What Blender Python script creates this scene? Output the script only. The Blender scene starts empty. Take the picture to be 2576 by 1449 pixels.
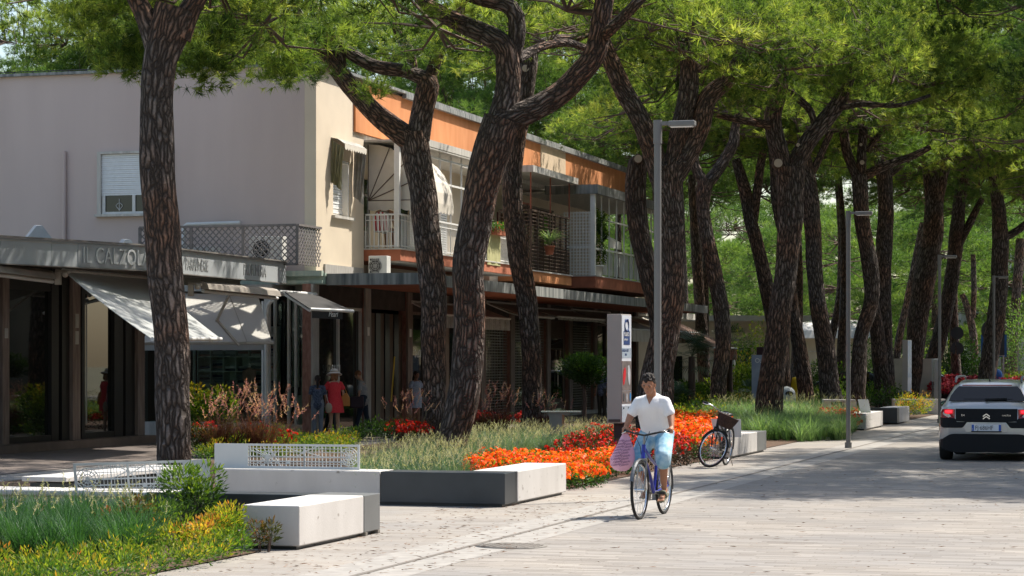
import bpy, bmesh, math, random
import numpy as np
from mathutils import Vector, Matrix, Euler
R = math.radians
sc = bpy.context.scene
COL = sc.collection
FPX = 5790.0; CXP = 1288.0; HY = 910.0; EYE = 1.83
def P(x, y, Y): return Vector(((x-CXP)/FPX*Y, Y, EYE+(HY-y)/FPX*Y))
def G(x, y, z=0.0):
    Y = (EYE-z)*FPX/(y-HY); return Vector(((x-CXP)/FPX*Y, Y, z))
# street frame: U runs away along the road, V across it towards the road, origin at the building's near corner
C0 = Vector((-4.75, 55.8, 0)); RA = math.atan2(.2823, .9593)
U = Vector((math.sin(RA), math.cos(RA), 0)); V = Vector((math.cos(RA), -math.sin(RA), 0)); ZU = Vector((0, 0, 1))
def W(u, v, z=0.0): return C0 + U*u + V*v + ZU*z
def UVof(p):
    d = Vector((p[0], p[1], 0))-C0; return d.dot(U), d.dot(V)
def u_at(x, v):
    r = (x-CXP)/FPX; a = C0 + V*v
    return (r*a.y - a.x)/(U.x - r*U.y)
def v_at(x, u):
    r = (x-CXP)/FPX; a = C0 + U*u
    return (r*a.y - a.x)/(V.x - r*V.y)
# ------------------------------------------------------------------ materials
MATS = {}
def nd(nt, t, **k):
    n = nt.nodes.new(t)
    for a, b in k.items():
        if a in n.inputs.keys() if hasattr(n.inputs, 'keys') else False: n.inputs[a].default_value = b
        else: setattr(n, a, b)
    return n
def mat(name, col, rough=.6, var=.12, scale=3.0, bump=0.0, bscale=40.0, metal=0.0, spec=.4, col2=None, stretch=None, coat=0, emit=None, trans=0, detail=6, alpha=None):
    if name in MATS: return MATS[name]
    m = bpy.data.materials.new(name); m.use_nodes = True; nt = m.node_tree; L = nt.links
    b = nt.nodes['Principled BSDF']; b.inputs['Roughness'].default_value = rough; b.inputs['Metallic'].default_value = metal
    b.inputs['Specular IOR Level'].default_value = spec; b.inputs['Coat Weight'].default_value = coat
    b.inputs['Transmission Weight'].default_value = trans
    tc = nt.nodes.new('ShaderNodeTexCoord'); mp = nt.nodes.new('ShaderNodeMapping')
    if stretch: mp.inputs['Scale'].default_value = stretch
    L.new(tc.outputs['Object'], mp.inputs['Vector'])
    n = nt.nodes.new('ShaderNodeTexNoise'); n.inputs['Scale'].default_value = scale; n.inputs['Detail'].default_value = detail
    L.new(mp.outputs[0], n.inputs['Vector'])
    cr = nt.nodes.new('ShaderNodeValToRGB'); cr.color_ramp.elements[0].position = .32; cr.color_ramp.elements[1].position = .68
    c = Vector(col[:3])
    if col2 is None: a0 = c*(1-var); a1 = c*(1+var)
    else: a0 = c; a1 = Vector(col2)
    cr.color_ramp.elements[0].color = (*a0, 1); cr.color_ramp.elements[1].color = (*a1, 1)
    L.new(n.outputs['Fac'], cr.inputs['Fac']); L.new(cr.outputs['Color'], b.inputs['Base Color'])
    if bump > 0:
        n2 = nt.nodes.new('ShaderNodeTexNoise'); n2.inputs['Scale'].default_value = bscale; n2.inputs['Detail'].default_value = 4
        L.new(mp.outputs[0], n2.inputs['Vector'])
        bp = nt.nodes.new('ShaderNodeBump'); bp.inputs['Strength'].default_value = bump; bp.inputs['Distance'].default_value = .02
        L.new(n2.outputs['Fac'], bp.inputs['Height']); L.new(bp.outputs[0], b.inputs['Normal'])
    if emit: b.inputs['Emission Color'].default_value = (*emit[:3], 1); b.inputs['Emission Strength'].default_value = emit[3]
    MATS[name] = m; return m
def leafmat(name, ramp, transl=.35, rough=.5, spec=.25):
    """ramp: list of (pos,(r,g,b)) over the point attribute 'tint'"""
    m = bpy.data.materials.new(name); m.use_nodes = True; nt = m.node_tree; L = nt.links
    b = nt.nodes['Principled BSDF']; out = nt.nodes['Material Output']
    at = nt.nodes.new('ShaderNodeAttribute'); at.attribute_name = 'tint'
    cr = nt.nodes.new('ShaderNodeValToRGB'); e = cr.color_ramp.elements
    e[0].position = ramp[0][0]; e[0].color = (*ramp[0][1], 1); e[1].position = ramp[-1][0]; e[1].color = (*ramp[-1][1], 1)
    for p, c in ramp[1:-1]:
        k = e.new(p); k.color = (*c, 1)
    L.new(at.outputs['Fac'], cr.inputs['Fac']); L.new(cr.outputs['Color'], b.inputs['Base Color'])
    b.inputs['Roughness'].default_value = rough; b.inputs['Specular IOR Level'].default_value = spec
    t = nt.nodes.new('ShaderNodeBsdfTranslucent'); mx = nt.nodes.new('ShaderNodeMixShader'); mx.inputs[0].default_value = transl
    mg = nt.nodes.new('ShaderNodeMix'); mg.data_type = 'RGBA'; mg.blend_type = 'MULTIPLY'; mg.inputs[0].default_value = 1
    L.new(cr.outputs['Color'], mg.inputs[6]); mg.inputs[7].default_value = (1.6, 1.7, .8, 1)
    L.new(mg.outputs[2], t.inputs['Color'])
    L.new(b.outputs[0], mx.inputs[1]); L.new(t.outputs[0], mx.inputs[2]); L.new(mx.outputs[0], out.inputs['Surface'])
    MATS[name] = m; return m
# ------------------------------------------------------------------ object helpers
def link(o, parent=None):
    COL.objects.link(o)
    if parent is not None: o.parent = parent
    return o
def tag(o, label=None, cat=None, group=None, kind=None):
    if label: o['label'] = label
    if cat: o['category'] = cat
    if group: o['group'] = group
    if kind: o['kind'] = kind
    return o
def thing(name, label, cat, loc=(0, 0, 0), rz=0, group=None):
    o = bpy.data.objects.new(name, None); o.empty_display_size = .2; COL.objects.link(o)
    o.location = loc; o.rotation_euler = (0, 0, rz)
    return tag(o, label, cat, group)
def copy_tree(o, parent=None):
    c = o.copy(); COL.objects.link(c); c.parent = parent
    for ch in list(o.children):
        if ch.name in bpy.data.objects: copy_tree(ch, c)
    return c
class MB:
    """collects simple shapes and links them as one mesh object (vertices in world space, or in the parent's space if local)"""
    def __init__(s): s.v = []; s.f = []; s.m = []; s.cur = 0; s.sm = []; s.smooth = False
    def add(s, vs, fs):
        b = len(s.v); s.v += [Vector(p) for p in vs]
        for f in fs: s.f.append([b+i for i in f]); s.m.append(s.cur); s.sm.append(s.smooth)
        return s
    def hexa(s, c8):  # 4 bottom (ccw) + 4 top
        return s.add(c8, [(3, 2, 1, 0), (4, 5, 6, 7), (0, 1, 5, 4), (1, 2, 6, 5), (2, 3, 7, 6), (3, 0, 4, 7)])
    def box(s, c, d, ax=None):
        c = Vector(c); X, Y, Z = ax if ax else (Vector((1, 0, 0)), Vector((0, 1, 0)), Vector((0, 0, 1)))
        h = [Vector(X)*d[0]/2, Vector(Y)*d[1]/2, Vector(Z)*d[2]/2]
        q = [(-1, -1), (1, -1), (1, 1), (-1, 1)]
        return s.hexa([c+h[0]*a+h[1]*b-h[2] for a, b in q]+[c+h[0]*a+h[1]*b+h[2] for a, b in q])
    def ubox(s, u0, u1, v0, v1, z0, z1):  # street-frame box
        return s.hexa([W(u0, v0, z0), W(u0, v1, z0), W(u1, v1, z0), W(u1, v0, z0), W(u0, v0, z1), W(u0, v1, z1), W(u1, v1, z1), W(u1, v0, z1)])
    def prism(s, poly, ext):
        n = len(poly); ext = Vector(ext); poly = [Vector(p) for p in poly]
        return s.add(poly+[p+ext for p in poly], [tuple(range(n))[::-1], tuple(range(n, 2*n))]+[(i, (i+1) % n, n+(i+1) % n, n+i) for i in range(n)])
    def bar(s, a, b, w, h=None, up=(0, 0, 1)):
        a = Vector(a); b = Vector(b); h = h or w; d = (b-a); L = d.length
        if L < 1e-6: return s
        d /= L; up = Vector(up)
        if abs(d.dot(up)) > .95: up = Vector((0, 1, 0))
        x = d.cross(up).normalized(); z = x.cross(d).normalized()
        return s.box((a+b)/2, (w, L, h), (x, d, z))
    def tube(s, pts, r, n=10, caps=True, closed=False):
        pts = [Vector(p) for p in pts]; k = len(pts)
        if not hasattr(r, '__len__'): r = [r]*k
        rings = []; px = None
        for i, p in enumerate(pts):
            if closed: t = pts[(i+1) % k]-pts[i-1]
            else: t = pts[min(i+1, k-1)]-pts[max(i-1, 0)]
            t.normalize()
            if px is None:
                a = Vector((0, 0, 1)) if abs(t.z) < .9 else Vector((1, 0, 0)); x = t.cross(a).normalized()
            else: x = (px-t*px.dot(t)).normalized()
            px = x; y = t.cross(x)
            rings.append([p+(x*math.cos(2*math.pi*j/n)+y*math.sin(2*math.pi*j/n))*r[i] for j in range(n)])
        vs = [q for g in rings for q in g]; fs = []
        for i in range(k if closed else k-1):
            a = i*n; b = ((i+1) % k)*n
            for j in range(n): fs.append((a+j, a+(j+1) % n, b+(j+1) % n, b+j))
        o = s.smooth; s.smooth = True
        s.add(vs, fs)
        s.smooth = o
        if caps and not closed: s.add(rings[0], [tuple(range(n))[::-1]]); s.add(rings[-1], [tuple(range(n))])
        return s
    def lathe(s, c, prof, n=20, ax=None):
        c = Vector(c); X, Y, Z = ax if ax else (Vector((1, 0, 0)), Vector((0, 1, 0)), Vector((0, 0, 1)))
        vs = []; fs = []
        for r, z in prof:
            for j in range(n):
                a = 2*math.pi*j/n; vs.append(c+X*(r*math.cos(a))+Y*(r*math.sin(a))+Z*z)
        for i in range(len(prof)-1):
            for j in range(n): fs.append((i*n+j, i*n+(j+1) % n, (i+1)*n+(j+1) % n, (i+1)*n+j))
        o = s.smooth; s.smooth = True; s.add(vs, fs); s.smooth = o
        if prof[0][0] > 1e-4: s.add(vs[:n], [tuple(range(n))[::-1]])
        if prof[-1][0] > 1e-4: s.add(vs[-n:], [tuple(range(n))])
        return s
    def ball(s, c, r, n=12, rot=None):
        if not hasattr(r, '__len__'): r = (r, r, r)
        c = Vector(c); vs = []; fs = []; m = max(4, n//2+1)
        for i in range(m+1):
            t = math.pi*i/m
            for j in range(n):
                a = 2*math.pi*j/n; q = Vector((r[0]*math.sin(t)*math.cos(a), r[1]*math.sin(t)*math.sin(a), r[2]*math.cos(t)))
                if rot: q = rot @ q
                vs.append(c+q)
        for i in range(m):
            for j in range(n): fs.append((i*n+j, (i+1)*n+j, (i+1)*n+(j+1) % n, i*n+(j+1) % n))
        o = s.smooth; s.smooth = True; s.add(vs, fs); s.smooth = o
        return s
    def sheet(s, grid):  # grid[i][j] of points
        n = len(grid[0]); vs = [p for g in grid for p in g]
        return s.add(vs, [(i*n+j, i*n+j+1, (i+1)*n+j+1, (i+1)*n+j) for i in range(len(grid)-1) for j in range(n-1)])
    def build(s, name, mats, parent=None, local=False, bevel=0, weld=False, solid=0):
        if not isinstance(mats, (list, tuple)): mats = [mats]
        off = Vector((0, 0, 0)) if (local or parent is None) else world_loc(parent)
        me = bpy.data.meshes.new(name); me.from_pydata([p-off for p in s.v], [], s.f)
        for m in mats: me.materials.append(m)
        me.polygons.foreach_set('material_index', s.m); me.polygons.foreach_set('use_smooth', s.sm)
        if weld or bevel:
            bm = bmesh.new(); bm.from_mesh(me); bmesh.ops.remove_doubles(bm, verts=bm.verts, dist=1e-5)
            bmesh.ops.recalc_face_normals(bm, faces=bm.faces); bm.to_mesh(me); bm.free()
        me.update()
        o = bpy.data.objects.new(name, me); link(o, parent)
        if bevel:
            b = o.modifiers.new('b', 'BEVEL'); b.width = bevel; b.segments = 2; b.limit_method = 'ANGLE'; b.angle_limit = R(40)
        if solid:
            b = o.modifiers.new('s', 'SOLIDIFY'); b.thickness = solid; b.offset = 0
        return o
def world_loc(o):
    p = Vector(o.location)
    q = o.parent
    while q is not None: p = p+Vector(q.location); q = q.parent
    return p
def mesh_np(name, Vv, F, mats, tint=None, midx=None, parent=None, off=None, smooth=False, extra=None, mesh_only=False):
    """fast mesh from numpy: F (n,k)"""
    me = bpy.data.meshes.new(name); n, k = F.shape
    if off is not None: Vv = Vv-np.array(off)[None, :]
    me.vertices.add(len(Vv)); me.vertices.foreach_set('co', Vv.astype(np.float32).ravel())
    me.loops.add(n*k); me.loops.foreach_set('vertex_index', F.astype(np.int32).ravel())
    me.polygons.add(n); me.polygons.foreach_set('loop_start', np.arange(0, n*k, k, dtype=np.int32))
    try: me.polygons.foreach_set('loop_total', np.full(n, k, dtype=np.int32))
    except Exception: pass
    if not isinstance(mats, (list, tuple)): mats = [mats]
    for m in mats: me.materials.append(m)
    if midx is not None: me.polygons.foreach_set('material_index', midx.astype(np.int32))
    me.polygons.foreach_set('use_smooth', np.full(n, smooth, dtype=bool))
    if tint is not None:
        a = me.attributes.new('tint', 'FLOAT', 'POINT'); a.data.foreach_set('value', tint.astype(np.float32))
    if extra is not None:
        a = me.attributes.new('barkco', 'FLOAT_VECTOR', 'POINT'); a.data.foreach_set('vector', extra.astype(np.float32).ravel())
    me.update(calc_edges=True); me.validate()
    if mesh_only: return me
    o = bpy.data.objects.new(name, me); return link(o, parent)
def unit(a): return a/np.maximum(np.linalg.norm(a, axis=1, keepdims=True), 1e-9)
def rand_unit(rg, n): return unit(rg.normal(size=(n, 3)))
def leafcards(Pb, D, Ln, Wd, rg):
    """one folded diamond leaf per row"""
    S = unit(np.cross(D, rand_unit(rg, len(D)))); N = np.cross(S, D)
    Ln = Ln[:, None]; Wd = Wd[:, None]
    mid = Pb+D*Ln*.45-N*Wd*.15
    Vv = np.stack([Pb, mid+S*Wd*.5, Pb+D*Ln, mid-S*Wd*.5], 1).reshape(-1, 3)
    F = np.arange(len(Pb)*4).reshape(-1, 4); return Vv, F
def needles(Pb, D, Ln, w, rg):
    S = unit(np.cross(D, rand_unit(rg, len(D))))*w/2
    Vv = np.stack([Pb-S, Pb+S, Pb+D*Ln[:, None]], 1).reshape(-1, 3)
    return Vv, np.arange(len(Pb)*3).reshape(-1, 3)
def blades(Pb, A, Ln, Wd, droop, rg, seg=3):
    """curved grass blades; A horizontal lean dir (n,3), droop (n,)"""
    n = len(Pb); S = unit(np.cross(A, np.array([[0, 0, 1.]])))
    out = []
    for i in range(seg+1):
        t = i/seg
        c = Pb+A*(Ln*droop*(t**1.7))[:, None]+np.array([[0, 0, 1.]])*(Ln*(t-.45*droop*t**3))[:, None]
        w = (Wd*(1-t)**.6*.5)[:, None]
        if i < seg: out += [c-S*w, c+S*w]
        else: out += [c]
    k = 2*seg+1
    Vv = np.stack(out, 1).reshape(-1, 3); base = np.arange(n)[:, None]*k; F = []
    for i in range(seg-1):
        F.append(base+np.array([[2*i, 2*i+1, 2*i+3]])); F.append(base+np.array([[2*i, 2*i+3, 2*i+2]]))
    F.append(base+np.array([[2*seg-2, 2*seg-1, 2*seg]]))
    return Vv, np.concatenate(F, 0), k
def text(s, size, mt, parent, origin, xdir, ydir, depth=.004, name='lettering', align='LEFT', world=True, sx=1.0, shear=0):
    cu = bpy.data.curves.new('t', 'FONT'); cu.body = s; cu.size = size; cu.extrude = depth; cu.align_x = align; cu.shear = shear; cu.resolution_u = 3
    o = bpy.data.objects.new('t', cu); COL.objects.link(o)
    dg = bpy.context.evaluated_depsgraph_get(); me = bpy.data.meshes.new_from_object(o.evaluated_get(dg))
    bpy.data.objects.remove(o)
    X = Vector(xdir).normalized(); Y = Vector(ydir).normalized(); Z = X.cross(Y); org = Vector(origin)
    if world and parent is not None: org = org-world_loc(parent)
    for v in me.vertices: c = v.co.copy(); v.co = org+X*c.x*sx+Y*c.y+Z*c.z
    me.materials.clear(); me.materials.append(mt); me.name = name
    return link(bpy.data.objects.new(name, me), parent)
# ------------------------------------------------------------------ camera, sky, sun
cam = bpy.data.objects.new('camera', bpy.data.cameras.new('camera')); COL.objects.link(cam); sc.camera = cam
cam.location = (0, 0, EYE); cam.rotation_euler = (R(90), 0, 0)
cam.data.sensor_width = 36; cam.data.lens = 36*FPX/2576; cam.data.shift_y = (HY-724.5)/2576
cam.data.clip_start = .5; cam.data.clip_end = 2000
SUN_EL = R(57); sdx, sdy = .86, .50; SUN_AZ = math.atan2(sdx, sdy)  # clockwise from +Y
w = bpy.data.worlds.new('World'); sc.world = w; w.use_nodes = True
bg = w.node_tree.nodes['Background']; sky = w.node_tree.nodes.new('ShaderNodeTexSky'); sky.sky_type = 'NISHITA'; sky.sun_disc = False
sky.sun_elevation = SUN_EL; sky.sun_rotation = SUN_AZ; sky.air_density = 1.2; sky.dust_density = 2.0; sky.ozone_density = 1.0
w.node_tree.links.new(sky.outputs[0], bg.inputs[0]); bg.inputs[1].default_value = .125
sl = bpy.data.lights.new('sun', 'SUN'); sl.energy = 4.4; sl.angle = R(.55); sl.color = (1, .94, .84)
so = bpy.data.objects.new('sun', sl); COL.objects.link(so)
sd = Vector((math.cos(SUN_EL)*math.sin(SUN_AZ), math.cos(SUN_EL)*math.cos(SUN_AZ), math.sin(SUN_EL)))
so.rotation_euler = sd.to_track_quat('Z', 'Y').to_euler()
sc.view_settings.view_transform = 'Standard'; sc.view_settings.look = 'None'; sc.view_settings.exposure = .9; sc.view_settings.gamma = 1
sc.render.engine = 'CYCLES'; sc.cycles.max_bounces = 8; sc.cycles.transparent_max_bounces = 12; sc.cycles.diffuse_bounces = 4; sc.cycles.use_denoising = True
sc.render.resolution_x = 1024; sc.render.resolution_y = 576
# ------------------------------------------------------------------ ground
def paving(name, cols, du, dv, joint=.35, dash=.42, jw=.24):
    """narrow stone strips laid across the street: rows along V, du deep; some joints open and dark"""
    m = bpy.data.materials.new(name); m.use_nodes = True; nt = m.node_tree; L = nt.links; b = nt.nodes['Principled BSDF']
    def M(op, a, c=None, d=None):
        n = nt.nodes.new('ShaderNodeMath'); n.operation = op
        for i, q in enumerate((a, c, d)):
            if q is None: continue
            if isinstance(q, (int, float)): n.inputs[i].default_value = q
            else: L.new(q, n.inputs[i])
        return n.outputs[0]
    tc = nt.nodes.new('ShaderNodeTexCoord'); mp = nt.nodes.new('ShaderNodeMapping'); mp.inputs['Rotation'].default_value = (0, 0, RA)
    L.new(tc.outputs['Object'], mp.inputs['Vector'])
    wob = nt.nodes.new('ShaderNodeTexNoise'); wob.inputs['Scale'].default_value = 1.5; L.new(mp.outputs[0], wob.inputs['Vector'])
    sp = nt.nodes.new('ShaderNodeSeparateXYZ'); L.new(mp.outputs[0], sp.inputs[0])
    y = M('DIVIDE', M('MULTIPLY_ADD', wob.outputs['Fac'], .03, sp.outputs[1]), du); row = M('FLOOR', y)
    w1 = nt.nodes.new('ShaderNodeTexWhiteNoise'); w1.noise_dimensions = '1D'; L.new(row, w1.inputs['W'])
    x = M('ADD', M('DIVIDE', sp.outputs[0], dv), M('MULTIPLY', w1.outputs['Value'], 7.3)); col = M('FLOOR', x)
    cb = nt.nodes.new('ShaderNodeCombineXYZ'); L.new(col, cb.inputs[0]); L.new(row, cb.inputs[1])
    w2 = nt.nodes.new('ShaderNodeTexWhiteNoise'); w2.noise_dimensions = '2D'; L.new(cb.outputs[0], w2.inputs['Vector'])
    sc_ = nt.nodes.new('ShaderNodeSeparateColor'); L.new(w2.outputs['Color'], sc_.inputs[0])
    big = nt.nodes.new('ShaderNodeTexNoise'); big.inputs['Scale'].default_value = .45; big.inputs['Detail'].default_value = 4; L.new(tc.outputs['Object'], big.inputs['Vector'])
    fy = M('FRACT', y); edge = M('LESS_THAN', fy, jw); thin = M('LESS_THAN', fy, .09)
    thr = M('MULTIPLY', M('MULTIPLY_ADD', big.outputs['Fac'], 2.2, -.6), dash)
    on = M('LESS_THAN', sc_.outputs[1], thr); dk = M('MULTIPLY', edge, on)
    vj = M('MULTIPLY', M('LESS_THAN', M('FRACT', x), .025), .3)
    dark = M('MAXIMUM', M('MAXIMUM', M('MULTIPLY', dk, M('MULTIPLY_ADD', sc_.outputs[2], .6, .4)), M('MULTIPLY', thin, .16)), vj)
    c0 = nt.nodes.new('ShaderNodeMix'); c0.data_type = 'RGBA'; L.new(sc_.outputs[0], c0.inputs[0]); c0.inputs[6].default_value = (*cols[0], 1); c0.inputs[7].default_value = (*cols[1], 1)
    r2 = nt.nodes.new('ShaderNodeValToRGB'); r2.color_ramp.elements[0].position = .35; r2.color_ramp.elements[1].position = .65; r2.color_ramp.elements[0].color = (.80, .80, .81, 1); r2.color_ramp.elements[1].color = (1.04, 1.0, .95, 1); L.new(big.outputs['Fac'], r2.inputs['Fac'])
    mm = nt.nodes.new('ShaderNodeMix'); mm.data_type = 'RGBA'; mm.blend_type = 'MULTIPLY'; mm.inputs[0].default_value = 1; L.new(c0.outputs[2], mm.inputs[6]); L.new(r2.outputs['Color'], mm.inputs[7])
    c1 = nt.nodes.new('ShaderNodeMix'); c1.data_type = 'RGBA'; L.new(dark, c1.inputs[0]); L.new(mm.outputs[2], c1.inputs[6]); c1.inputs[7].default_value = (joint*.22, joint*.165, joint*.12, 1)
    L.new(c1.outputs[2], b.inputs['Base Color'])
    n4 = nt.nodes.new('ShaderNodeTexNoise'); n4.inputs['Scale'].default_value = 45; n4.inputs['Detail'].default_value = 3; L.new(tc.outputs['Object'], n4.inputs['Vector'])
    bp = nt.nodes.new('ShaderNodeBump'); bp.inputs['Strength'].default_value = .5; bp.inputs['Distance'].default_value = .01; L.new(M('SUBTRACT', n4.outputs['Fac'], dark), bp.inputs['Height'])
    L.new(bp.outputs[0], b.inputs['Normal']); b.inputs['Roughness'].default_value = .78; b.inputs['Specular IOR Level'].default_value = .3
    return m
M_soil = mat('soil', (.07, .045, .03), .95, scale=20, bump=.6, col2=(.13, .075, .045))
M_farground = mat('far_ground', (.10, .11, .05), .95, scale=.4, col2=(.22, .19, .12))
M_road = paving('road_paving', ((.23, .214, .196), (.31, .291, .268)), .105, .55, .42, .60, .26)
M_pave = paving('pavement_paving', ((.27, .248, .224), (.32, .30, .275)), .15, .6, .6, .24, .18)
M_band = mat('stone_band', (.295, .275, .25), .8, var=.15, scale=6, bump=.2)
M_groove = mat('gutter_groove', (.17, .15, .13), .9, scale=8)
def sheet_uv(name, u0, u1, v0, v1, z, m, kind='structure'):
    b = MB(); b.add([W(u0, v0, z), W(u0, v1, z), W(u1, v1, z), W(u1, v0, z)], [(0, 1, 2, 3)])
    o = b.build(name, m); tag(o, kind=kind); return o
b = MB(); b.add([(-400, -20, -.03), (500, -20, -.03), (500, 900, -.03), (-400, 900, -.03)], [(0, 1, 2, 3)]); tag(b.build('ground', M_farground), kind='structure')
sheet_uv('pavement', -80, 75, -7, 13.01, 0, M_pave)
sheet_uv('gutter_strip', -80, 75, 13.0, 13.92, .002, M_band)
sheet_uv('gutter_line', -80, 75, 13.44, 13.50, .006, M_groove)
sheet_uv('road', -80, 75, 13.90, 24, 0, M_road)
sheet_uv('far_pavement', -80, 75, 24.02, 32, .0, M_pave)
sheet_uv('soil_bed', -45, -31.6, 3, 11.75, .012, M_soil); sheet_uv('soil_bed', -31.6, -29.6, 3, 11.3, .012, M_soil)
sheet_uv('soil_bed', -24.0, 5, 3.0, 11.75, .012, M_soil)
sheet_uv('soil_bed', 5.1, 70, 2.2, 11.9, .014, M_soil)
# darker portico paving by the shops
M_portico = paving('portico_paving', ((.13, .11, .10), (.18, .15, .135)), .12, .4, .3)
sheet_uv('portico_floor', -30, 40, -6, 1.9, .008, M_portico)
# ------------------------------------------------------------------ pines
def barkmat(name, c_plate, c_red, c_crack):
    m = bpy.data.materials.new(name); m.use_nodes = True; nt = m.node_tree; L = nt.links; b = nt.nodes['Principled BSDF']
    at = nt.nodes.new('ShaderNodeAttribute'); at.attribute_name = 'barkco'
    nz = nt.nodes.new('ShaderNodeTexNoise'); nz.inputs['Scale'].default_value = 5; nz.inputs['Detail'].default_value = 3; L.new(at.outputs['Vector'], nz.inputs['Vector'])
    mx = nt.nodes.new('ShaderNodeVectorMath'); mx.operation = 'MULTIPLY_ADD'; L.new(nz.outputs['Color'], mx.inputs[0]); mx.inputs[1].default_value = (.10, .10, .22); L.new(at.outputs['Vector'], mx.inputs[2])
    mp = nt.nodes.new('ShaderNodeMapping'); mp.inputs['Scale'].default_value = (15.5, 15.5, 3.1); L.new(mx.outputs[0], mp.inputs['Vector'])
    vo = nt.nodes.new('ShaderNodeTexVoronoi'); vo.feature = 'DISTANCE_TO_EDGE'; vo.inputs['Scale'].default_value = 1; L.new(mp.outputs[0], vo.inputs['Vector'])
    vc = nt.nodes.new('ShaderNodeTexVoronoi'); vc.feature = 'F1'; vc.inputs['Scale'].default_value = 1; L.new(mp.outputs[0], vc.inputs['Vector'])
    edge = nt.nodes.new('ShaderNodeMapRange'); edge.inputs['From Min'].default_value = .02; edge.inputs['From Max'].default_value = .34; L.new(vo.outputs['Distance'], edge.inputs['Value'])
    fine = nt.nodes.new('ShaderNodeTexNoise'); fine.inputs['Scale'].default_value = 28; fine.inputs['Detail'].default_value = 5; L.new(at.outputs['Vector'], fine.inputs['Vector'])
    big = nt.nodes.new('ShaderNodeTexNoise'); big.inputs['Scale'].default_value = .8; big.inputs['Detail'].default_value = 2; L.new(at.outputs['Vector'], big.inputs['Vector'])
    sepc = nt.nodes.new('ShaderNodeSeparateColor'); L.new(vc.outputs['Color'], sepc.inputs[0])
    # plate colour: grey-brown to red-brown
    a = nt.nodes.new('ShaderNodeMix'); a.data_type = 'RGBA'; a.inputs[6].default_value = (*c_plate, 1); a.inputs[7].default_value = (*c_red, 1)
    br = nt.nodes.new('ShaderNodeMapRange'); br.inputs['From Min'].default_value = .42; br.inputs['From Max'].default_value = .6; L.new(big.outputs['Fac'], br.inputs['Value']); L.new(br.outputs[0], a.inputs[0])
    v = nt.nodes.new('ShaderNodeHueSaturation'); L.new(a.outputs[2], v.inputs['Color'])
    vr = nt.nodes.new('ShaderNodeMapRange'); vr.inputs['To Min'].default_value = .8; vr.inputs['To Max'].default_value = 1.22; L.new(sepc.outputs[0], vr.inputs['Value']); oi = nt.nodes.new('ShaderNodeObjectInfo'); orr = nt.nodes.new('ShaderNodeMapRange'); orr.inputs['To Min'].default_value = .85; orr.inputs['To Max'].default_value = 1.35; L.new(oi.outputs['Random'], orr.inputs['Value'])
    vm = nt.nodes.new('ShaderNodeMath'); vm.operation = 'MULTIPLY'; L.new(vr.outputs[0], vm.inputs[0]); L.new(orr.outputs[0], vm.inputs[1]); L.new(vm.outputs[0], v.inputs['Value'])
    mf = nt.nodes.new('ShaderNodeMix'); mf.data_type = 'RGBA'; mf.blend_type = 'OVERLAY'; mf.inputs[0].default_value = .5; L.new(v.outputs[0], mf.inputs[6]); L.new(fine.outputs['Fac'], mf.inputs[7])
    c = nt.nodes.new('ShaderNodeMix'); c.data_type = 'RGBA'; c.inputs[6].default_value = (*c_crack, 1); L.new(edge.outputs[0], c.inputs[0]); L.new(mf.outputs[2], c.inputs[7])
    L.new(c.outputs[2], b.inputs['Base Color']); b.inputs['Roughness'].default_value = .85; b.inputs['Specular IOR Level'].default_value = .2
    h = nt.nodes.new('ShaderNodeMath'); h.operation = 'MULTIPLY_ADD'; L.new(fine.outputs['Fac'], h.inputs[0]); h.inputs[1].default_value = .3; L.new(edge.outputs[0], h.inputs[2])
    bp = nt.nodes.new('ShaderNodeBump'); bp.inputs['Strength'].default_value = 1.0; bp.inputs['Distance'].default_value = .05; L.new(h.outputs[0], bp.inputs['Height']); L.new(bp.outputs[0], b.inputs['Normal'])
    return m
M_bark = barkmat('pine_bark', (.20, .163, .142), (.27, .155, .105), (.036, .027, .022))
M_needle = leafmat('pine_needles', [(0, (.022, .046, .014)), (.35, (.082, .130, .030)), (.7, (.205, .255, .056)), (1, (.39, .39, .11))], .6, .45, .3)
M_needle2 = leafmat('fresh_pine_needles', [(0, (.024, .062, .018)), (.5, (.08, .145, .038)), (1, (.19, .26, .07))], .5, .45, .3)
M_twig = mat('twig_bark', (.10, .065, .05), .9, scale=8)
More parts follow.
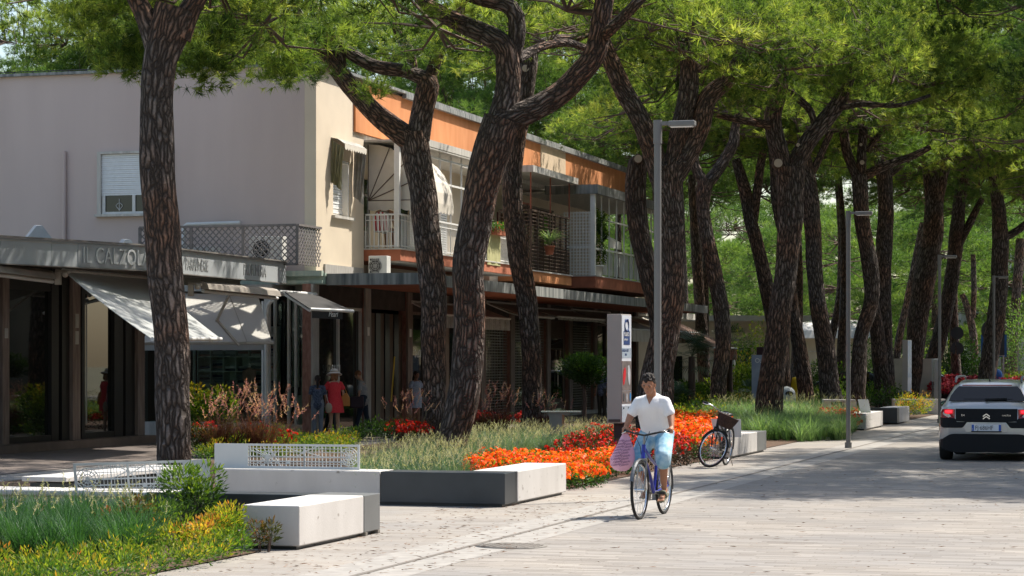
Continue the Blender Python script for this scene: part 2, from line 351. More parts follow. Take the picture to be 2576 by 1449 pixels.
def tube_np(path, rad, n=16, seed=0, ring=.14, lump=.06):
    """resampled smooth tube with lumps; returns V,F,barkco"""
    pts = [Vector(p) for p in path]
    # catmull-rom resample
    out = []; rr = []
    for i in range(len(pts)-1):
        p0 = pts[max(i-1, 0)]; p1 = pts[i]; p2 = pts[i+1]; p3 = pts[min(i+2, len(pts)-1)]
        k = max(2, int((p2-p1).length/ring))
        for j in range(k):
            t = j/k
            q = .5*((2*p1)+(-p0+p2)*t+(2*p0-5*p1+4*p2-p3)*t*t+(-p0+3*p1-3*p2+p3)*t**3)
            out.append(q); rr.append(rad[i]*(1-t)+rad[i+1]*t)
    out.append(pts[-1]); rr.append(rad[-1])
    rg = random.Random(seed); ph = [rg.uniform(0, 6.28) for _ in range(8)]
    Vv = []; B = []; s = 0; px = None
    for i, p in enumerate(out):
        t = (out[min(i+1, len(out)-1)]-out[max(i-1, 0)]).normalized()
        if i: s += (p-out[i-1]).length
        if px is None: x = t.cross(Vector((0, 1, .1))).normalized()
        else: x = (px-t*px.dot(t)).normalized()
        px = x; y = t.cross(x)
        bulge = 1+lump*.6*max(0, math.sin(s*2.1+ph[6]))**6
        for j in range(n):
            a = 2*math.pi*j/n
            r = rr[i]*bulge*(1+lump*(math.sin(2*a+ph[0]+s*.9)*.5+math.sin(3*a+ph[1]-s*1.7)*.5+math.sin(5*a+ph[2]+s*3.1)*.35+math.sin(s*4.3+ph[3]+a)*.4+math.sin(7*a+s*6+ph[4])*.22))
            Vv.append(p+x*(r*math.cos(a))+y*(r*math.sin(a)))
            B.append((rr[i]*math.cos(a)+ph[5], rr[i]*math.sin(a)+ph[6], s+ph[7]*3))
    F = []
    for i in range(len(out)-1):
        for j in range(n): F.append((i*n+j, i*n+(j+1) % n, (i+1)*n+(j+1) % n, (i+1)*n+j))
    m = len(Vv); Vv.append(out[-1]); B.append(B[-1])
    for j in range(n): F.append(((len(out)-1)*n+j, (len(out)-1)*n+(j+1) % n, m, m))
    return np.array(Vv), np.array(F[:-n]), np.array(B)
def merge(parts):
    V_, F_, B_ = [], [], []; o = 0
    for v, f, b in parts:
        V_.append(v); F_.append(f+o); B_.append(b); o += len(v)
    return np.concatenate(V_), np.concatenate(F_), np.concatenate(B_)
def tufts(rg, Pt, At, k=15, ln=.17, w=.016, spread=.95, tint=None):
    n = len(Pt); Pb = np.repeat(Pt, k, 0); A = np.repeat(At, k, 0)
    D = unit(A+rand_unit(rg, n*k)*spread); L_ = ln*rg.uniform(.7, 1.15, n*k)
    Pb = Pb+A*rg.uniform(-.07, .05, (n*k, 1))
    Vv, F = needles(Pb, D, L_, w, rg)
    t = np.repeat(tint, k)+rg.normal(0, .05, n*k); t = np.repeat(t, 3)
    t = t+np.tile([-.05, -.05, .08], n*k)
    return Vv, F, np.clip(t, 0, 1)
def clump_tufts(rg, centers, radii, per, squash=.6, base=.45):
    Ps, As, Ts = [], [], []
    for c, r in zip(centers, radii):
        n = int(per*(r/.6)**2); d = rand_unit(rg, n); d[:, 2] = np.where(rg.random(n) < .35, d[:, 2], np.abs(d[:, 2]))
        d = unit(d); rad = r*rg.uniform(.55, 1.05, n)[:, None]
        p = np.array(c)[None]+d*rad*np.array([[1, 1, squash]])
        Ps.append(p); As.append(unit(d*np.array([[1, 1, .8]])+np.array([[0, 0, .35]]))); Ts.append(np.clip(base+rg.normal(0, .18)+rg.normal(0, .15, n), 0, 1))
    return np.concatenate(Ps), np.concatenate(As), np.concatenate(Ts)
def crown_mesh(name, seed, Rr=5.0, H=2.2, ncl=110, per=45, kind='umbrella', m=None, k=19, ln=.21, w=.015, base=.45):
    rg = np.random.default_rng(seed); cs, rs = [], []
    for i in range(ncl):
        a = rg.uniform(0, 2*math.pi); q = math.sqrt(rg.uniform(0, 1))
        if kind == 'umbrella':
            lob = 1+.16*math.sin(3*a+seed)+.10*math.sin(5*a+seed*2)
            x, y = Rr*q*lob*math.cos(a), Rr*q*lob*math.sin(a)
            z = H*(1-q**2.2)*rg.uniform(.35, 1)+rg.uniform(-.35, .35)+(.0 if q < .7 else -.4*rg.random())
        else:
            h = rg.uniform(0, 1); rr = Rr*math.sin(math.pi*min(1, .12+h*.86))**.7*(.55+.45*q)
            x, y = rr*math.cos(a), rr*math.sin(a); z = h*H
        cs.append((x, y, z)); rs.append(rg.uniform(.42, .85))
    Pt, At, Tt = clump_tufts(rg, cs, rs, per, base=base)
    Vv, F, T = tufts(rg, Pt, At, k=k, ln=ln, w=w, tint=Tt)
    # fine branches from a few inner hubs
    bv, bf, bt = [], [], []; o = len(Vv)
    hubs = [(Rr*q*math.cos(a+seed+q*3), Rr*q*math.sin(a+seed+q*3), .8-q) for q in (.3, .65) for a in np.arange(0, 6.2, .9)]+[(0, 0, .9)]
    if kind != 'umbrella': hubs = [(0, 0, H*t) for t in (.1, .3, .5, .7, .85)]
    for c in cs:
        h = min(hubs, key=lambda q: (q[0]-c[0])**2+(q[1]-c[1])**2+(q[2]-c[2])**2)
        mid = [(h[i]+c[i])/2+rg.uniform(-.25, .25) for i in range(3)]; mid[2] -= .15
        pts = [h, mid, (c[0], c[1], c[2]-.1)]; rad = [.034, .022, .009]
        for i in range(3):
            d = np.array(pts[min(i+1, 2)])-np.array(pts[max(i-1, 0)]); d = d/(np.linalg.norm(d)+1e-9)
            x = np.cross(d, (.1, .2, 1)); x /= np.linalg.norm(x)+1e-9; y = np.cross(d, x)
            for j in range(4):
                a = j*math.pi/2; bv.append(np.array(pts[i])+(x*math.cos(a)+y*math.sin(a))*rad[i])
        for i in range(2):
            for j in range(4):
                A_, B_, C_, D_ = o+i*4+j, o+i*4+(j+1) % 4, o+(i+1)*4+(j+1) % 4, o+(i+1)*4+j
                bf += [(A_, B_, C_), (A_, C_, D_)]
        o += 12
    Vv = np.concatenate([Vv, np.array(bv)]); nf = len(F); F = np.concatenate([F, np.array(bf)])
    T = np.concatenate([T, np.zeros(len(bv))]); mi = np.zeros(len(F)); mi[nf:] = 1
    return mesh_np(name, Vv, F, [m or M_needle, M_twig], tint=T, midx=mi, mesh_only=True)
CR = [crown_mesh('pine_crown', s, 5.0, 2.6, 100, 29) for s in (3, 7)]
CRB = [crown_mesh('pine_crown', s, 3.2, 6.0, 75, 46, 'round', M_needle2, 12, .24, .02, .55) for s in (11, 15)]
CRL = crown_mesh('pine_crown', 21, 4.6, 3.4, 110, 42, 'umbrella', M_needle2, 13, .22, .017, .5)
def crown_obj(me, parent, loc, rz, s=1.0, sz=None):
    o = bpy.data.objects.new('crown', me); link(o, parent); o.location = Vector(loc)-world_loc(parent)
    o.rotation_euler = (0, 0, rz); o.scale = (s, s, sz or s); return o
def custom_crown(parent, clumps, seed, per=44, base=.45, m=None, ln=.19, w=.014, branch_from=None):
    """clumps: (x,y,Y,rx_px,ry_px,n): clump group drawn in photo terms, given real depth"""
    rg = np.random.default_rng(seed); cs, rs = [], []
    for (x, y, Y, rx, ry, n) in clumps:
        for i in range(n):
            a = rg.uniform(0, 6.28); q = math.sqrt(rg.random())
            p = P(x+rx*q*math.cos(a), y+ry*q*math.sin(a), Y+rg.uniform(-1, 1)*rx/FPX*Y*.8)
            cs.append(tuple(p)); rs.append(rg.uniform(.32, .6))
    Pt, At, Tt = clump_tufts(rg, cs, rs, per, base=base)
    Vv, F, T = tufts(rg, Pt, At, k=16, ln=ln, w=w, tint=Tt)
    return mesh_np('crown', Vv, F, [m or M_needle], tint=T, parent=parent, off=world_loc(parent))
def pine(base_px, Y, limbs, label, group=None, crown=None, seed=0, extra=None, sides=18, name='pine_tree', knots=()):
    """limbs: list of pixel polylines [(x,y,w,(dY))...]; first is the trunk"""
    g = P(base_px, 0, Y); loc = Vector((g.x, Y, 0)); t = thing(name, label, 'tree', loc, 0, group)
    parts = []
    for i, lb in enumerate(limbs):
        pts = [P(q[0], q[1], Y+(q[3] if len(q) > 3 else 0)) for q in lb]; rad = [q[2]*.445/FPX*Y for q in lb]
        if i == 0:
            b0 = pts[0].copy(); b0.z = -.05; b0.x = pts[0].x; pts = [b0]+pts if pts[0].z > .12 else pts; rad = [rad[0]*1.18]+rad if len(pts) > len(rad) else rad
        parts.append(tube_np(pts, rad, n=sides if i == 0 else max(10, sides-4), seed=seed*10+i))
    Vv, F, B = merge(parts)
    mesh_np('trunk', Vv, F, [M_bark], parent=t, off=loc, smooth=True, extra=B)
    if crown:
        for (me, dx, dy, z, rz, s) in crown:
            crown_obj(me, t, (loc.x+dx, loc.y+dy, z), rz, s)
            if Y < 50: crown_obj(CR[1] if me is CR[0] else CR[0], t, (loc.x+dx+.3, loc.y+dy+.3, z+1.6), rz+2, s)
            if Y > 59: crown_obj(CR[1] if me is CR[0] else CR[0], t, (loc.x+dx+.4, loc.y+dy+.6, z+2.5), rz+2, s*1.0)
            if Y > 74: crown_obj(me, t, (loc.x+dx-.3, loc.y+dy+.3, z+5.0), rz+4, s*.95)
    if extra: custom_crown(t, extra, seed+50)
    for (x, y, r) in knots:
        c = P(x, y, Y); rr = r/FPX*Y
        b = MB(); d = (Vector((0, 0, EYE))-c).normalized(); b.lathe(c+Vector((0, -.02, 0)), [(rr*1.25, 0), (rr*1.2, rr*2.6), (rr, rr*2.7)], 14, (Vector((1, 0, 0)), Vector((0, 0, 1)), Vector((0, -1, 0))))
        b.cur = 1; b.lathe(c+Vector((0, -rr*2.7-.02, 0)), [(rr*.98, 0), (rr*.96, .006)], 14, (Vector((1, 0, 0)), Vector((0, 0, 1)), Vector((0, -1, 0))))
        b.build('cut_stub', [M_twig, mat('cut_wood', (.5, .42, .33), .8)], t)
    return t
GP = 'umbrella pines along the promenade'
Zc = 8.6
pine(440, 32.6, [[(445, 1236, 104), (438, 1150, 100), (436, 1000, 100), (430, 850, 98), (415, 680, 100), (403, 520, 96), (396, 380, 94), (395, 250, 90), (402, 150, 96), (425, 70, 120), (440, 20, 120)],
     [(395, 120, 70), (370, 50, 60), (335, -20, 50), (280, -110, 42, -1)], [(445, 90, 80), (480, 20, 62), (520, -40, 52), (600, -140, 44, 1)]],
     'stout shaded pine trunk in the left foreground standing behind the leafy shrubs', GP, [(CR[0], .3, 3.6, 8.3, .4, 1.05)], 1, extra=[(300, 70, 38, 130, 70, 22), (335, 165, 38, 75, 45, 12), (500, 190, 39, 60, 35, 7), (560, 90, 39, 70, 60, 8)], sides=26)
pine(1130, 40, [[(1130, 1168, 92), (1135, 1120, 88), (1160, 1030, 86), (1178, 900, 88), (1180, 780, 86), (1178, 660, 88), (1195, 560, 92), (1215, 470, 98), (1240, 370, 112), (1262, 300, 104)],
     [(1250, 330, 84), (1275, 240, 72), (1280, 170, 66), (1262, 110, 62), (1150, 55, 50, .5), (1080, 15, 42, 1), (1010, -60, 34, 1.5)], [(1280, 175, 50), (1300, 90, 50), (1285, 20, 46), (1190, -10, 40), (1100, -60, 30)],
     [(1255, 310, 86), (1330, 280, 70), (1400, 240, 66), (1450, 195, 64), (1495, 140, 60), (1508, 80, 56), (1520, 10, 52), (1535, -60, 48)], [(1520, 90, 34), (1560, 50, 32, -1), (1610, 0, 28, -2), (1660, -60, 20, -2)],
     [(1300, 150, 30), (1360, 118, 26, 1), (1430, 108, 24, 2), (1490, 130, 20, 3)]],
     'forked pine with two heavy limbs rising from pale grass behind the dark bench', GP, [(CR[1], -1.6, 3.4, 8.5, 1.3, 1.25)], 2, sides=26, knots=[(1316, 215, 0.1)])
pine(1090, 54, [[(1092, 1090, 72), (1092, 980, 66), (1090, 850, 70), (1090, 720, 76), (1075, 600, 74), (1062, 480, 74), (1050, 400, 82), (1038, 335, 84)],
     [(1030, 350, 66), (985, 318, 62), (930, 272, 54), (880, 215, 52), (830, 150, 46), (790, 110, 44), (762, 50, 40), (740, -20, 36)], [(800, 125, 30), (740, 118, 28), (680, 92, 26), (600, 50, 24, -.5), (530, 12, 20, -1), (440, -40, 16, -1)],
     [(1050, 350, 70), (1065, 270, 64), (1078, 215, 66), (1070, 190, 50)], [(1070, 200, 46), (1020, 178, 38), (950, 168, 38), (890, 140, 36), (845, 105, 34), (810, 60, 34), (780, 0, 32), (760, -50, 28)],
     [(1078, 205, 40), (1105, 130, 34), (1135, 80, 32), (1160, 20, 30), (1175, -40, 26)], [(1040, 178, 24), (1030, 130, 30), (1005, 90, 28), (985, 40, 24), (990, -30, 20)], [(862, 200, 26), (858, 150, 28), (835, 110, 22), (800, 95, 20)]],
     'pine with a long low limb reaching left, in front of the awninged balcony', GP, [(CR[0], 4.2, -.6, 9.2, 2.2, .8)], 3,
     extra=[(660, 160, 51, 90, 55, 20), (590, 60, 51, 130, 70, 22), (770, 50, 53, 140, 70, 22), (950, 50, 53, 150, 60, 18), (1120, 110, 53.4, 80, 60, 8), (780, 190, 53, 60, 22, 5), (930, 232, 52.6, 40, 26, 3)], sides=22, knots=[(1068, 268, 8)] and ())
pine(1340, 58, [[(1340, 1062, 64), (1338, 960, 58), (1335, 850, 56), (1322, 740, 58), (1305, 640, 60), (1292, 540, 56), (1290, 440, 52), (1300, 340, 54), (1318, 240, 58), (1330, 130, 58), (1345, 30, 54), (1352, -40, 46)],
     [(1325, 130, 30), (1390, 100, 28, .5), (1450, 95, 26, 1), (1520, 60, 20, 2)], [(1340, 60, 26), (1370, 0, 24), (1420, -60, 18)]],
     'slim straight pine trunk between the middle pine and the tall poster totem', GP, [(CR[1], 3.3, -2.4, 9.4, 4.0, .9)], 4, sides=20, knots=[(1337, 118, 7), (1330, 142, 6), (1322, 175, 9)])
pine(1650, 56, [[(1650, 1095, 108), (1645, 1020, 104), (1655, 930, 92), (1672, 840, 84), (1690, 760, 74), (1694, 660, 66), (1690, 560, 70), (1680, 470, 84), (1672, 420, 96)],
     [(1665, 450, 66), (1640, 370, 58), (1605, 290, 54), (1565, 220, 54), (1530, 140, 50), (1500, 60, 44), (1470, -20, 38)], [(1688, 440, 56), (1700, 380, 54), (1712, 320, 52), (1730, 240, 56), (1735, 160, 52), (1718, 70, 46), (1700, -20, 40)],
     [(1690, 450, 66), (1730, 390, 56), (1762, 320, 56), (1780, 250, 56), (1830, 200, 46), (1868, 140, 42), (1885, 70, 40), (1900, -10, 34)], [(1745, 190, 34), (1770, 150, 32), (1750, 80, 32), (1720, 20, 28), (1700, -40, 24)]],
     'broad pine with four upswept limbs directly behind the nearest lamp post', GP, [(CR[0], 2.8, 5.0, 10.3, 5.0, 1.1)], 5, sides=22)
pine(1650, 57.2, [[(1662, 1060, 70), (1668, 960, 60), (1662, 860, 58), (1650, 760, 60), (1630, 680, 56), (1612, 600, 58), (1600, 520, 58), (1600, 440, 58), (1606, 405, 52), (1606, 392, 30)]],
     'topped pine stem with a pale sawn end beside the nearest lamp post', GP, None, 6, sides=18, knots=[(1604, 402, 10)])
pine(1808, 72, [[(1805, 1030, 50), (1808, 960, 44), (1818, 880, 42), (1816, 790, 46), (1800, 700, 44), (1782, 610, 40), (1768, 520, 38), (1778, 450, 48)],
     [(1772, 460, 32), (1750, 420, 28), (1742, 370, 26), (1720, 320, 22), (1680, 250, 18)], [(1785, 455, 36), (1818, 410, 32), (1845, 360, 30), (1850, 320, 24), (1870, 240, 20)]],
     'Y-forked narrow pine right of the nearest lamp, behind the leaning black bicycle', GP, [(CR[1], 0, 2, 9.4, .3, .9)], 7, knots=[(1826, 548, 0.5)])
pine(1940, 60, [[(1938, 1070, 84), (1936, 1010, 76), (1948, 900, 70), (1960, 800, 66), (1975, 700, 64), (1986, 600, 66), (1988, 500, 74), (1985, 420, 84)],
     [(1975, 430, 56), (1952, 350, 52), (1945, 290, 50), (1962, 220, 46), (1968, 130, 38), (1975, 40, 30)], [(1995, 430, 56), (2030, 360, 48), (2070, 310, 46), (2105, 265, 44), (2125, 220, 38), (2160, 130, 30), (2200, 50, 24)],
     [(1948, 318, 24), (1900, 308, 24, -.5), (1850, 300, 20, -1), (1790, 285, 16, -1)], [(2100, 275, 18), (2170, 262, 16, -.5), (2260, 265, 13, -1), (2340, 240, 9, -1)], [(2050, 330, 18), (2040, 280, 20), (1990, 235, 22), (1960, 230, 18)]],
     'pale brown pine forking low, rooted in the bright green grass clump', GP, [(CR[0], .5, .5, 8.9, 3.2, 1.08)], 8, extra=[(1900, 170, 58, 160, 120, 26), (2250, 160, 60, 200, 120, 36), (2080, 120, 60, 160, 100, 22), (2430, 190, 60, 70, 110, 16), (2290, 290, 60, 60, 30, 5)], sides=22, knots=[(1954, 413, 11), (2006, 366, 5)])
pine(2080, 76, [[(2095, 1020, 62), (2085, 960, 56), (2078, 880, 52), (2062, 790, 50), (2050, 700, 46), (2046, 600, 46), (2040, 520, 50), (2030, 440, 46), (2022, 380, 30), (2010, 300, 20)], [(2035, 450, 24), (2060, 400, 20), (2090, 330, 18)]],
     'lumpy pine trunk just right of the pale forked pine, behind the round-topped bin', GP, [(CR[1], .5, 1, 9.5, 1.1, .95)], 9)
pine(2025, 80, [[(2028, 990, 44), (2015, 900, 42), (1998, 800, 38), (1985, 700, 34), (1972, 600, 32), (1955, 500, 34), (1950, 420, 30), (1935, 330, 22)]],
     'thin dark pine leaning left, half hidden behind the pale forked pine', GP, [(CRL, 0, 1, 10.2, 2.0, .9)], 10)
pine(1930, 84, [[(1975, 1000, 40), (1965, 900, 40), (1940, 780, 42), (1915, 660, 40), (1890, 560, 38), (1872, 470, 34), (1850, 400, 24)], [(1895, 560, 26), (1905, 480, 26), (1912, 420, 24), (1930, 340, 18)]],
     'dark pine with two thin arms left of the pale forked pine', GP, [(CR[0], -1, 2, 10.0, 2.7, .85)], 11)
pine(2160, 80, [[(2155, 1020, 50), (2160, 920, 46), (2168, 840, 40), (2192, 760, 42), (2190, 680, 46), (2176, 600, 42), (2166, 520, 44), (2162, 440, 46)],
     [(2158, 450, 30), (2130, 380, 26), (2120, 320, 26), (2090, 250, 20)], [(2168, 450, 30), (2168, 380, 28), (2175, 300, 26), (2190, 220, 20)], [(2172, 445, 28), (2230, 415, 24), (2290, 395, 20), (2340, 370, 16)], [(2180, 380, 16), (2220, 330, 16), (2260, 300, 14)]],
     'kinked pine behind the second lamp post with knobbly burl at head height', GP, [(CR[1], 1, 1, 9.6, 5.1, .95)], 12, knots=[(2164, 365, 4), (2166, 410, 6)])
pine(2215, 88, [[(2222, 1010, 46), (2212, 900, 44), (2205, 820, 40), (2190, 720, 34), (2196, 640, 36)]], 'short leaning pine stem tight beside the kinked pine', GP, None, 13)
pine(2225, 90, [[(2235, 1010, 46), (2228, 900, 44), (2222, 800, 46), (2220, 700, 48), (2226, 600, 48), (2228, 500, 44), (2222, 430, 44)], [(2215, 440, 26), (2205, 340, 26), (2190, 260, 20)], [(2232, 440, 26), (2270, 410, 24), (2330, 370, 20), (2370, 330, 14)]],
     'straight dark pine right of the kinked pine', GP, [(CR[0], 1, 0, 9.9, 4.1, .95)], 14)
pine(2300, 96, [[(2285, 1010, 56), (2300, 900, 52), (2310, 800, 56), (2325, 700, 62), (2345, 600, 62), (2350, 520, 54), (2348, 430, 34)], [(2340, 540, 30), (2335, 460, 26), (2320, 390, 20)],
     [(2355, 530, 40), (2370, 440, 34), (2400, 380, 32), (2450, 330, 28), (2520, 290, 20), (2576, 270, 14)]], 'thick dark pine with a limb sweeping right, behind the farther poster totem', GP, [(CR[1], 2, 0, 10.0, 1.9, 1.1)], 15)
pine(2340, 102, [[(2325, 1005, 46), (2350, 900, 44), (2375, 800, 42), (2395, 700, 42), (2405, 600, 40), (2415, 500, 34), (2425, 430, 28)], [(2400, 640, 26), (2440, 560, 22), (2470, 500, 18)], [(2420, 440, 18), (2450, 400, 18), (2500, 350, 14), (2560, 310, 10)]],
     'right-leaning pine behind the third lamp post', GP, [(CR[0], 3, 0, 10.4, 2.9, 1.1)], 16)
pine(2490, 92, [[(2478, 990, 52), (2490, 900, 50), (2505, 800, 50), (2515, 700, 48), (2516, 600, 48), (2512, 530, 40), (2500, 440, 28)], [(2525, 600, 24), (2560, 580, 22), (2610, 540, 20)]],
     'dark pine beyond the parked pale car', GP, [(CR[1], 1, 0, 9.7, 3.3, 1.0)], 17)
pine(2560, 120, [[(2548, 960, 26), (2552, 820, 26), (2560, 700, 28), (2568, 600, 24)]], 'small distant pine at the right edge of the view', GP, [(CRL, 0, 0, 9.6, .8, 1)], 18)
pine(1770, 96, [[(1775, 990, 34), (1768, 880, 36), (1760, 760, 32), (1752, 640, 30), (1745, 520, 26), (1740, 440, 20)]], 'thin pine beyond the end of the shop canopy', GP, [(CRL, 0, 0, 10.2, .8, .9)], 19)
pine(2100, 112, [[(2075, 960, 24), (2090, 860, 24), (2110, 760, 22), (2118, 640, 22), (2112, 520, 18), (2105, 420, 16)]], 'far reddish pine between the lumpy pine and the second lamp', GP, [(CRL, 0, 0, 11, 1.8, 1)], 20)
pine(2250, 118, [[(2250, 960, 20), (2262, 850, 22), (2282, 760, 20), (2305, 640, 18), (2320, 560, 14)]], 'far slender pine leaning right between the thick dark pines', GP, [(CR[0], 0, 0, 11.0, 1.1, 1)], 21)
pine(2430, 124, [[(2452, 960, 22), (2450, 860, 22), (2438, 790, 20), (2420, 740, 16)], [(2448, 800, 14), (2450, 720, 16), (2448, 640, 14)]], 'far pine with a crooked bare arm before the white house', GP, [(CRL, 0, 0, 10.6, 2.1, 1)], 22)
# the row on the road's right side, whose crowns shade the road and hang in at the top right
k = 0
for (x_, y_, z, rz, s) in [(13.2, 38.5, 9.0, .3, .95), (15.5, 47.5, 9.2, 1.4, .9), (17.3, 61, 8.9, 2.4, 1.05), (20.5, 74, 8.8, 3.3, 1.1), (24.5, 90, 8.8, 4.3, 1.15)]:
    t = thing('pine_tree', ['off', 'off', 'lush pine crown overhanging the road from the right edge, nearest', 'lush pine crown overhanging the road, second along the right edge', 'lush pine crown over the road, farthest along the right edge'][k] if k > 1 else 'pine outside the right edge whose crown shades the road', 'tree', (x_, y_, 0), 0, 'umbrella pines on the road side')
    Vv, F, B = tube_np([(x_, y_, -.05), (x_+.2, y_, 3), (x_-.1, y_+.1, 6), (x_, y_, z+.5)], [.34, .28, .24, .16], 14, seed=90+k)
    mesh_np('trunk', Vv, F, [M_bark], parent=t, off=(x_, y_, 0), smooth=True, extra=B)
    crown_obj(CR[k % 2], t, (x_, y_, z), rz, s)
    if k < 2: crown_obj(CR[(k+1) % 2], t, (x_, y_, z+1.3), rz+1, s*1.05); crown_obj(CRL, t, (x_, y_, z+2.6), rz+3, s); crown_obj(CR[k % 2], t, (x_-.4, y_-.3, z+.7), rz+4, s); crown_obj(CR[(k+1) % 2], t, (x_-.2, y_+.3, z+3.4), rz+5, s)
    if k > 1: crown_obj(CRL, t, (x_, y_, z+2.4), rz+1, s*1.05); crown_obj(CRL, t, (x_, y_, z+4.9), rz+3, s*.95)
    k += 1
# woods behind the building and far down the road
rg = random.Random(5)
bgpos = []
for i in range(9): bgpos.append((-19+i*3.6+rg.uniform(-1, 1), 87+rg.uniform(-3, 5), 10.2+rg.uniform(-.5, 1.0), 'u'))
for i in range(7): bgpos.append((4+i*4.0+rg.uniform(-1, 1), 104+rg.uniform(-3, 5), 9.5+rg.uniform(-.5, 1.5), 'u'))
for i in range(17): bgpos.append((-2+i*3.6+rg.uniform(-1.3, 1.3), 138+rg.uniform(-10, 12), rg.uniform(2.0, 3.4), 'r'))
for i in range(16): bgpos.append((2+i*4.6+rg.uniform(-1.3, 1.3), 172+rg.uniform(-8, 12), rg.uniform(5.5, 8.5), 'r'))
for i in range(16): bgpos.append((0+i*5.2+rg.uniform(-1.5, 1.5), 205+rg.uniform(-6, 12), rg.uniform(.6, 2.0), 'R'))
for i in range(12): bgpos.append((10+i*6+rg.uniform(-1.3, 1.3), 150+rg.uniform(-8, 12), rg.uniform(9.5, 12), 'u'))
for i, (x_, y_, z, kd) in enumerate(bgpos):
    me = CRL if kd == 'u' else CRB[i % 2]
    wl = 'behind the shop building' if y_ < 100 else ('far beyond the promenade' if y_ < 128 else 'in the distant wood down the road')
    t = thing('pine_tree', ('bright green spreading pine crown ' if kd == 'u' else 'bright rounded young pine ')+wl, 'tree', (x_, y_, 0), 0, 'background pines '+wl+(' spreading' if kd == 'u' else ' rounded'))
    top = z+(1.0 if kd == 'u' else 5)
    Vv, F, B = tube_np([(x_, y_, -.05), (x_+rg.uniform(-.3, .3), y_, top*.5), (x_, y_, top)], [.26, .2, .08], 8, seed=200+i, ring=.8)
    mesh_np('trunk', Vv, F, [M_bark], parent=t, off=(x_, y_, 0), smooth=True, extra=B)
    crown_obj(me, t, (x_, y_, z), rg.uniform(0, 6), rg.uniform(.95, 1.25)*(1.9 if kd == 'R' else 1))
    if kd == 'u' and y_ < 130: crown_obj(CR[i % 2], t, (x_+.5, y_+.8, z+2.9), rg.uniform(0, 6), 1.1)

for i, (x_, y_, cx_, cy_, z, s) in enumerate([(-8.2, 27.5, -3.0, 27.6, 8.9, .85), (-9, 2, -8, 3, 8, 1.1), (-2, -9, -2, -9, 7.5, 1.2), (7, -14, 7, -14, 8, 1.2), (15, -6, 15, -6, 8, 1.1), (20, 12, 20.5, 12, 8.5, 1.1), (-12, -18, -12, -18, 8, 1.3), (3, -28, 3, -28, 7, 1.4), (-14, 12, -13, 12, 8, 1.1), (14, -30, 14, -30, 6, 1.5)]):  # after the first, unseen pines added behind the viewpoint to darken reflections
    t = thing('pine_tree', 'pine beside the left edge whose crown shades the dark green grass' if i == 0 else 'pine behind the viewpoint, seen only in reflections', 'tree', (x_, y_, 0), 0, 'umbrella pines behind the viewpoint' if i else 'umbrella pines along the promenade')
    Vv, F, B = tube_np([(x_, y_, -.05), (x_, y_, 3), (x_, y_, 6.6), ((x_*2+cx_)/3, (y_*2+cy_)/3, 7.9), (cx_, cy_, z+.7)], [.3, .26, .22, .17, .10], 12, seed=300+i, ring=.5)
    mesh_np('trunk', Vv, F, [M_bark], parent=t, off=(x_, y_, 0), smooth=True, extra=B); crown_obj(CR[i % 2], t, (cx_, cy_, z), i*1.1, s)
# ------------------------------------------------------------------ main building
def streaked(name, col, col2, sc_=(3, 3, .5), **k): return mat(name, col, col2=col2, stretch=sc_, **k)
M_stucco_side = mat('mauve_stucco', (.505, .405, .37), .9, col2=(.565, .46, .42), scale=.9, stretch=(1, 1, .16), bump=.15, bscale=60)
M_stucco = mat('cream_stucco', (.66, .56, .43), .9, var=.05, scale=1.2, bump=.2, bscale=50)
M_orange = streaked('orange_render', (.56, .215, .08), (.66, .28, .115), (2, 2, .6), rough=.9, scale=1.5)
M_creampanel = mat('beige_tile', (.60, .47, .33), .85, var=.08, scale=4)
M_terra = mat('terracotta_edge', (.42, .14, .075), .85, var=.2, scale=3)
M_concrete = streaked('stained_concrete', (.10, .11, .11), (.34, .34, .32), (5, 5, .35), rough=.9, scale=1.6)
M_concl = streaked('pale_concrete', (.40, .38, .34), (.58, .55, .50), (5, 5, .5), rough=.9, scale=1.6)
M_copper = streaked('weathered_copper', (.30, .40, .35), (.50, .55, .46), (4, 4, .5), rough=.7, scale=2)
M_white = mat('white_paint', (.78, .77, .74), .45, var=.05, scale=6)
M_offwhite = mat('offwhite_metal', (.62, .61, .58), .45, var=.06, scale=5)
M_pvc = mat('shutter_plastic', (.74, .76, .77), .5, var=.04, scale=10)
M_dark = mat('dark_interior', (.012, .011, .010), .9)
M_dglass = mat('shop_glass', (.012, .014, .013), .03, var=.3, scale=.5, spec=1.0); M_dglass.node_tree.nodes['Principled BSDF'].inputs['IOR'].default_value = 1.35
M_pillar = streaked('brown_stone', (.16, .115, .095), (.27, .21, .18), (6, 6, .8), rough=.8, scale=2, bump=.3, bscale=30)
M_redstone = streaked('red_marble', (.20, .085, .06), (.33, .17, .13), (6, 6, 2), rough=.5, scale=3)
M_greystone = streaked('grey_stone', (.30, .28, .26), (.42, .40, .37), (6, 6, 1), rough=.7, scale=3)
M_brownwood = streaked('dark_wood', (.06, .038, .026), (.12, .075, .05), (10, 10, .8), rough=.7, scale=3)
M_black = mat('black_metal', (.012, .012, .013), .4, var=.3)
M_grille = mat('steel_grille', (.30, .28, .25), .4, metal=.7)
M_glassc = bpy.data.materials.new('clear_glass'); M_glassc.use_nodes = True
_nt = M_glassc.node_tree; _nt.nodes.remove(_nt.nodes['Principled BSDF']); _t = _nt.nodes.new('ShaderNodeBsdfTransparent'); _t.inputs[0].default_value = (.80, .88, .84, 1)
_g = _nt.nodes.new('ShaderNodeBsdfGlossy'); _g.inputs['Roughness'].default_value = .02; _m = _nt.nodes.new('ShaderNodeMixShader'); _f = _nt.nodes.new('ShaderNodeFresnel'); _f.inputs[0].default_value = 1.6
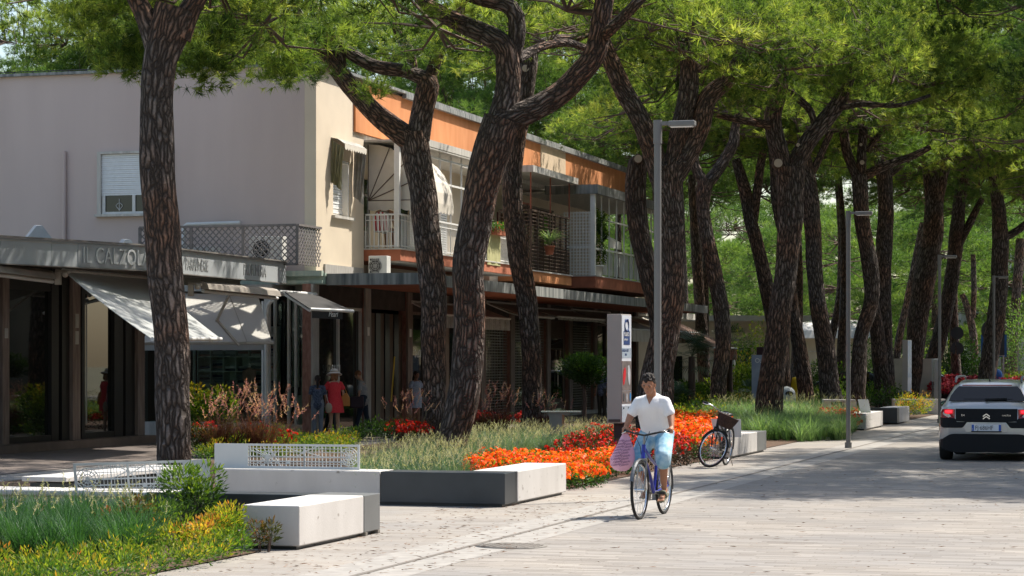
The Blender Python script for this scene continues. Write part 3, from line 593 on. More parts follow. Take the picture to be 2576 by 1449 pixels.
_nt.links.new(_f.outputs[0], _m.inputs[0]); _nt.links.new(_t.outputs[0], _m.inputs[1]); _nt.links.new(_g.outputs[0], _m.inputs[2]); _nt.links.new(_m.outputs[0], _nt.nodes['Material Output'].inputs[0])
B0 = thing('shop_building', 'two storey building with mauve side wall, cream and orange front and shops below', 'building', W(0, 0, 0))
ROOF = 9.02
# walls: side (facing the camera) and body
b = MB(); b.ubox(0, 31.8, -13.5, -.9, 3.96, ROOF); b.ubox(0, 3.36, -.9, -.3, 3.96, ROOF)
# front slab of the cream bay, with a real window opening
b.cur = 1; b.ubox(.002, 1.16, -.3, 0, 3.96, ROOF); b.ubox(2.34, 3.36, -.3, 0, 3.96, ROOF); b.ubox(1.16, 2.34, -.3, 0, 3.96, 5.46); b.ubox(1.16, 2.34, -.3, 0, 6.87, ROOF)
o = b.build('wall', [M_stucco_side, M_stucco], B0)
b = MB(); b.ubox(3.37, 31.8, -.9, -.86, 3.96, 7.5); b.build('wall', M_stucco, B0)
b = MB(); b.ubox(3.37, 31.8, -.86, 0, 7.5, 7.64); b.ubox(3.37, 31.8, -.9, -.02, 8.96, ROOF); b.build('ceiling', M_concl, B0)
b = MB(); b.ubox(2.6, 19.9, -.02, .06, 7.66, 8.93); b.ubox(23.0, 31.8, -.02, .06, 7.66, 8.93); b.build('fascia_band', M_orange, B0)
b = MB(); b.ubox(19.9, 23.0, -.02, .075, 7.66, 8.93); b.build('fascia_panel', M_creampanel, B0)
b = MB(); b.ubox(-.1, 31.9, -13.6, .16, ROOF, ROOF+.07); b.ubox(6.2, 31.9, .06, .18, 8.9, ROOF); b.build('roof', M_concrete, B0)
# thin cable clips along the parapet of the side wall
b = MB()
for i in range(26): b.box(W(-.06, -.6-i*.5, ROOF+.09), (.03, .03, .05))
b.tube([W(-.06, -13, ROOF+.11), W(-.06, -.3, ROOF+.11)], .012, 6); b.build('cable', M_black, B0)
# front window
b = MB()
for i in range(23): z = 5.48+i*.06; b.ubox(1.17, 2.33, -.22, -.185+.012*(i % 2), z, z+.052)
sh = b.build('window', M_pvc, B0); b = MB(); b.ubox(1.05, 2.45, -.02, .1, 5.39, 5.455); b.build('sill', M_concl, sh)
b = MB(); b.ubox(2.27, 2.335, -.19, -.02, 5.46, 6.86); b.ubox(1.17, 2.33, -.19, -.02, 6.80, 6.86); b.build('frame', M_white, sh)
# side window: marble frame, shutter three quarters down, small panes beneath
def sbox(b, t0, t1, d0, d1, z0, z1): return b.ubox(-d1, -d0, -t1, -t0, z0, z1)   # t = metres left of the corner, d = metres proud of the side wall
b = MB()
for i in range(21): z = 5.97+i*.049; sbox(b, 3.92, 5.70, .005, .03+.010*(i % 2), z, z+.043)
sw = b.build('window', M_pvc, B0)
b = MB(); sbox(b, 5.70, 5.80, .002, .10, 5.50, 7.06); sbox(b, 3.82, 3.92, .002, .10, 5.50, 7.06); sbox(b, 3.92, 5.70, .002, .10, 7.0, 7.06); sbox(b, 3.76, 5.86, .002, .14, 5.44, 5.50); b.build('frame', M_concl, sw)
b = MB(); sbox(b, 3.93, 5.69, .005, .012, 5.5, 5.97); b.build('pane', M_dglass, sw)
b = MB()
for t0 in (3.93, 4.78, 5.60): sbox(b, t0, t0+.08, .012, .05, 5.5, 5.97)
sbox(b, 3.93, 5.69, .012, .045, 5.5, 5.56)
for t in (4.4, 5.22):
    for s in (-1, 1):
        b.tube([W(-.03, -t, 5.6)]+[W(-.03, -(t+s*(.05+.04*math.sin(a))), 5.66+.06*a/2) for a in (0, 1, 2, 3, 4)], .008, 5)
    b.tube([W(-.03, -t, 5.58), W(-.03, -t, 5.88)], .009, 5)
b.build('sash', M_offwhite, sw)
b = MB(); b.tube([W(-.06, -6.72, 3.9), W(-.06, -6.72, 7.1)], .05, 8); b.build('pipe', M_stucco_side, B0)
# canopy over the shops
b = MB(); b.ubox(-.0, 34.2, .0, 2.57, 3.72, 3.92); b.build('canopy', M_terra, B0)
b = MB(); b.ubox(.35, 34.25, 2.57, 2.66, 3.68, 3.96); b.ubox(-.08, 0, .3, 2.66, 3.68, 3.96); b.ubox(34.2, 34.26, 0, 2.57, 3.68, 3.96); b.build('fascia', M_concrete, B0)
b = MB(); b.ubox(-.12, .0, -1.9, .28, 3.70, 3.98); b.ubox(-.25, -.12, -1.9, .24, 3.90, 4.03); b.ubox(-.2, -.12, -1.9, .24, 3.72, 3.80); b.build('gutter', M_copper, B0)
b = MB(); b.ubox(0, 34, .0, 2.5, 3.925, 3.94); b.cur = 1; b.ubox(.5, 3.2, .0, .05, 3.96, 4.22); b.build('flashing', [M_concrete, M_greystone], B0)
# ---- ground floor front: pillars, glass, doors
us = [u_at(x, 0) for x in (790, 922, 1028, 1120, 1213, 1287, 1378, 1434, 1496, 1560, 1600)]+[34]
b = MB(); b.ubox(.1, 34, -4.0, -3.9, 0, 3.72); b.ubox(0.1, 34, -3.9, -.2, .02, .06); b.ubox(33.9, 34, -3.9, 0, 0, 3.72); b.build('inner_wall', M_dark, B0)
b = MB(); b.ubox(.1, 34, -.18, -.02, 3.2, 3.72); b.build('lintel', mat('brown_lintel', (.05, .035, .03), .8, var=.3), B0)
b = MB(); b.ubox(-.2, 34, -.5, .14, 0, .13); b.build('plinth', M_greystone, B0)
for i, u in enumerate(us[:-1]):
    b = MB(); w_ = .42; c = MB()
    b.ubox(u-w_/2, u+w_/2, -.2, .05, .131, 3.71); b.cur = 1; b.ubox(u-w_/2-.003, u-w_/2+.14, -.22, .0, .131, 3.71)
    p = b.build('pillar', [M_greystone if i in (0, 1) else M_pillar, M_redstone], B0)
    if i in (1, 2): b = MB(); b.ubox(u-.08, u+.06, .05, .065, 2.5, 2.72); b.build('number_plate', M_white, p)
kinds = ['glass', 'stripes', 'glass', 'glass', 'grille', 'grille', 'door', 'grille', 'glass', 'glass', 'glass']
for i in range(len(us)-1):
    u0, u1 = us[i]+.215, us[i+1]-.215; k = kinds[i]
    if k in ('glass',):
        b = MB(); b.ubox(u0, u1, -.14, -.12, .14, 3.2); o = b.build('shop_window', M_dglass, B0)
        b = MB(); n_ = max(1, int((u1-u0)/1.2))
        for j in range(n_+1): q = u0+(u1-u0-.06)*j/n_; b.ubox(q, q+.06, -.12, -.05, .14, 3.2)
        b.ubox(u0+.06, u1-.06, -.119, -.06, 3.12, 3.198); b.build('frame', M_pillar if i else M_offwhite, o)
    elif k == 'stripes':
        b = MB(); n_ = 8
        for j in range(n_): q = u0+(u1-u0)*j/n_; b.cur = j % 2; b.ubox(q, q+(u1-u0)/n_-.012, -.14-.03*(j % 2), -.08-.03*(j % 2), .14, 3.1)
        b.build('folding_door', [M_black, M_brownwood], B0)
    elif k == 'door':
        b = MB(); b.ubox(u0, u1, -.14, -.11, .14, 3.2); o = b.build('door', M_brownwood, B0)
        b = MB(); b.ubox(u0+.3, u1-.4, -.11, -.09, .6, 2.6); b.build('pane', M_dglass, o)
        b = MB(); b.bar(W((u0+u1)/2, -.04, 1.0), W((u0+u1)/2, -.04, 1.5), .04); b.build('handle', M_grille, o)
    else:
        b = MB(); b.ubox(u0, u1, -.30, -.28, .14, 3.2); o = b.build('shop_window', M_dglass, B0)
        g = MB(); nr = 34
        for j in range(nr): z = .2+j*(2.95/nr); g.ubox(u0, u1, -.12, -.10, z, z+.022)
        nc = int((u1-u0)/.16)
        for j in range(nc+1): q = u0+(u1-u0)*j/nc-.008; g.ubox(q, q+.016, -.099, -.085, .14, 3.18)
        g.build('roller_grille', M_grille, o)
# lit goods seen behind one grille, and a string of amber lights
# ---- glazed corner bay under the side wall (faces the camera)
va, vb = v_at(690, .3), v_at(792, .3)
b = MB(); b.ubox(.3, .32, va, vb, .3, 3.5); o = b.build('shop_window', M_glassc, B0)
b = MB()
for x in (692, 727, 745, 790): q = v_at(x, .25); b.ubox(.2, .3, q-.03, q+.03, .3, 3.5)
b.ubox(.22, .3, va, vb, 3.44, 3.54); b.build('frame', M_offwhite, o)
b = MB(); b.ubox(.1, .9, va, vb, .0, .3); b.build('plinth', M_concl, B0)
# striped blind and dark backing inside the bay
b = MB()
for j in range(9): q = va+(vb-va)*j/9; b.ubox(1.2, 1.22, q, q+(vb-va)/18, 1.2 if j % 3 else .4, 3.4)
b.build('striped_blind', mat('blind_cloth', (.55, .56, .52), .9), B0)
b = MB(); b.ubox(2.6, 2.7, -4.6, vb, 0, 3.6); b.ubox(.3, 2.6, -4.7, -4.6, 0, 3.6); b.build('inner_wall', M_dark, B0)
# corner counter visible behind the glass
b = MB(); b.ubox(.9, 1.5, v_at(745, 1), v_at(782, 1), .3, 1.0); b.ubox(1.0, 1.3, v_at(757, 1), v_at(772, 1), 1.0, 1.45); b.build('counter', M_white, B0)
# ---- clothes shop between the blocks: shelves behind glass (faces the camera)
v0, v1 = v_at(357, -.3), v_at(664, -.3)
b = MB(); b.ubox(-.3, -.28, v0, v1, .35, 3.3); o = b.build('shop_window', M_glassc, B0)
b = MB()
for q in (v0, v0+1.1, v1-.04): b.ubox(-.36, -.3, q, q+.05, .35, 3.3)
b.ubox(-.35, -.3, v0, v1, 2.26, 2.40); b.build('frame', M_white, o)
b = MB(); b.ubox(-.5, 1, v0, v1, 0, .35); b.build('plinth', M_concl, B0)
b = MB(); b.ubox(-.5, 1, v0-4, v1+.3, 3.55, 3.7); b.build('ceiling', M_concl, B0)
M_shelf = mat('shelf_board', (.55, .60, .55), .6)
b = MB(); va_ = v1-2.05
for j in range(7): q = va_+j*.34; b.ubox(.35, .75, q, q+.02, .4, 2.7)
for j in range(7): z = .5+j*.36; b.ubox(.352, .75, va_, v1, z, z+.02)
b.ubox(.75, .77, va_, v1, .4, 2.7); o = b.build('shelf_unit', M_shelf, B0)
rg = random.Random(8); cl = [mat('cloth_%s' % n, c, .9) for n, c in (('white', (.6, .6, .58)), ('grey', (.25, .26, .27)), ('navy', (.05, .06, .1)), ('rose', (.45, .28, .25)))]
b = MB()
for i in range(6):
    for j in range(6):
        q = va_+i*.34+.04; z = .52+j*.36
        for k in range(rg.randint(2, 4)): b.cur = rg.choice([0, 0, 1, 1, 2, 3]); b.ubox(.40, .70, q+rg.uniform(0, .02), q+.27, z+k*.07, z+k*.07+.055)
b.build('folded_clothes', cl, o)
b = MB()
for j in range(6): q = v0+.15+j*.17; b.ubox(.5, .52, q, q+.07, .9, 2.4)
b.build('striped_blind', M_white, B0)
b = MB(); q = v_at(470, 1.6); b.ubox(1.9, 2.0, v0, va_, .2, 3.3); b.build('inner_wall', mat('dim_green_wall', (.06, .075, .06), .9), B0)
# dress form in the window
t = thing('mannequin', 'dress form in a dusty pink dress behind the shelved shop window', 'mannequin', W(.1, v_at(627, .1), .35))
c0 = world_loc(t); b = MB(); b.lathe(c0, [(.16, 0), (.16, .02), (.015, .04), (.015, .75)], 12); b.build('stand', M_white, t)
b = MB(); b.lathe(c0+Vector((0, 0, .3)), [(.24, 0), (.21, .25), (.15, .5), (.13, .62), (.17, .8), (.17, .95), (.06, 1.02), (.04, 1.04)], 16); b.build('dress', cl[3], t)
b = MB(); b.lathe(c0+Vector((0, 0, 1.34)), [(.035, 0), (.035, .08), (.0, .12)], 10); b.build('neck', M_white, t)
# white downpipe at the joint
b = MB(); q = v_at(671, -.45); b.tube([W(-.45, q, 0), W(-.45, q, 3.0), W(-.5, q+.05, 3.2), W(-.6, q+.2, 3.32)], .055, 10); b.ubox(-.4, -.3, q-.09, q+.05, 0, 3.5); b.build('downpipe', M_offwhite, B0)
# ---- balconies
def railing(b, pts, z0, z1, n_per=9, w_=.022, panel=None):
    for (a, c) in zip(pts[:-1], pts[1:]):
        L_ = ((a[0]-c[0])**2+(a[1]-c[1])**2)**.5; n = max(2, int(L_*n_per))
        b.bar(W(*a, z1), W(*c, z1), .05, .04); b.bar(W(*a, z0+.06), W(*c, z0+.06), .03, .03); b.bar(W(*a, z1-.14), W(*c, z1-.14), .03, .02)
        for i in range(n+1): t = i/n; q = (a[0]+(c[0]-a[0])*t, a[1]+(c[1]-a[1])*t); b.bar(W(*q, z0), W(*q, z1-.02), w_, w_)
# first
b = MB(); b.ubox(3.4, 14.2, -.86, .98, 4.42, 4.70); bal = b.build('balcony', M_terra, B0)
b = MB(); b.ubox(3.36, 14.2, -.86, 1.02, 4.70, 4.735); b.ubox(3.6, 14, .1, .9, 4.395, 4.418); b.build('floor_slab', M_concl, bal)
b = MB(); railing(b, [(3.45, .02), (3.45, .95), (14.1, .95)], 4.735, 5.60); b.build('railing', M_white, bal)
pv = v_at(999, 3.5); b = MB(); b.ubox(3.46, 3.58, pv-.07, pv+.07, 4.737, 7.5); b.build('post', M_white, B0)
b = MB(); b.ubox(3.38, 11.0, -.86, 1.05, 7.47, 7.52); b.ubox(3.38, 11, .98, 1.06, 7.521, 7.70); b.build('canopy', M_concl, B0)
fr = MB()
ua, ub = u_at(1085, .9), u_at(1212, .9)
for j in range(7): q = ua-1.2+(ub-ua+1.2)*j/6; fr.bar(W(q, .9, 4.74), W(q, .9, 7.46), .05)
fr.bar(W(ua-1.2, .9, 6.65), W(ub, .9, 6.65), .05); fr.bar(W(ua-1.2, .9, 7.3), W(ub, .9, 7.3), .05); fr.build('window_frame', M_white, bal)
b = MB()
for (u, w_, z0, z1) in ((4.4, .35, 4.74, 6.9), (5.2, .9, 4.74, 6.7), (8.3, .9, 4.74, 6.8), (11.5, 1.2, 4.9, 6.7)): b.ubox(u, u+w_, -.855, -.82, z0, z1)
b.build('balcony_door', M_dglass, bal)
b = MB()
for i in range(26): z = 4.95+i*.07; b.ubox(11.5, 12.7, -.81, -.79, z, z+.055); b.ubox(9.3, 10.0, -.81, -.79, z, z+.055)
b.build('shutter', M_pvc, bal)
# second: brown trellis
b = MB(); b.ubox(15.4, 20.1, -.86, 1.05, 4.30, 4.60); bal2 = b.build('balcony', M_orange, B0)
b = MB(); b.ubox(15.36, 20.12, -.86, 1.09, 4.60, 4.64); b.build('floor_slab', M_concl, bal2)
b = MB()
for (a, c) in (((15.45, .0), (15.45, 1.0)), ((15.45, 1.0), (20.0, 1.0))):
    L_ = math.dist(a, c); n = int(L_/.085)
    for i in range(n+1):
        t = i/n; q = (a[0]+(c[0]-a[0])*t, a[1]+(c[1]-a[1])*t)
        if i % 8 == 0: b.bar(W(*q, 4.64), W(*q, 6.45), .07)
        else: b.bar(W(*q, 4.64), W(*q, 5.45), .02)
    for j in range(16):
        z = 4.72+j*.11; b.bar(W(*a, z), W(*c, z), .025, .03)
    b.bar(W(*a, 6.47), W(*c, 6.47), .08, .06)
b.build('trellis', M_brownwood, bal2)
b = MB()
for q in ((15.45, 1.0), (17.7, 1.0), (20.0, 1.0)): b.bar(W(*q, 6.5), W(*q, 7.62), .045)
b.bar(W(15.0, .5, 6.75), W(17, .5, 6.75), .06); b.build('post', mat('rusty_steel', (.28, .09, .05), .7), bal2)
b = MB(); b.ubox(15.2, 20.6, -.8, 1.15, 7.62, 7.82); b.build('canopy', M_concl, B0)
b = MB(); b.ubox(16, 17.5, -.85, -.8, 4.7, 6.9); b.ubox(18, 19.2, -.85, -.8, 4.7, 6.6); b.build('balcony_door', mat('maroon_door', (.12, .03, .025), .5), bal2)
b = MB(); b.ubox(16.3, 19.2, .0, .7, 6.62, 6.68)
for q in ((16.4, .1), (17.8, .1), (19.1, .1), (16.4, .65), (17.8, .65), (19.1, .65)): b.bar(W(*q, 4.64), W(*q, 6.62), .05)
b.ubox(16.4, 19.1, .05, .1, 6.2, 6.55); b.build('lean_to', M_brownwood, bal2)
# third
b = MB(); b.ubox(20.7, 31.8, -.86, 1.70, 4.25, 4.62); bal3 = b.build('balcony', M_terra, B0)
b = MB(); b.ubox(20.66, 31.8, -.86, 1.74, 4.62, 4.66); b.build('floor_slab', M_concl, bal3)
b = MB(); b.ubox(20.7, 31.8, -.86, 1.72, 7.36, 7.42); b.cur = 1; b.ubox(20.7, 31.8, 1.72, 1.80, 7.32, 7.62); b.ubox(20.62, 20.7, .0, 1.80, 7.32, 7.62); b.build('canopy', [M_concl, M_concrete], B0)
b = MB(); b.ubox(20.72, 20.86, 1.52, 1.68, 4.66, 7.32); b.build('post', M_white, bal3)
b = MB()
for i in range(9): q = .62+i*.105; b.ubox(20.74, 20.76, q, q+.03, 4.66, 6.75)
for i in range(20): z = 4.7+i*.105; b.ubox(20.76, 20.78, .6, 1.5, z, z+(.03 if i != 8 else .09))
b.cur = 1; b.ubox(21.0, 21.02, .3, 1.5, 4.66, 6.7); b.build('lattice', [M_white, M_stucco], bal3)
b = MB()
for j in range(10): q = 21.9+j*1.05; b.bar(W(q, 1.6, 4.66), W(q, 1.6, 7.32), .05)
b.bar(W(21, 1.6, 6.55), W(31.6, 1.6, 6.55), .05); b.bar(W(21, 1.6, 5.55), W(31.6, 1.6, 5.55), .06); b.build('window_frame', M_white, bal3)
b = MB()
for j in range(13): q = 22.2+j*.75; b.ubox(q, q+.6, 1.56, 1.58, 4.72, 5.5)
b.build('railing_panel', mat('grey_panel', (.42, .43, .42), .6), bal3)
b = MB(); b.ubox(23, 24.2, -.85, -.8, 4.7, 6.8); b.ubox(26.5, 29, -.85, -.8, 4.7, 6.8); b.build('balcony_door', M_dglass, bal3)
# under-balcony reveals seen between canopy and balcony slabs
b = MB(); b.ubox(14.4, 15.3, -.85, .0, 3.96, 4.9); b.build('wall', M_stucco, B0)
# lower annex beyond: roof terrace block past the end
B1 = thing('annex', 'cream flat-roofed annex with a small terrace beyond the orange-banded building', 'building', W(34.5, -2, 0))
b = MB(); b.ubox(34.6, 44, -10, -1.0, 0, 3.6); b.build('wall', M_stucco, B1)
b = MB(); b.ubox(34.5, 44.1, -10.1, .2, 3.6, 3.85); b.build('roof', M_concl, B1)
b = MB(); b.ubox(34.7, 38, -9, -.3, 3.851, 4.9); b.ubox(36, 36.3, -.4, -.1, 4.9, 5.6); b.build('parapet', M_stucco, B1)
# ------------------------------------------------------------------ awnings
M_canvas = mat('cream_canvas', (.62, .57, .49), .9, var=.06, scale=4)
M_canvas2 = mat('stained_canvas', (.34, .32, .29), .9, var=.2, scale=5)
M_awgrey = mat('pale_awning_cloth', (.52, .54, .55), .85, var=.05, scale=4)
def cloth_mix(name, col, tr=.35):
    m = mat(name, col, .9, var=.05, scale=5); nt = m.node_tree; b = nt.nodes['Principled BSDF']; t = nt.nodes.new('ShaderNodeBsdfTranslucent'); t.inputs[0].default_value = (*[min(1, c*1.2) for c in col], 1)
    x = nt.nodes.new('ShaderNodeMixShader'); x.inputs[0].default_value = tr; nt.links.new(b.outputs[0], x.inputs[1]); nt.links.new(t.outputs[0], x.inputs[2]); nt.links.new(x.outputs[0], nt.nodes['Material Output'].inputs[0]); return m
M_awtr = cloth_mix('translucent_awning', (.62, .63, .62), .5)
def awning(label, u0, u1, va, za, vb, zb, cloth, val=.22, valm=None, scallop=False, bar=True, name='awning', group='awnings along the shop fronts', sag=0):
    t = thing(name, label, 'awning', W((u0+u1)/2, va, 0), 0, group)
    b = MB(); N = 8
    g = [[W(u0+(u1-u0)*j/N, va+(vb-va)*i/3, za+(zb-za)*i/3-sag*math.sin(math.pi*i/3)) for j in range(N+1)] for i in range(4)]
    b.sheet(g); b.build('canopy_cloth', cloth, t, solid=.015)
    if val:
        b = MB(); n = int((u1-u0)/.12)
        for j in range(n):
            a = u0+(u1-u0)*j/n; c = u0+(u1-u0)*(j+1)/n; d = .04*abs(math.sin((j+.5)*math.pi/2.0)) if scallop else 0; wv = .012*math.sin(j*1.3)
            b.add([W(a, vb+.01+wv, zb), W(c, vb+.01+wv, zb), W(c, vb+.02+wv, zb-val-d), W(a, vb+.02+wv, zb-val-d)], [(0, 1, 2, 3)])
        b.build('valance', valm or cloth, t, solid=.008)
    if bar:
        b = MB(); b.tube([W(u0-.03, vb, zb), W(u1+.03, vb, zb)], .035, 10); b.tube([W(u0-.02, va, za), W(u1+.02, va, za)], .05, 10)
        for q in (u0+.2, u1-.2): m_ = W(q+.25, (va+vb)/2, (za+zb)/2-.1); b.bar(W(q, va, za-.05), m_, .035); b.bar(m_, W(q, vb, zb-.03), .035)
        b.build('arm_frame', M_offwhite, t)
    return t
# shop front row
M_blackcloth = mat('black_cloth', (.035, .033, .032), .8, var=.2)
t = thing('awning', 'small black awning with white script on its valance beside the glazed corner', 'awning', W(.3, -1, 0), 0, 'awnings along the shop fronts')
pA, pB = P(716, 735, 54.6), P(795, 742, 55.6); q0, q1 = P(781, 778, 53.4), P(889, 783, 54.0)
b = MB(); b.sheet([[pA+(pB-pA)*j/6+((q0+(q1-q0)*j/6)-(pA+(pB-pA)*j/6))*i/4 for j in range(7)] for i in range(5)]); b.build('canopy_cloth', M_blackcloth, t, solid=.015)
b = MB(); b.tube([q0, q1], .04, 10); b.build('front_bar', M_white, t)
b = MB(); b.bar(pA+Vector((0, 0, -.05)), q0+Vector((0, .05, -.04)), .05); b.tube([pA-Vector((.2, 0, 0)), pB], .06, 8); b.build('arm_frame', M_offwhite, t)
d_ = (q1-q0).normalized(); qa = q0+d_*.04; qb = q0+d_*.84; b = MB(); b.add([qa, qb, qb-ZU*.2, qa-ZU*.2], [(0, 1, 2, 3)]); vl = b.build('valance', M_blackcloth, t, solid=.01)
text('Pearl', .19, M_white, vl, qa+d_*.42+Vector((.01, -.02, -.15)), d_, ZU, name='lettering', shear=.35, sx=.62)
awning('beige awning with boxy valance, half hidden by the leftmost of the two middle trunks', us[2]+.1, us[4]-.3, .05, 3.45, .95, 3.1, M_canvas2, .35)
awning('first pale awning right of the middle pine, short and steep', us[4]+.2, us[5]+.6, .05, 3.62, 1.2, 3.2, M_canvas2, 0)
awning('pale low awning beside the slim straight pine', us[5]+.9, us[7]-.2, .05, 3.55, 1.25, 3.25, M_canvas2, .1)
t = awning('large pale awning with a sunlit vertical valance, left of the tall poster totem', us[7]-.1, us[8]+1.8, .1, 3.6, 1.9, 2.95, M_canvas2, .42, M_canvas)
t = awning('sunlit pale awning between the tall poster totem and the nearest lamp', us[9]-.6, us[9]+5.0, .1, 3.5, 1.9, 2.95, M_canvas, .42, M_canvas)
M_brownaw = mat('brown_awning', (.17, .10, .075), .9, var=.15)
t = awning('brown awning with lettered valance at the far end of the shops', 32.2, 36.8, 1.0, 3.35, 3.3, 2.35, M_brownaw, .45, mat('rust_valance', (.20, .075, .045), .9))
text('ONDE SEI', .42, M_offwhite, t, W(32.35, 3.36, 1.98), U, ZU, name='lettering')
# balcony fan awning
t = thing('awning', 'domed cream awning with fan-shaped side over the first balcony', 'awning', W(3.7, 0, 5.98))
b = MB(); cz = 5.98; prof = [(1.5*math.sin(a)+.0, cz+1.45*math.cos(a)) for a in [math.pi/2*i/8 for i in range(9)]]
b.sheet([[W(3.72+2.45*j/4, v, z) for j in range(5)] for v, z in prof]); b.build('dome_cloth', M_canvas, t, solid=.015)
b = MB(); pts = [W(3.72, v, z) for v, z in prof]; b.add([W(3.72, .0, cz)]+pts, [(0, i+1, i+2) for i in range(8)]); b.build('side_fan', M_canvas, t, solid=.012); b = MB(); pts = [W(6.17, v, z) for v, z in prof]; b.add([W(6.17, .0, cz)]+pts, [(0, i+1, i+2) for i in range(8)]); b.build('side_fan', M_canvas, t, solid=.012)
b = MB()
for i in range(0, 9, 2): b.tube([W(3.70, 0, cz), W(3.70, *prof[i])], .012, 6)
b.build('rib', M_twig, t)
def scallops(b, a, c, z, h, n):
    a = Vector(a); c = Vector(c)
    for i in range(n):
        p = a+(c-a)*i/n; q = a+(c-a)*(i+1)/n; vs = [p+ZU*z, q+ZU*z]+[q+(p-q)*k/6+ZU*(z-h-.05*math.sin(math.pi*k/6)) for k in range(7)]
        b.add(vs, [tuple(range(len(vs)))])
b = MB(); scallops(b, W(3.70, .0), W(3.70, 1.5), cz, .22, 5); scallops(b, W(3.72, 1.51), W(6.17, 1.51), cz, .22, 9); b.build('valance', M_canvas, t, solid=.006)
# window drop awning: folded, with hanging side cloths
t = thing('awning', 'weathered scalloped window awning with drooping side cloths on the cream wall', 'awning', W(1.7, 0, 7.0))
b = MB(); b.sheet([[W(1.0+1.55*j/6, v, z) for j in range(7)] for v, z in ((.0, 7.36), (.18, 7.32), (.36, 7.2))]); b.build('canopy_cloth', M_canvas2, t, solid=.015)
b = MB(); scallops(b, W(1.0, .37), W(2.55, .37), 7.2, .1, 9); b.build('valance', M_canvas, t, solid=.006)
M_olive = cloth_mix('faded_green_cloth', (.32, .31, .20), .3)
for uu, zb, mm in ((.98, 6.15, M_olive), (2.56, 5.9, M_canvas2)):
    b = MB(); b.sheet([[W(uu+.04*math.sin(j*2.1+i), 0.02+.33*j/10*(1-.25*i/6*(1 if j > 5 else .2)), 7.3-(.2*j/10)-(7.2-zb)*i/6) for j in range(11)] for i in range(7)]); b.build('side_cloth', mm, t, solid=.01)
# tiny distant white awning on the third balcony
t = thing('awning', 'small white drop awning with toothed edge inside the third balcony', 'awning', W(25, 1, 6))
b = MB(); b.sheet([[W(23.6+1.6*j/4, v, z) for j in range(5)] for v, z in ((.4, 6.5), (1.45, 5.95))]); b.build('canopy_cloth', M_white, t, solid=.01)
b = MB(); scallops(b, W(23.6, 1.46), W(25.2, 1.46), 5.95, .22, 8); b.build('valance', M_white, t, solid=.006)
# ------------------------------------------------------------------ things on balconies and canopy
def ac_unit(label, org, ux, vy, w_, h_, d_=.3, rust=False):
    t = thing('air_conditioner', label, 'air conditioner', org)
    X, Yd = Vector(ux), Vector(vy); c = Vector(org)+X*w_/2+Yd*d_/2+ZU*h_/2
    b = MB(); b.box(c, (w_, d_, h_), (X, Yd, ZU)); b.build('casing', M_offwhite, t, bevel=.01, weld=True)
    f = c-Yd*(d_/2+.003)+X*(-w_*.12)
    b = MB(); b.lathe(f, [(min(w_, h_)*.36, 0), (min(w_, h_)*.36, .006)], 20, (X, ZU, -Yd)); b.build('fan', M_dark, t)
    b = MB()
    for r in (.1, .2, .3, .36): b.tube([f-Yd*.015+(X*math.cos(a)+ZU*math.sin(a))*r*min(w_, h_) for a in [2*math.pi*i/16 for i in range(16)]], .005, 5, closed=True)
    for i in range(8): a = i*math.pi/4; b.bar(f-Yd*.012, f-Yd*.012+(X*math.cos(a)+ZU*math.sin(a))*.36*min(w_, h_), .006)
    b.build('grille', M_offwhite, t); return t
t = ac_unit('cream air conditioner with slotted front standing on the canopy by the balcony', W(1.9, .66, 3.97), V, U, .48, .5)
b = MB()
for i in range(5):
    for j in range(5): b.ubox(1.885, 1.896, .70+i*.05, .74+i*.05, 4.05+j*.075, 4.1+j*.075)
b.build('slot', M_dark, t)
ac_unit('air conditioner with round fan behind the roof lattice, right', W(-1.2, -1.25, 4.2), V, U, .85, .62)
ac_unit('air conditioner behind the roof lattice, nearer the foreground trunk', W(-1.2, -2.9, 4.1), V, U, .8, .5)
# lattice on the low roof
M_greywood = mat('weathered_wood', (.17, .155, .15), .85, var=.2, scale=8)
t = thing('lattice_fence', 'grey diamond lattice screening air conditioners on the low roof', 'fence', W(-2, -2.2, 4.1))
ul = -1.55; vl0, vl1 = v_at(352, ul), v_at(748, ul); z0, z1 = 4.13, 5.06
def lattice(b, A_, B_, z0, z1, step=.16, w_=.028):
    A_ = Vector(A_); B_ = Vector(B_); L_ = (B_-A_).length; d = (B_-A_)/L_; H = z1-z0
    for s in (-1, 1):
        k = -int(H/step)-1
        while k*step < L_:
            x0 = k*step; x1 = x0+H
            a0 = max(0, x0); a1 = min(L_, x1)
            if a1-a0 > .02:
                za = z0+(a0-x0); zb = z0+(a1-x0)
                if s < 0: za, zb = z1-(a0-x0), z1-(a1-x0)
                n = d.cross(ZU)*.012*s
                b.bar(A_+d*a0+ZU*(za)+n, A_+d*a1+ZU*(zb)+n, w_, .012, up=d.cross(ZU))
            k += 1
b = MB(); A_ = W(ul, vl0, 0); A_.z = 0; Bp = W(ul, vl1, 0); lattice(b, A_, Bp, z0, z1); Cp = W(-.1, vl1+.02, 0); lattice(b, Bp, Cp, z0, z1); b.build('lattice_panel', M_greywood, t)
b = MB()
for q in (0, .33, .66, 1): p = A_+(Bp-A_)*q; b.bar(p+ZU*z0, p+ZU*z1, .07)
b.bar(A_+ZU*z1, Bp+ZU*z1, .09, .05); b.bar(Bp+ZU*z1, Cp+ZU*z1, .09, .05); b.bar(A_+ZU*z0, Bp+ZU*z0, .06, .05); b.build('frame', M_greywood, t)
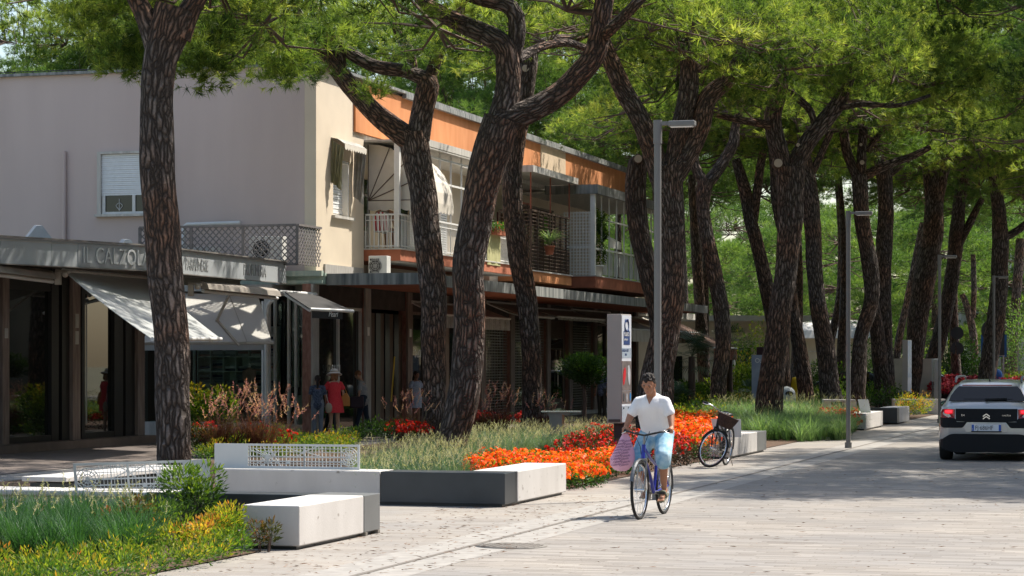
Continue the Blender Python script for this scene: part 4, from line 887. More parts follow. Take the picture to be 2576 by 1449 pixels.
# chair with striped back and seated person on first balcony
t = thing('chair', 'white plastic chair with red striped back on the first balcony', 'chair', W(3.95, .35, 4.74))
c0 = world_loc(t); b = MB()
for a, c in ((-.2, -.2), (.2, -.2), (-.2, .2), (.2, .2)): b.bar(c0+V*a*1.1+U*c, c0+V*a+U*c+ZU*.43, .03)
b.build('leg', M_white, t)
b = MB(); b.box(c0+ZU*.45, (.44, .44, .03), (V, U, ZU)); b.build('seat', M_white, t, bevel=.01)
b = MB()
for i in range(9): b.cur = i % 2; p = c0-U*.2+V*(-.2+i*.05); b.bar(p+ZU*.46, p-U*.08+ZU*(.95-.012*(i-4)**2*.5), .047, .012, up=U)
b.build('backrest', [M_white, mat('red_stripe', (.45, .04, .05), .7)], t)
# green cloth and flower boxes on balcony rail
b = MB(); b.sheet([[W(u_at(1226, 1.0)+i*.22, 1.0+.015*math.sin(i*2), z) for i in range(7)] for z in (5.62, 5.1, 4.62)]); o = b.build('towel', mat('olive_towel', (.42, .40, .20), .95), None, solid=.01); tag(o, 'olive green cloth hung over the balcony rail beneath red flowers', 'towel')
# ------------------------------------------------------------------ left shop block with faceted fascia
LS = thing('corner_shop', 'low dark shop block with grey lettered fascia and glazed front at the left', 'building', (-9, 50, 0))
A2 = Vector((-9.65, 43.4, 0)); B2 = Vector((-7.44, 46.8, 0)); C2 = Vector((-5.35, 54.5, 0)); A0 = A2+(A2-B2)*1.2
f0 = Vector((-10.23, 46.0, 0)); f1 = Vector((-8.37, 52.2, 0)); FU = (f1-f0).normalized(); FV = Vector((FU.y, -FU.x, 0)); fm = f0-FU*7
M_fascia = mat('grey_fascia', (.36, .38, .39), .6, var=.07, scale=1.5)
M_shroof = mat('ribbed_roof', (.42, .39, .35), .8, var=.15, scale=4)
zb, zt = 3.69, 4.18
back = [Vector((-9.2, 53.3, 0)), Vector((-22, 50, 0)), A0+Vector((-8, 0, 0))]
def poly_prism(b, pts, z0, z1): b.prism([p+ZU*z0 for p in pts], ZU*(z1-z0))
b = MB(); poly_prism(b, [A0+FV*0-Vector((.1, 0, 0)), A2-Vector((.1, -.1, 0)), B2+Vector((-.12, .05, 0)), C2+Vector((-.12, -.1, 0)), back[0], back[1], back[2]], zb+.10, zb+.16)
b.build('soffit', mat('dirty_soffit', (.16, .14, .12), .9, var=.3), LS)
b = MB()
segs = [(A0, A2), (A2, B2), (B2, C2), (C2, C2+Vector((-.35, 1.6, 0)))]
for a, c in segs:
    n = max(1, round((c-a).length/1.45)); d = (c-a)/n; nn = Vector((d.y, -d.x, 0)).normalized()
    for i in range(n):
        p = a+d*i+d*.003; q = a+d*(i+1)-d*.003
        b.hexa([p+ZU*zb, q+ZU*zb, q-nn*.08+ZU*zb, p-nn*.08+ZU*zb, p+ZU*zt, q+ZU*zt, q-nn*.08+ZU*zt, p-nn*.08+ZU*zt])
fas = b.build('fascia', M_fascia, LS)
b = MB()
for a, c in segs[:3]:
    nn = Vector(((c-a).y, -(c-a).x, 0)).normalized(); b.bar(a+ZU*(zt+.02)+nn*.02, c+ZU*(zt+.02)+nn*.02, .08, .03); b.bar(a+ZU*(zb-.01)+nn*.01, c+ZU*(zb-.01)+nn*.01, .05, .02)
b.build('edge_trim', mat('aged_trim', (.18, .165, .15), .8, var=.2), LS)
# roof slopes gently up to the back with ribs
b = MB(); b.sheet([[A0+ZU*(zt-.06), A2+ZU*(zt-.06), B2+ZU*(zt-.06), C2+ZU*(zt-.06)], [A0+Vector((-5, 2.5, 4.75)), A2+Vector((-3.2, 3.6, 4.62)), B2+Vector((-2.6, 4.2, 4.30)), Vector((-8.9, 53.6, 4.14))]])
b.build('roof', M_shroof, LS, solid=.03)
for (x, y, Y, s) in ((100, 588, 45.5, .28), (322, 622, 48.2, .26)):
    b = MB(); p = P(x, y, Y); b.prism([p+Vector((-s, 0, -.12)), p+Vector((s, -.1, -.12)), p+Vector((s*.2, 0, .16)), p+Vector((-s*.2, 0, .16))], Vector((-.2, .7, .05))); b.build('roof_vent', mat('vent_metal', (.30, .31, .31), .6), LS)
d1 = (B2-A2).normalized(); d2 = (C2-B2).normalized(); nn1 = Vector((d1.y, -d1.x, 0)); nn2 = Vector((d2.y, -d2.x, 0))
M_let = mat('raised_letter', (.43, .44, .44), .6); M_let2 = mat('dull_letter', (.29, .30, .30), .7)
M_signp = mat('sign_panel', (.31, .32, .325), .6)
def on_seg(p0, d, x):   # distance along segment where its picture column is x
    r = (x-CXP)/FPX; return (r*p0.y-p0.x)/(d.x-r*d.y)
t0 = on_seg(A2, d1, 196); t1 = on_seg(A2, d1, 368)
b = MB(); p = A2+d1*t0+nn1*.01; q = B2+nn1*.01-d1*.01; b.hexa([p+ZU*(zb+.02), q+ZU*(zb+.02), q-nn1*.01+ZU*(zb+.02), p-nn1*.01+ZU*(zb+.02), p+ZU*(zt-.03), q+ZU*(zt-.03), q-nn1*.01+ZU*(zt-.03), p-nn1*.01+ZU*(zt-.03)])
sp = b.build('sign_panel', M_signp, LS)
text('IL CALZOLAIO', .46, M_let, sp, A2+d1*(t0+.10)+nn1*.012+ZU*(zb+.09), d1, ZU, depth=.02, name='lettering', sx=.78)
t0 = on_seg(B2, d2, 466); text('PARFUMERIE', .36, M_let2, fas, B2+d2*t0+nn2*.002+ZU*(zb+.1), d2, ZU, depth=.01, name='lettering', sx=.62)
t0 = on_seg(B2, d2, 612); text('PROFUMERIA', .38, M_let2, fas, B2+d2*t0+nn2*.002+ZU*(zb+.1), d2, ZU, depth=.01, name='lettering', sx=.62)
# glazed front with dark stone posts
def fp(t, o=0, z=0): return f0+FU*t+FV*o+ZU*z
def fbox(b, t0, t1, o0, o1, z0, z1): return b.hexa([fp(t0, o0, z0), fp(t0, o1, z0), fp(t1, o1, z0), fp(t1, o0, z0), fp(t0, o0, z1), fp(t0, o1, z1), fp(t1, o1, z1), fp(t1, o0, z1)])
def ft(x, o=0):
    r = (x-CXP)/FPX; a = f0+FV*o; return (r*a.y-a.x)/(FU.x-r*FU.y)
Lf = (f1-f0).length
b = MB(); fbox(b, -7, Lf+.1, -.4, .35, 0, .17); b.build('step', mat('brown_step', (.15, .11, .09), .7, var=.15), LS)
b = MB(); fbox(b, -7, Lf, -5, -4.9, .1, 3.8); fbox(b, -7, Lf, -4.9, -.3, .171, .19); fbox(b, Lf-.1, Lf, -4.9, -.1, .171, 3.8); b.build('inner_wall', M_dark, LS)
M_darkframe = mat('dark_frame', (.02, .018, .017), .5)
M_shopglass = mat('dark_window_glass', (.010, .012, .011), .02, spec=1); M_shopglass.node_tree.nodes['Principled BSDF'].inputs['IOR'].default_value = 1.5
posts = [(-40, -15), (0, 17), (177, 196), (341, 358)]
for x0, x1 in posts:
    b = MB(); fbox(b, ft(x0), ft(x1), -.25, .06, .172, 3.8); b.build('pillar', M_pillar, LS)
for x0, x1 in ((-15, 0), (17, 132), (216, 290)):
    b = MB(); fbox(b, ft(x0), ft(x1), -.12, -.10, .30, 3.3); o = b.build('shop_window', M_shopglass, LS)
    b = MB(); fbox(b, ft(x0)-.0, ft(x1), -.10, -.03, .172, .30); fbox(b, ft(x0), ft(x1), -.099, -.04, 3.3, 3.8); b.build('frame', M_darkframe, o)
b = MB()
for x0, x1 in ((132, 150), (158, 177), (196, 202), (208, 216), (290, 312), (318, 341)): fbox(b, ft(x0), ft(x1), -.2, -.02, .172, 3.8)
for x0, x1 in ((150, 158), (312, 318), (202, 208)): fbox(b, ft(x0), ft(x1), -.25, -.12, .172, 3.8)
b.build('door_frame', M_darkframe, LS)
b = MB(); b.bar(fp(ft(212), .05, .5), fp(ft(212), .05, 3.1), .03); b.build('handle', M_grille, LS)
for a_ in ((183, 191, 2.55, 2.85), (183, 191, 2.2, 2.48), (5, 13, 2.3, 2.5)): b = MB(); fbox(b, ft(a_[0]), ft(a_[1]), .061, .07, a_[2], a_[3]); b.build('notice', mat('old_paper', (.42, .41, .37), .8), LS)
# awning 1: big pale cloth reaching out to the right
t = thing('awning', 'large pale blue-grey awning slanting down from the lettered fascia in front of the dark shop', 'awning', (-8.8, 46.5, 0))
pA = P(160, 682, 45.6); pB = P(372, 700, 50.4); qA = P(383, 853, 42.8); qB = P(556, 853, 47.4)
b = MB(); b.sheet([[pA+(pB-pA)*j/6+((qA+(qB-qA)*j/6)-(pA+(pB-pA)*j/6))*i/5-ZU*.04*math.sin(math.pi*i/5) for j in range(7)] for i in range(6)]); b.build('canopy_cloth', M_awtr, t, solid=.012)
b = MB(); b.tube([qA, qB], .04, 10); b.tube([pA, pB], .06, 10); b.build('front_bar', M_offwhite, t)
b = MB()
for k in (.15, .85):
    a = pA+(pB-pA)*k; c = qA+(qB-qA)*k; m_ = (a+c)/2+Vector((0, 1.2, -.1)); b.bar(a-ZU*.1, m_, .04); b.bar(m_, c-ZU*.05, .04)
b.build('folding_arm', M_offwhite, t)
# awning 2 : seen from beneath, facing the camera
t = thing('awning', 'translucent white awning seen from beneath with a bent folding arm, behind the foreground trunk', 'awning', W(-1.5, -2, 0))
pA = P(440, 738, 53.6); pB = P(648, 741, 53.9); qA = P(352, 864, 55.0); qB = P(684, 862, 55.2)
b = MB(); b.sheet([[pA+(pB-pA)*j/6+((qA+(qB-qA)*j/6)-(pA+(pB-pA)*j/6))*i/4 for j in range(7)] for i in range(5)]); b.build('canopy_cloth', cloth_mix('bright_awning', (.80, .79, .76), .65), t, solid=.01)
b = MB(); b.tube([qA, qB+Vector((.05, 0, 0))], .045, 10); b.build('front_bar', M_offwhite, t)
b = MB(); a, m_, c = P(576, 742, 53.6), P(546, 806, 54.0), P(600, 868, 54.9); b.bar(a, m_, .05, .05); b.bar(m_, c, .05, .05); b.ball(m_, .05, 8); b.bar(P(577, 742, 53.8), P(622, 862, 54.9), .014); b.build('folding_arm', M_offwhite, t)
b = MB(); qa, qb = P(355, 868, 55.25), P(664, 867, 55.35); b.add([qa, qb, qb-ZU*.13, qa-ZU*.13], [(0, 1, 2, 3)]); b.build('valance', M_awtr, t, solid=.008)
# awning cassettes hanging under the fascia
for (x0, y0, Y0, x1, y1, Y1, lab) in ((505, 716, 50.0, 688, 735, 53.6, 'rolled beige awning cassette under the right end of the lettered fascia'), (-20, 672, 43.5, 120, 690, 45.3, 'rolled brown awning cassette under the left end of the lettered fascia')):
    t = thing('awning_cassette', lab, 'awning', P(x0, y0, Y0)); a, c = P(x0, y0, Y0), P(x1, y1, Y1); n_ = (c-a).cross(ZU).normalized()
    b = MB(); d_ = (c-a).normalized(); b.prism([a+ZU*.09, a+n_*.16+ZU*.02, a+n_*.2-ZU*.1, a-ZU*.1], c-a); b.build('casing', mat('beige_aluminium', (.30, .265, .23), .5, var=.15), t)
    b = MB(); b.tube([a+n_*.05-ZU*.14, c+n_*.05-ZU*.14+d_*.1], .04, 8); b.ball(c+d_*.1, .08, 10); b.build('roller', M_offwhite, t)
# motor bracket
for (x, y, Y) in ((146, 700, 45.4), (480, 730, 49.8)):
    t = thing('awning_bracket', 'cream awning bracket under the fascia '+('left of the big pale awning' if x < 300 else 'right of the foreground trunk'), 'bracket', P(x, y, Y))
    p = P(x, y, Y); b = MB(); b.box(p, (.12, .14, .26)); b.ball(p+Vector((.16, -.1, .08)), .07, 8); b.bar(p+Vector((-.05, 0, .15)), p+Vector((.25, -.1, .12)), .06); b.build('bracket_arm', mat('cream_metal', (.40, .35, .29), .6, var=.15), t, bevel=.015, weld=True)
b = MB(); p = W(-.2, -3.4, 4.2); b.tube([p, p+ZU*.95, p+ZU*1.0+V*.08, p+ZU*1.02+V*1.5], .05, 8); tag(b.build('roof_pipe', M_offwhite), 'white bent pipe on the low roof left of the lattice', 'pipe')
# ------------------------------------------------------------------ planting
def pip(P_, poly):
    x, y = P_[:, 0], P_[:, 1]; ins = np.zeros(len(P_), bool); n = len(poly)
    for i in range(n):
        x0, y0 = poly[i][:2]; x1, y1 = poly[(i+1) % n][:2]
        c = ((y0 > y) != (y1 > y)) & (x < (x1-x0)*(y-y0)/(y1-y0+1e-12)+x0); ins ^= c
    return ins
def sample(pix, n, rg):
    poly = [G(*p) for p in pix]; a = np.array([[p.x, p.y] for p in poly]); lo, hi = a.min(0), a.max(0); out = np.zeros((0, 2))
    while len(out) < n:
        q = rg.uniform(lo, hi, (n*3, 2)); out = np.concatenate([out, q[pip(q, [(p.x, p.y) for p in poly])]])
    return out[:n]
def area(pix):
    p = [G(*q) for q in pix]; return abs(sum(p[i].x*p[(i+1) % len(p)].y-p[(i+1) % len(p)].x*p[i].y for i in range(len(p))))/2
M_grass = leafmat('fountain_grass', [(0, (.03, .062, .038)), (.5, (.095, .155, .085)), (1, (.23, .28, .18))], .35)
M_grassd = leafmat('deep_green_grass', [(0, (.015, .05, .018)), (.5, (.04, .11, .035)), (1, (.10, .20, .06))], .35)
M_grassb = leafmat('bright_grass', [(0, (.045, .10, .045)), (.5, (.145, .235, .10)), (1, (.34, .42, .22))], .4)
M_seed = leafmat('seed_head', [(0, (.22, .20, .13)), (1, (.50, .46, .34))], .4, .9)
M_purpleb = leafmat('purple_blade', [(0, (.04, .015, .018)), (.5, (.11, .04, .04)), (.8, (.16, .10, .045)), (1, (.20, .20, .05))], .4)
M_purples = leafmat('pink_plume', [(0, (.30, .10, .12)), (.6, (.60, .28, .28)), (1, (.75, .50, .38))], .4, .9)
M_nand = leafmat('nandina_leaf', [(0, (.015, .045, .01)), (.35, (.06, .13, .018)), (.6, (.22, .26, .025)), (.8, (.48, .30, .04)), (1, (.50, .12, .05))], .45)
M_nandd = leafmat('dark_shrub_leaf', [(0, (.008, .022, .007)), (.5, (.03, .07, .012)), (.8, (.11, .19, .025)), (1, (.22, .28, .03))], .35)
M_nandr = leafmat('reddish_leaf', [(0, (.02, .035, .01)), (.45, (.07, .07, .02)), (.75, (.20, .09, .03)), (1, (.45, .05, .04))], .35)
M_imp = leafmat('bedding_leaf', [(0, (.015, .05, .01)), (.6, (.07, .15, .02)), (1, (.25, .35, .04))], .35)
M_impd = leafmat('bronze_leaf', [(0, (.018, .014, .008)), (.6, (.055, .03, .015)), (1, (.06, .10, .02))], .25)
M_fo = leafmat('orange_petal', [(0, (.70, .06, .01)), (.5, (.90, .13, .01)), (1, (.95, .28, .02))], .3, .5)
M_fc = leafmat('crimson_petal', [(0, (.16, .006, .02)), (.6, (.38, .015, .04)), (1, (.48, .08, .12))], .2, .6)
M_fr = leafmat('red_petal', [(0, (.32, .006, .006)), (.6, (.58, .014, .012)), (1, (.72, .05, .02))], .3, .5)
def clumpy(xy, s, seed):
    return .5+.25*np.sin(xy[:, 0]*s+seed)+.25*np.sin(xy[:, 1]*s*1.3+seed*2+xy[:, 0]*s*.6)
def plumes(xy, z0, rg, n, L_=.11, r=.014, lean=.5, m=3):
    """fuzzy seed heads: bristle triangles along a leaning axis. xy:(n,2) tops"""
    ax = unit(np.stack([rg.normal(.15, lean, n), rg.normal(0, lean, n), np.ones(n)], 1)); k = 16*m//3
    t = np.tile(np.linspace(0, 1, k), n); A = np.repeat(ax, k, 0); Bp = np.repeat(np.column_stack([xy, z0]), k, 0)+A*(t*L_)[:, None]
    D = unit(rand_unit(rg, n*k)+A*.9); ln = r*1.9*np.sin(np.pi*(.12+.8*t))**.5
    V_, F = needles(Bp, D, ln, r*.55, rg); T = np.clip(np.repeat(rg.uniform(.2, 1, n), k*3)+rg.normal(0, .1, n*k*3), 0, 1); return V_, F, T
def grass(name, pixs, tufts_m2, per, h, m, label, cat, seed, kind='stuff', droop=.55, wid=.010, seeds=0, sm=None, seedh=1.05, seedL=.11, seedr=.014, loc=None):
    rg = np.random.default_rng(seed); Vs, Fs, Ts, o = [], [], [], 0; SV, SF, ST, so_ = [], [], [], 0
    for pix in pixs:
        if isinstance(pix, tuple): xy = np.array([[pix[0], pix[1]]])+rg.normal(0, pix[2], (pix[3], 2))
        else: xy = sample(pix, int(area(pix)*tufts_m2), rg)
        n = len(xy)*per; c = np.repeat(xy, per, 0); a = rg.uniform(0, 2*np.pi, n); rr = np.abs(rg.normal(0, .05, n))
        A = np.column_stack([np.cos(a), np.sin(a), np.zeros(n)]); Pb = np.column_stack([c[:, 0]+np.cos(a)*rr, c[:, 1]+np.sin(a)*rr, np.zeros(n)])
        hs = np.repeat(rg.uniform(.8, 1.12, len(xy)), per); Ln = h*hs*rg.uniform(.65, 1.15, n)
        Vv, F, k = blades(Pb, A, Ln, np.full(n, wid), droop*rg.uniform(.3, 1.4, n), rg)
        t = np.clip(np.repeat(clumpy(xy, 2.2, seed)*.5+.2+rg.normal(0, .1, len(xy)), per)+rg.normal(0, .13, n), 0, 1); t = np.repeat(t, k)
        Vs.append(Vv); Fs.append(F+o); Ts.append(t); o += len(Vv)
        if seeds:
            ns = int(len(xy)*seeds); q = xy[rg.integers(0, len(xy), ns)]+rg.normal(0, h*.28, (ns, 2))
            V2, F2, T2 = plumes(q, h*rg.uniform(.70, seedh, ns), rg, ns, seedL, seedr); SV.append(V2); SF.append(F2+so_); ST.append(T2); so_ += len(V2)
    V_, F_, T_ = np.concatenate(Vs), np.concatenate(Fs), np.concatenate(Ts); mats = [m]; mi = np.zeros(len(F_))
    if seeds:
        V2 = np.concatenate(SV); F2 = np.concatenate(SF); mi = np.concatenate([mi, np.ones(len(F2))]); F_ = np.concatenate([F_, F2+len(V_)]); V_ = np.concatenate([V_, V2]); T_ = np.concatenate([T_]+ST); mats.append(sm or M_seed)
    o_ = mesh_np(name, V_, F_, mats, tint=T_, midx=mi, off=loc); 
    if loc is not None: o_.location = loc
    return tag(o_, label, cat, kind=kind)
gA = [(905, 1268), (1140, 1268), (1190, 1210), (1290, 1172), (1420, 1152), (1545, 1130), (1530, 1112), (1300, 1120), (1180, 1132), (1080, 1160), (960, 1185), (900, 1200)]
grass('fountain_grass', [gA], 13, 60, .52, M_grass, 'pale green fountain grass with cream seed heads behind the dark bench', 'grass', 1, seeds=3.2)
gC = [(-90, 1442), (330, 1430), (420, 1372), (370, 1340), (-90, 1345)]
grass('fountain_grass', [gC], 16, 75, .56, M_grassd, 'deep green fountain grass in the lower left bed', 'grass', 2, seeds=.7, seedL=.12, seedr=.018)
gB = [(1800, 1098), (1935, 1113), (2128, 1110), (2152, 1080), (2140, 1058), (1960, 1045), (1830, 1050), (1775, 1075)]
grass('soft_grass', [gB], 9, 60, .80, M_grassb, 'soft bright green grass mound around the pale forked pine', 'grass', 3, seeds=.9, droop=.95, wid=.012)
grass('soft_grass', [[(0, 1180), (220, 1185), (200, 1172), (0, 1168)]], .1, 10, .5, M_grass, 'thin stray grass at the edge of the shaded paving', 'grass', 4)
def leafy(name, pts, m, label, cat, seed, n, h, leaf=.045, w=.016, kind=None, tbias=.45, parent=None, radii=None, up=.6, stems=True, loc=None, group=None):
    """shrub mass: leaves fill ellipsoids at pts [(x,y,z,rx,ry,rz)] (world)"""
    rg = np.random.default_rng(seed); Vs, Fs, Ts, o = [], [], [], 0
    for (x, y, z, rx, ry, rz) in pts:
        k = max(8, int(n)); d = rand_unit(rg, k); q = d*(rg.uniform(.35, 1.08, k)**.6)[:, None]*np.array([[rx, ry, rz]])+np.array([[x, y, z]]); q[:, 2] = np.maximum(q[:, 2], .02)
        D = unit(d*np.array([[1, 1, .5]])+np.array([[0, 0, up]])+rand_unit(rg, k)*.5); 
        V_, F_ = leafcards(q, D, leaf*rg.uniform(.6, 1.3, k), w*rg.uniform(.7, 1.3, k), rg)
        t = np.clip(tbias+rg.normal(0, .13)+.35*(q[:, 2]-z)/max(rz, .01)*.6+rg.normal(0, .1, k), 0, 1)
        Vs.append(V_); Fs.append(F_+o); Ts.append(np.repeat(t, 4)); o += len(V_)
    o_ = mesh_np(name, np.concatenate(Vs), np.concatenate(Fs), [m], tint=np.concatenate(Ts), parent=parent, off=loc)
    if loc is not None and parent is None: o_.location = loc
    if parent is None: tag(o_, label, cat, group, kind)
    return o_
def bed(name, pix, dens, h, m, label, seed, n=60, rr=.14, tb=.45, leaf=.05, w=.018, cat='ground cover', hz=.5):
    rg = np.random.default_rng(seed); xy = sample(pix, int(area(pix)*dens), rg); hh = h*(.55+.8*clumpy(xy, 4.5, seed))*rg.uniform(.8, 1.25, len(xy))
    tb_ = tb
    return leafy(name, [(x, y, z*.62, rr, rr, z*.45) for (x, y), z in zip(xy, hh)], m, label, cat, seed, n, h, leaf, w, 'stuff', tb_)
nD = [(-90, 1530), (180, 1530), (440, 1450), (640, 1398), (630, 1375), (430, 1378), (330, 1432), (-90, 1444)]
bed('nandina_bed', nD, 26, .235, M_nand, 'yellow-green nandina ground cover with orange tips in the lower left corner', 11, 60, tb=.35, leaf=.055, w=.016, rr=.12)
nE = [(500, 1165), (880, 1152), (885, 1122), (730, 1118), (495, 1128)]
bed('nandina_bed', nE, 8, .30, M_nand, 'yellow and orange nandina behind the upright perforated bench panel', 12, 60, rr=.2, tb=.42, leaf=.07, w=.022)
nF = [(1690, 1095), (1800, 1085), (1900, 1045), (1880, 1030), (1700, 1050)]
bed('low_shrubs', nF, 3.5, .55, M_nand, 'low yellow-green shrubs beneath the palm, behind the orange flowers', 13, 55, rr=.3, tb=.36, leaf=.08, w=.03)
bed('low_shrubs', [(2262, 1060), (2335, 1048), (2330, 1036), (2268, 1040)], 4, .55, M_nand, 'yellow and green low shrubs beside the far white wall', 14, 60, rr=.25, tb=.6, leaf=.09, w=.03)
bed('ivy_cover', [(860, 1120), (1080, 1112), (1080, 1100), (900, 1100)], 5, .35, M_nandd, 'dark leafy ground cover before the red flower tuft', 15, 55, rr=.25, leaf=.08, w=.03)
bed('green_understory', [(2120, 1040), (2260, 1035), (2255, 1018), (2000, 1020), (1880, 1030)], 1.6, .8, M_nandd, 'dark leafy understory between the far trunks', 16, 70, rr=.5, leaf=.12, w=.05, tb=.6)
def flowers(name, pix, dens, h, lm, fm_, label, seed, fl=1.0, fr_=.028, n=40, rr=.13):
    rg = np.random.default_rng(seed); xy = sample(pix, int(area(pix)*dens), rg); hh = h*(.8+.4*clumpy(xy, 2.5, seed))
    Vs, Fs, Ts, Ms, o = [], [], [], [], 0
    for (x, y), z in zip(xy, hh):
        k = n; d = rand_unit(rg, k); q = d*np.array([[rr, rr, z*.5]])*rg.uniform(.5, 1.05, (k, 1))+np.array([[x, y, z*.5]])
        D = unit(d+np.array([[0, 0, .2]])); V_, F_ = leafcards(q, D, .06*rg.uniform(.6, 1.2, k), .03*rg.uniform(.7, 1.2, k), rg)
        Vs.append(V_); Fs.append(F_+o); Ts.append(np.repeat(np.clip(.4+.4*d[:, 2]+rg.normal(0, .15, k), 0, 1), 4)); Ms.append(np.zeros(k)); o += len(V_)
        kf = int(9*fl*rg.uniform(.5, 1.4)); d = rand_unit(rg, kf); d[:, 2] = np.abs(d[:, 2])*1.0+.05; d = unit(d)
        c = d*np.array([[rr*1.1, rr*1.1, z*.52]])+np.array([[x, y, z*.52]]); c = np.repeat(c, 3, 0); dd = unit(np.repeat(d, 3, 0)+rg.normal(0, .45, (kf*3, 3)))
        S = unit(np.cross(dd, rand_unit(rg, kf*3))); T2 = np.cross(dd, S); r = fr_*rg.uniform(.6, 1.15, kf*3)[:, None]; c = c+S*r*.5+dd*.012
        V_ = np.stack([c-S*r, c-T2*r, c+S*r, c+T2*r], 1).reshape(-1, 3); F_ = np.arange(len(c)*4).reshape(-1, 4)
        Vs.append(V_); Fs.append(F_+o); Ts.append(np.repeat(np.clip(np.repeat(rg.uniform(0, 1, kf), 3)+rg.normal(0, .1, kf*3), 0, 1), 4)); Ms.append(np.ones(len(F_))); o += len(V_)
    return tag(mesh_np(name, np.concatenate(Vs), np.concatenate(Fs), [lm, fm_], tint=np.concatenate(Ts), midx=np.concatenate(Ms)), label, 'flower bed', kind='stuff')
oA = [(1180, 1226), (1250, 1212), (1392, 1243), (1505, 1227), (1532, 1206), (1605, 1198), (1605, 1180), (1400, 1180), (1180, 1188)]
flowers('orange_flowers', oA, 24, .34, M_imp, M_fo, 'orange impatiens carpet behind the white bench arm', 21, 1.5)
rA = [(1370, 1184), (1605, 1179), (1650, 1150), (1580, 1112), (1480, 1122), (1415, 1146)]
flowers('red_flowers', rA, 14, .40, M_impd, M_fr, 'dark-leaved red impatiens around the foot of the tall poster totem', 22, .42, .034, rr=.17)
rB = [(1640, 1196), (1738, 1174), (1745, 1150), (1640, 1160)]
flowers('red_flowers', rB, 20, .50, M_impd, M_fr, 'tall dark-leaved red impatiens just right of the cyclist', 23, .6, .034, rr=.16)
oB = [(1640, 1158), (1750, 1156), (1738, 1174), (1800, 1158), (1838, 1140), (1838, 1110), (1790, 1080), (1690, 1088), (1655, 1115)]
flowers('orange_flowers', oB, 15, .52, M_imp, M_fo, 'orange impatiens mound behind the leaning black bicycle', 24, 1.2, .038, rr=.19)
flowers('orange_flowers', [(2060, 1078), (2142, 1094), (2156, 1082), (2142, 1062), (2060, 1058)], 10, .5, M_imp, M_fr, 'far red and orange flowers beside the second lamp post', 25, 1.2, .045, rr=.2)
flowers('red_flowers', [(2370, 1025), (2700, 1025), (2700, 1008), (2365, 1008)], 2.8, 1.0, M_impd, M_fc, 'crimson flower hedge beyond the pale car', 26, 9, .055, 110, rr=.55)
flowers('red_flowers', [(490, 1150), (540, 1148), (540, 1140), (490, 1142)], 30, .6, M_imp, M_fr, 'red flowers overflowing the white planter box', 27, .8, .04, 16)
flowers('red_flowers', [(640, 1152), (735, 1150), (735, 1138), (640, 1140)], 10, .55, M_imp, M_fr, 'red flowers before the glazed corner bay', 28, .45, .04, rr=.2)
flowers('red_flowers', [(990, 1118), (1075, 1116), (1075, 1106), (990, 1108)], 10, .48, M_impd, M_fr, 'red flower tuft left of the left-reaching pine', 29, .8, .045, rr=.2)
flowers('red_flowers', [(1180, 1095), (1330, 1092), (1330, 1082), (1180, 1084)], 6, .5, M_impd, M_fr, 'red flower strip under the purple grasses by the slim pine', 30, .8, .045, rr=.2)
# purple fountain grasses: each tussock is a thing
for i, (x, y, s, n, lab) in enumerate([(560, 1150, 1.15, 5, 'left purple fountain grass tussock with pink plumes before the clothes shop'), (635, 1150, 1.25, 6, 'largest purple fountain grass tussock, full of arching pink plumes'), (690, 1140, 1.0, 4, 'purple fountain grass tussock nearest the glazed corner bay'),
        (1035, 1110, 1.05, 4, 'purple fountain grass left of the left-reaching pine'), (1205, 1100, 1.0, 4, 'purple fountain grass immediately right of the middle forked pine'), (1262, 1098, 1.15, 4, 'purple fountain grass immediately left of the slim straight pine'), (1382, 1095, .9, 3, 'purple fountain grass right of the slim straight pine')]):
    g = G(x, y); grass('purple_grass', [(g.x, g.y, .16, n*3)], 0, 42, .85*s, M_purpleb, lab, 'ornamental grass', 40+i, kind=None, droop=.75, wid=.012, seeds=2.6, sm=M_purples, seedh=1.2, seedL=.24, seedr=.03, loc=(g.x, g.y, 0)); bpy.data.objects[-1]['group'] = 'purple fountain grasses' if False else ''
for o in list(bpy.data.objects):
    if o.get('group') == '': del o['group']
    if o.get('category') == 'ornamental grass': o['group'] = 'purple fountain grasses'
# single shrubs
def shrub(name, x, y, Y, r, rz, m, label, seed, n=700, leaf=.07, w=.02, tb=.4, cat='shrub', group=None, lobes=7, trunk=None, z0=None):
    g = P(x, y, Y); loc = (g.x, Y, 0); t = thing(name, label, cat, loc, 0, group); rg = random.Random(seed); pts = []
    zc = z0 if z0 is not None else rz
    for i in range(lobes):
        a = rg.uniform(0, 6.28); q = rg.random()**.5*.6; pts.append((g.x+r*q*math.cos(a), Y+r*q*math.sin(a), zc+rz*rg.uniform(-.45, .45), r*.5, r*.5, rz*.5))
    leafy('foliage', pts, m, None, None, seed, n//lobes*1.0, rz, leaf, w, None, tb, parent=t, loc=loc)
    b = MB()
    if trunk:
        b.tube([Vector((g.x, Y, 0)), Vector((g.x+.03, Y, zc*.5)), Vector((g.x, Y, zc))], [trunk*1.2, trunk, trunk*.7], 8)
        for k in range(4): a = k*1.6; b.tube([Vector((g.x, Y, zc*.7)), Vector((g.x+r*.4*math.cos(a), Y+r*.4*math.sin(a), zc+rz*.2))], [trunk*.5, trunk*.2], 6)
    else:
        for k in range(6): a = rg.uniform(0, 6.28); b.tube([Vector((g.x+.05*math.cos(a), Y+.05*math.sin(a), 0)), Vector((g.x+r*.5*math.cos(a), Y+r*.5*math.sin(a), zc*1.1))], [.006, .003], 5)
    b.build('stem', M_twig, t); return t
shrub('nandina_shrub', 487, 1255, 24.2, .40, .40, M_nandd, 'dark green nandina bush at the foot of the foreground trunk', 51, 1500, .075, .02, .55)
shrub('nandina_shrub', 335, 1310, 22.6, .34, .28, M_nandr, 'reddish nandina bush with berries between grass and foreground trunk', 52, 900, .06, .022, .45)
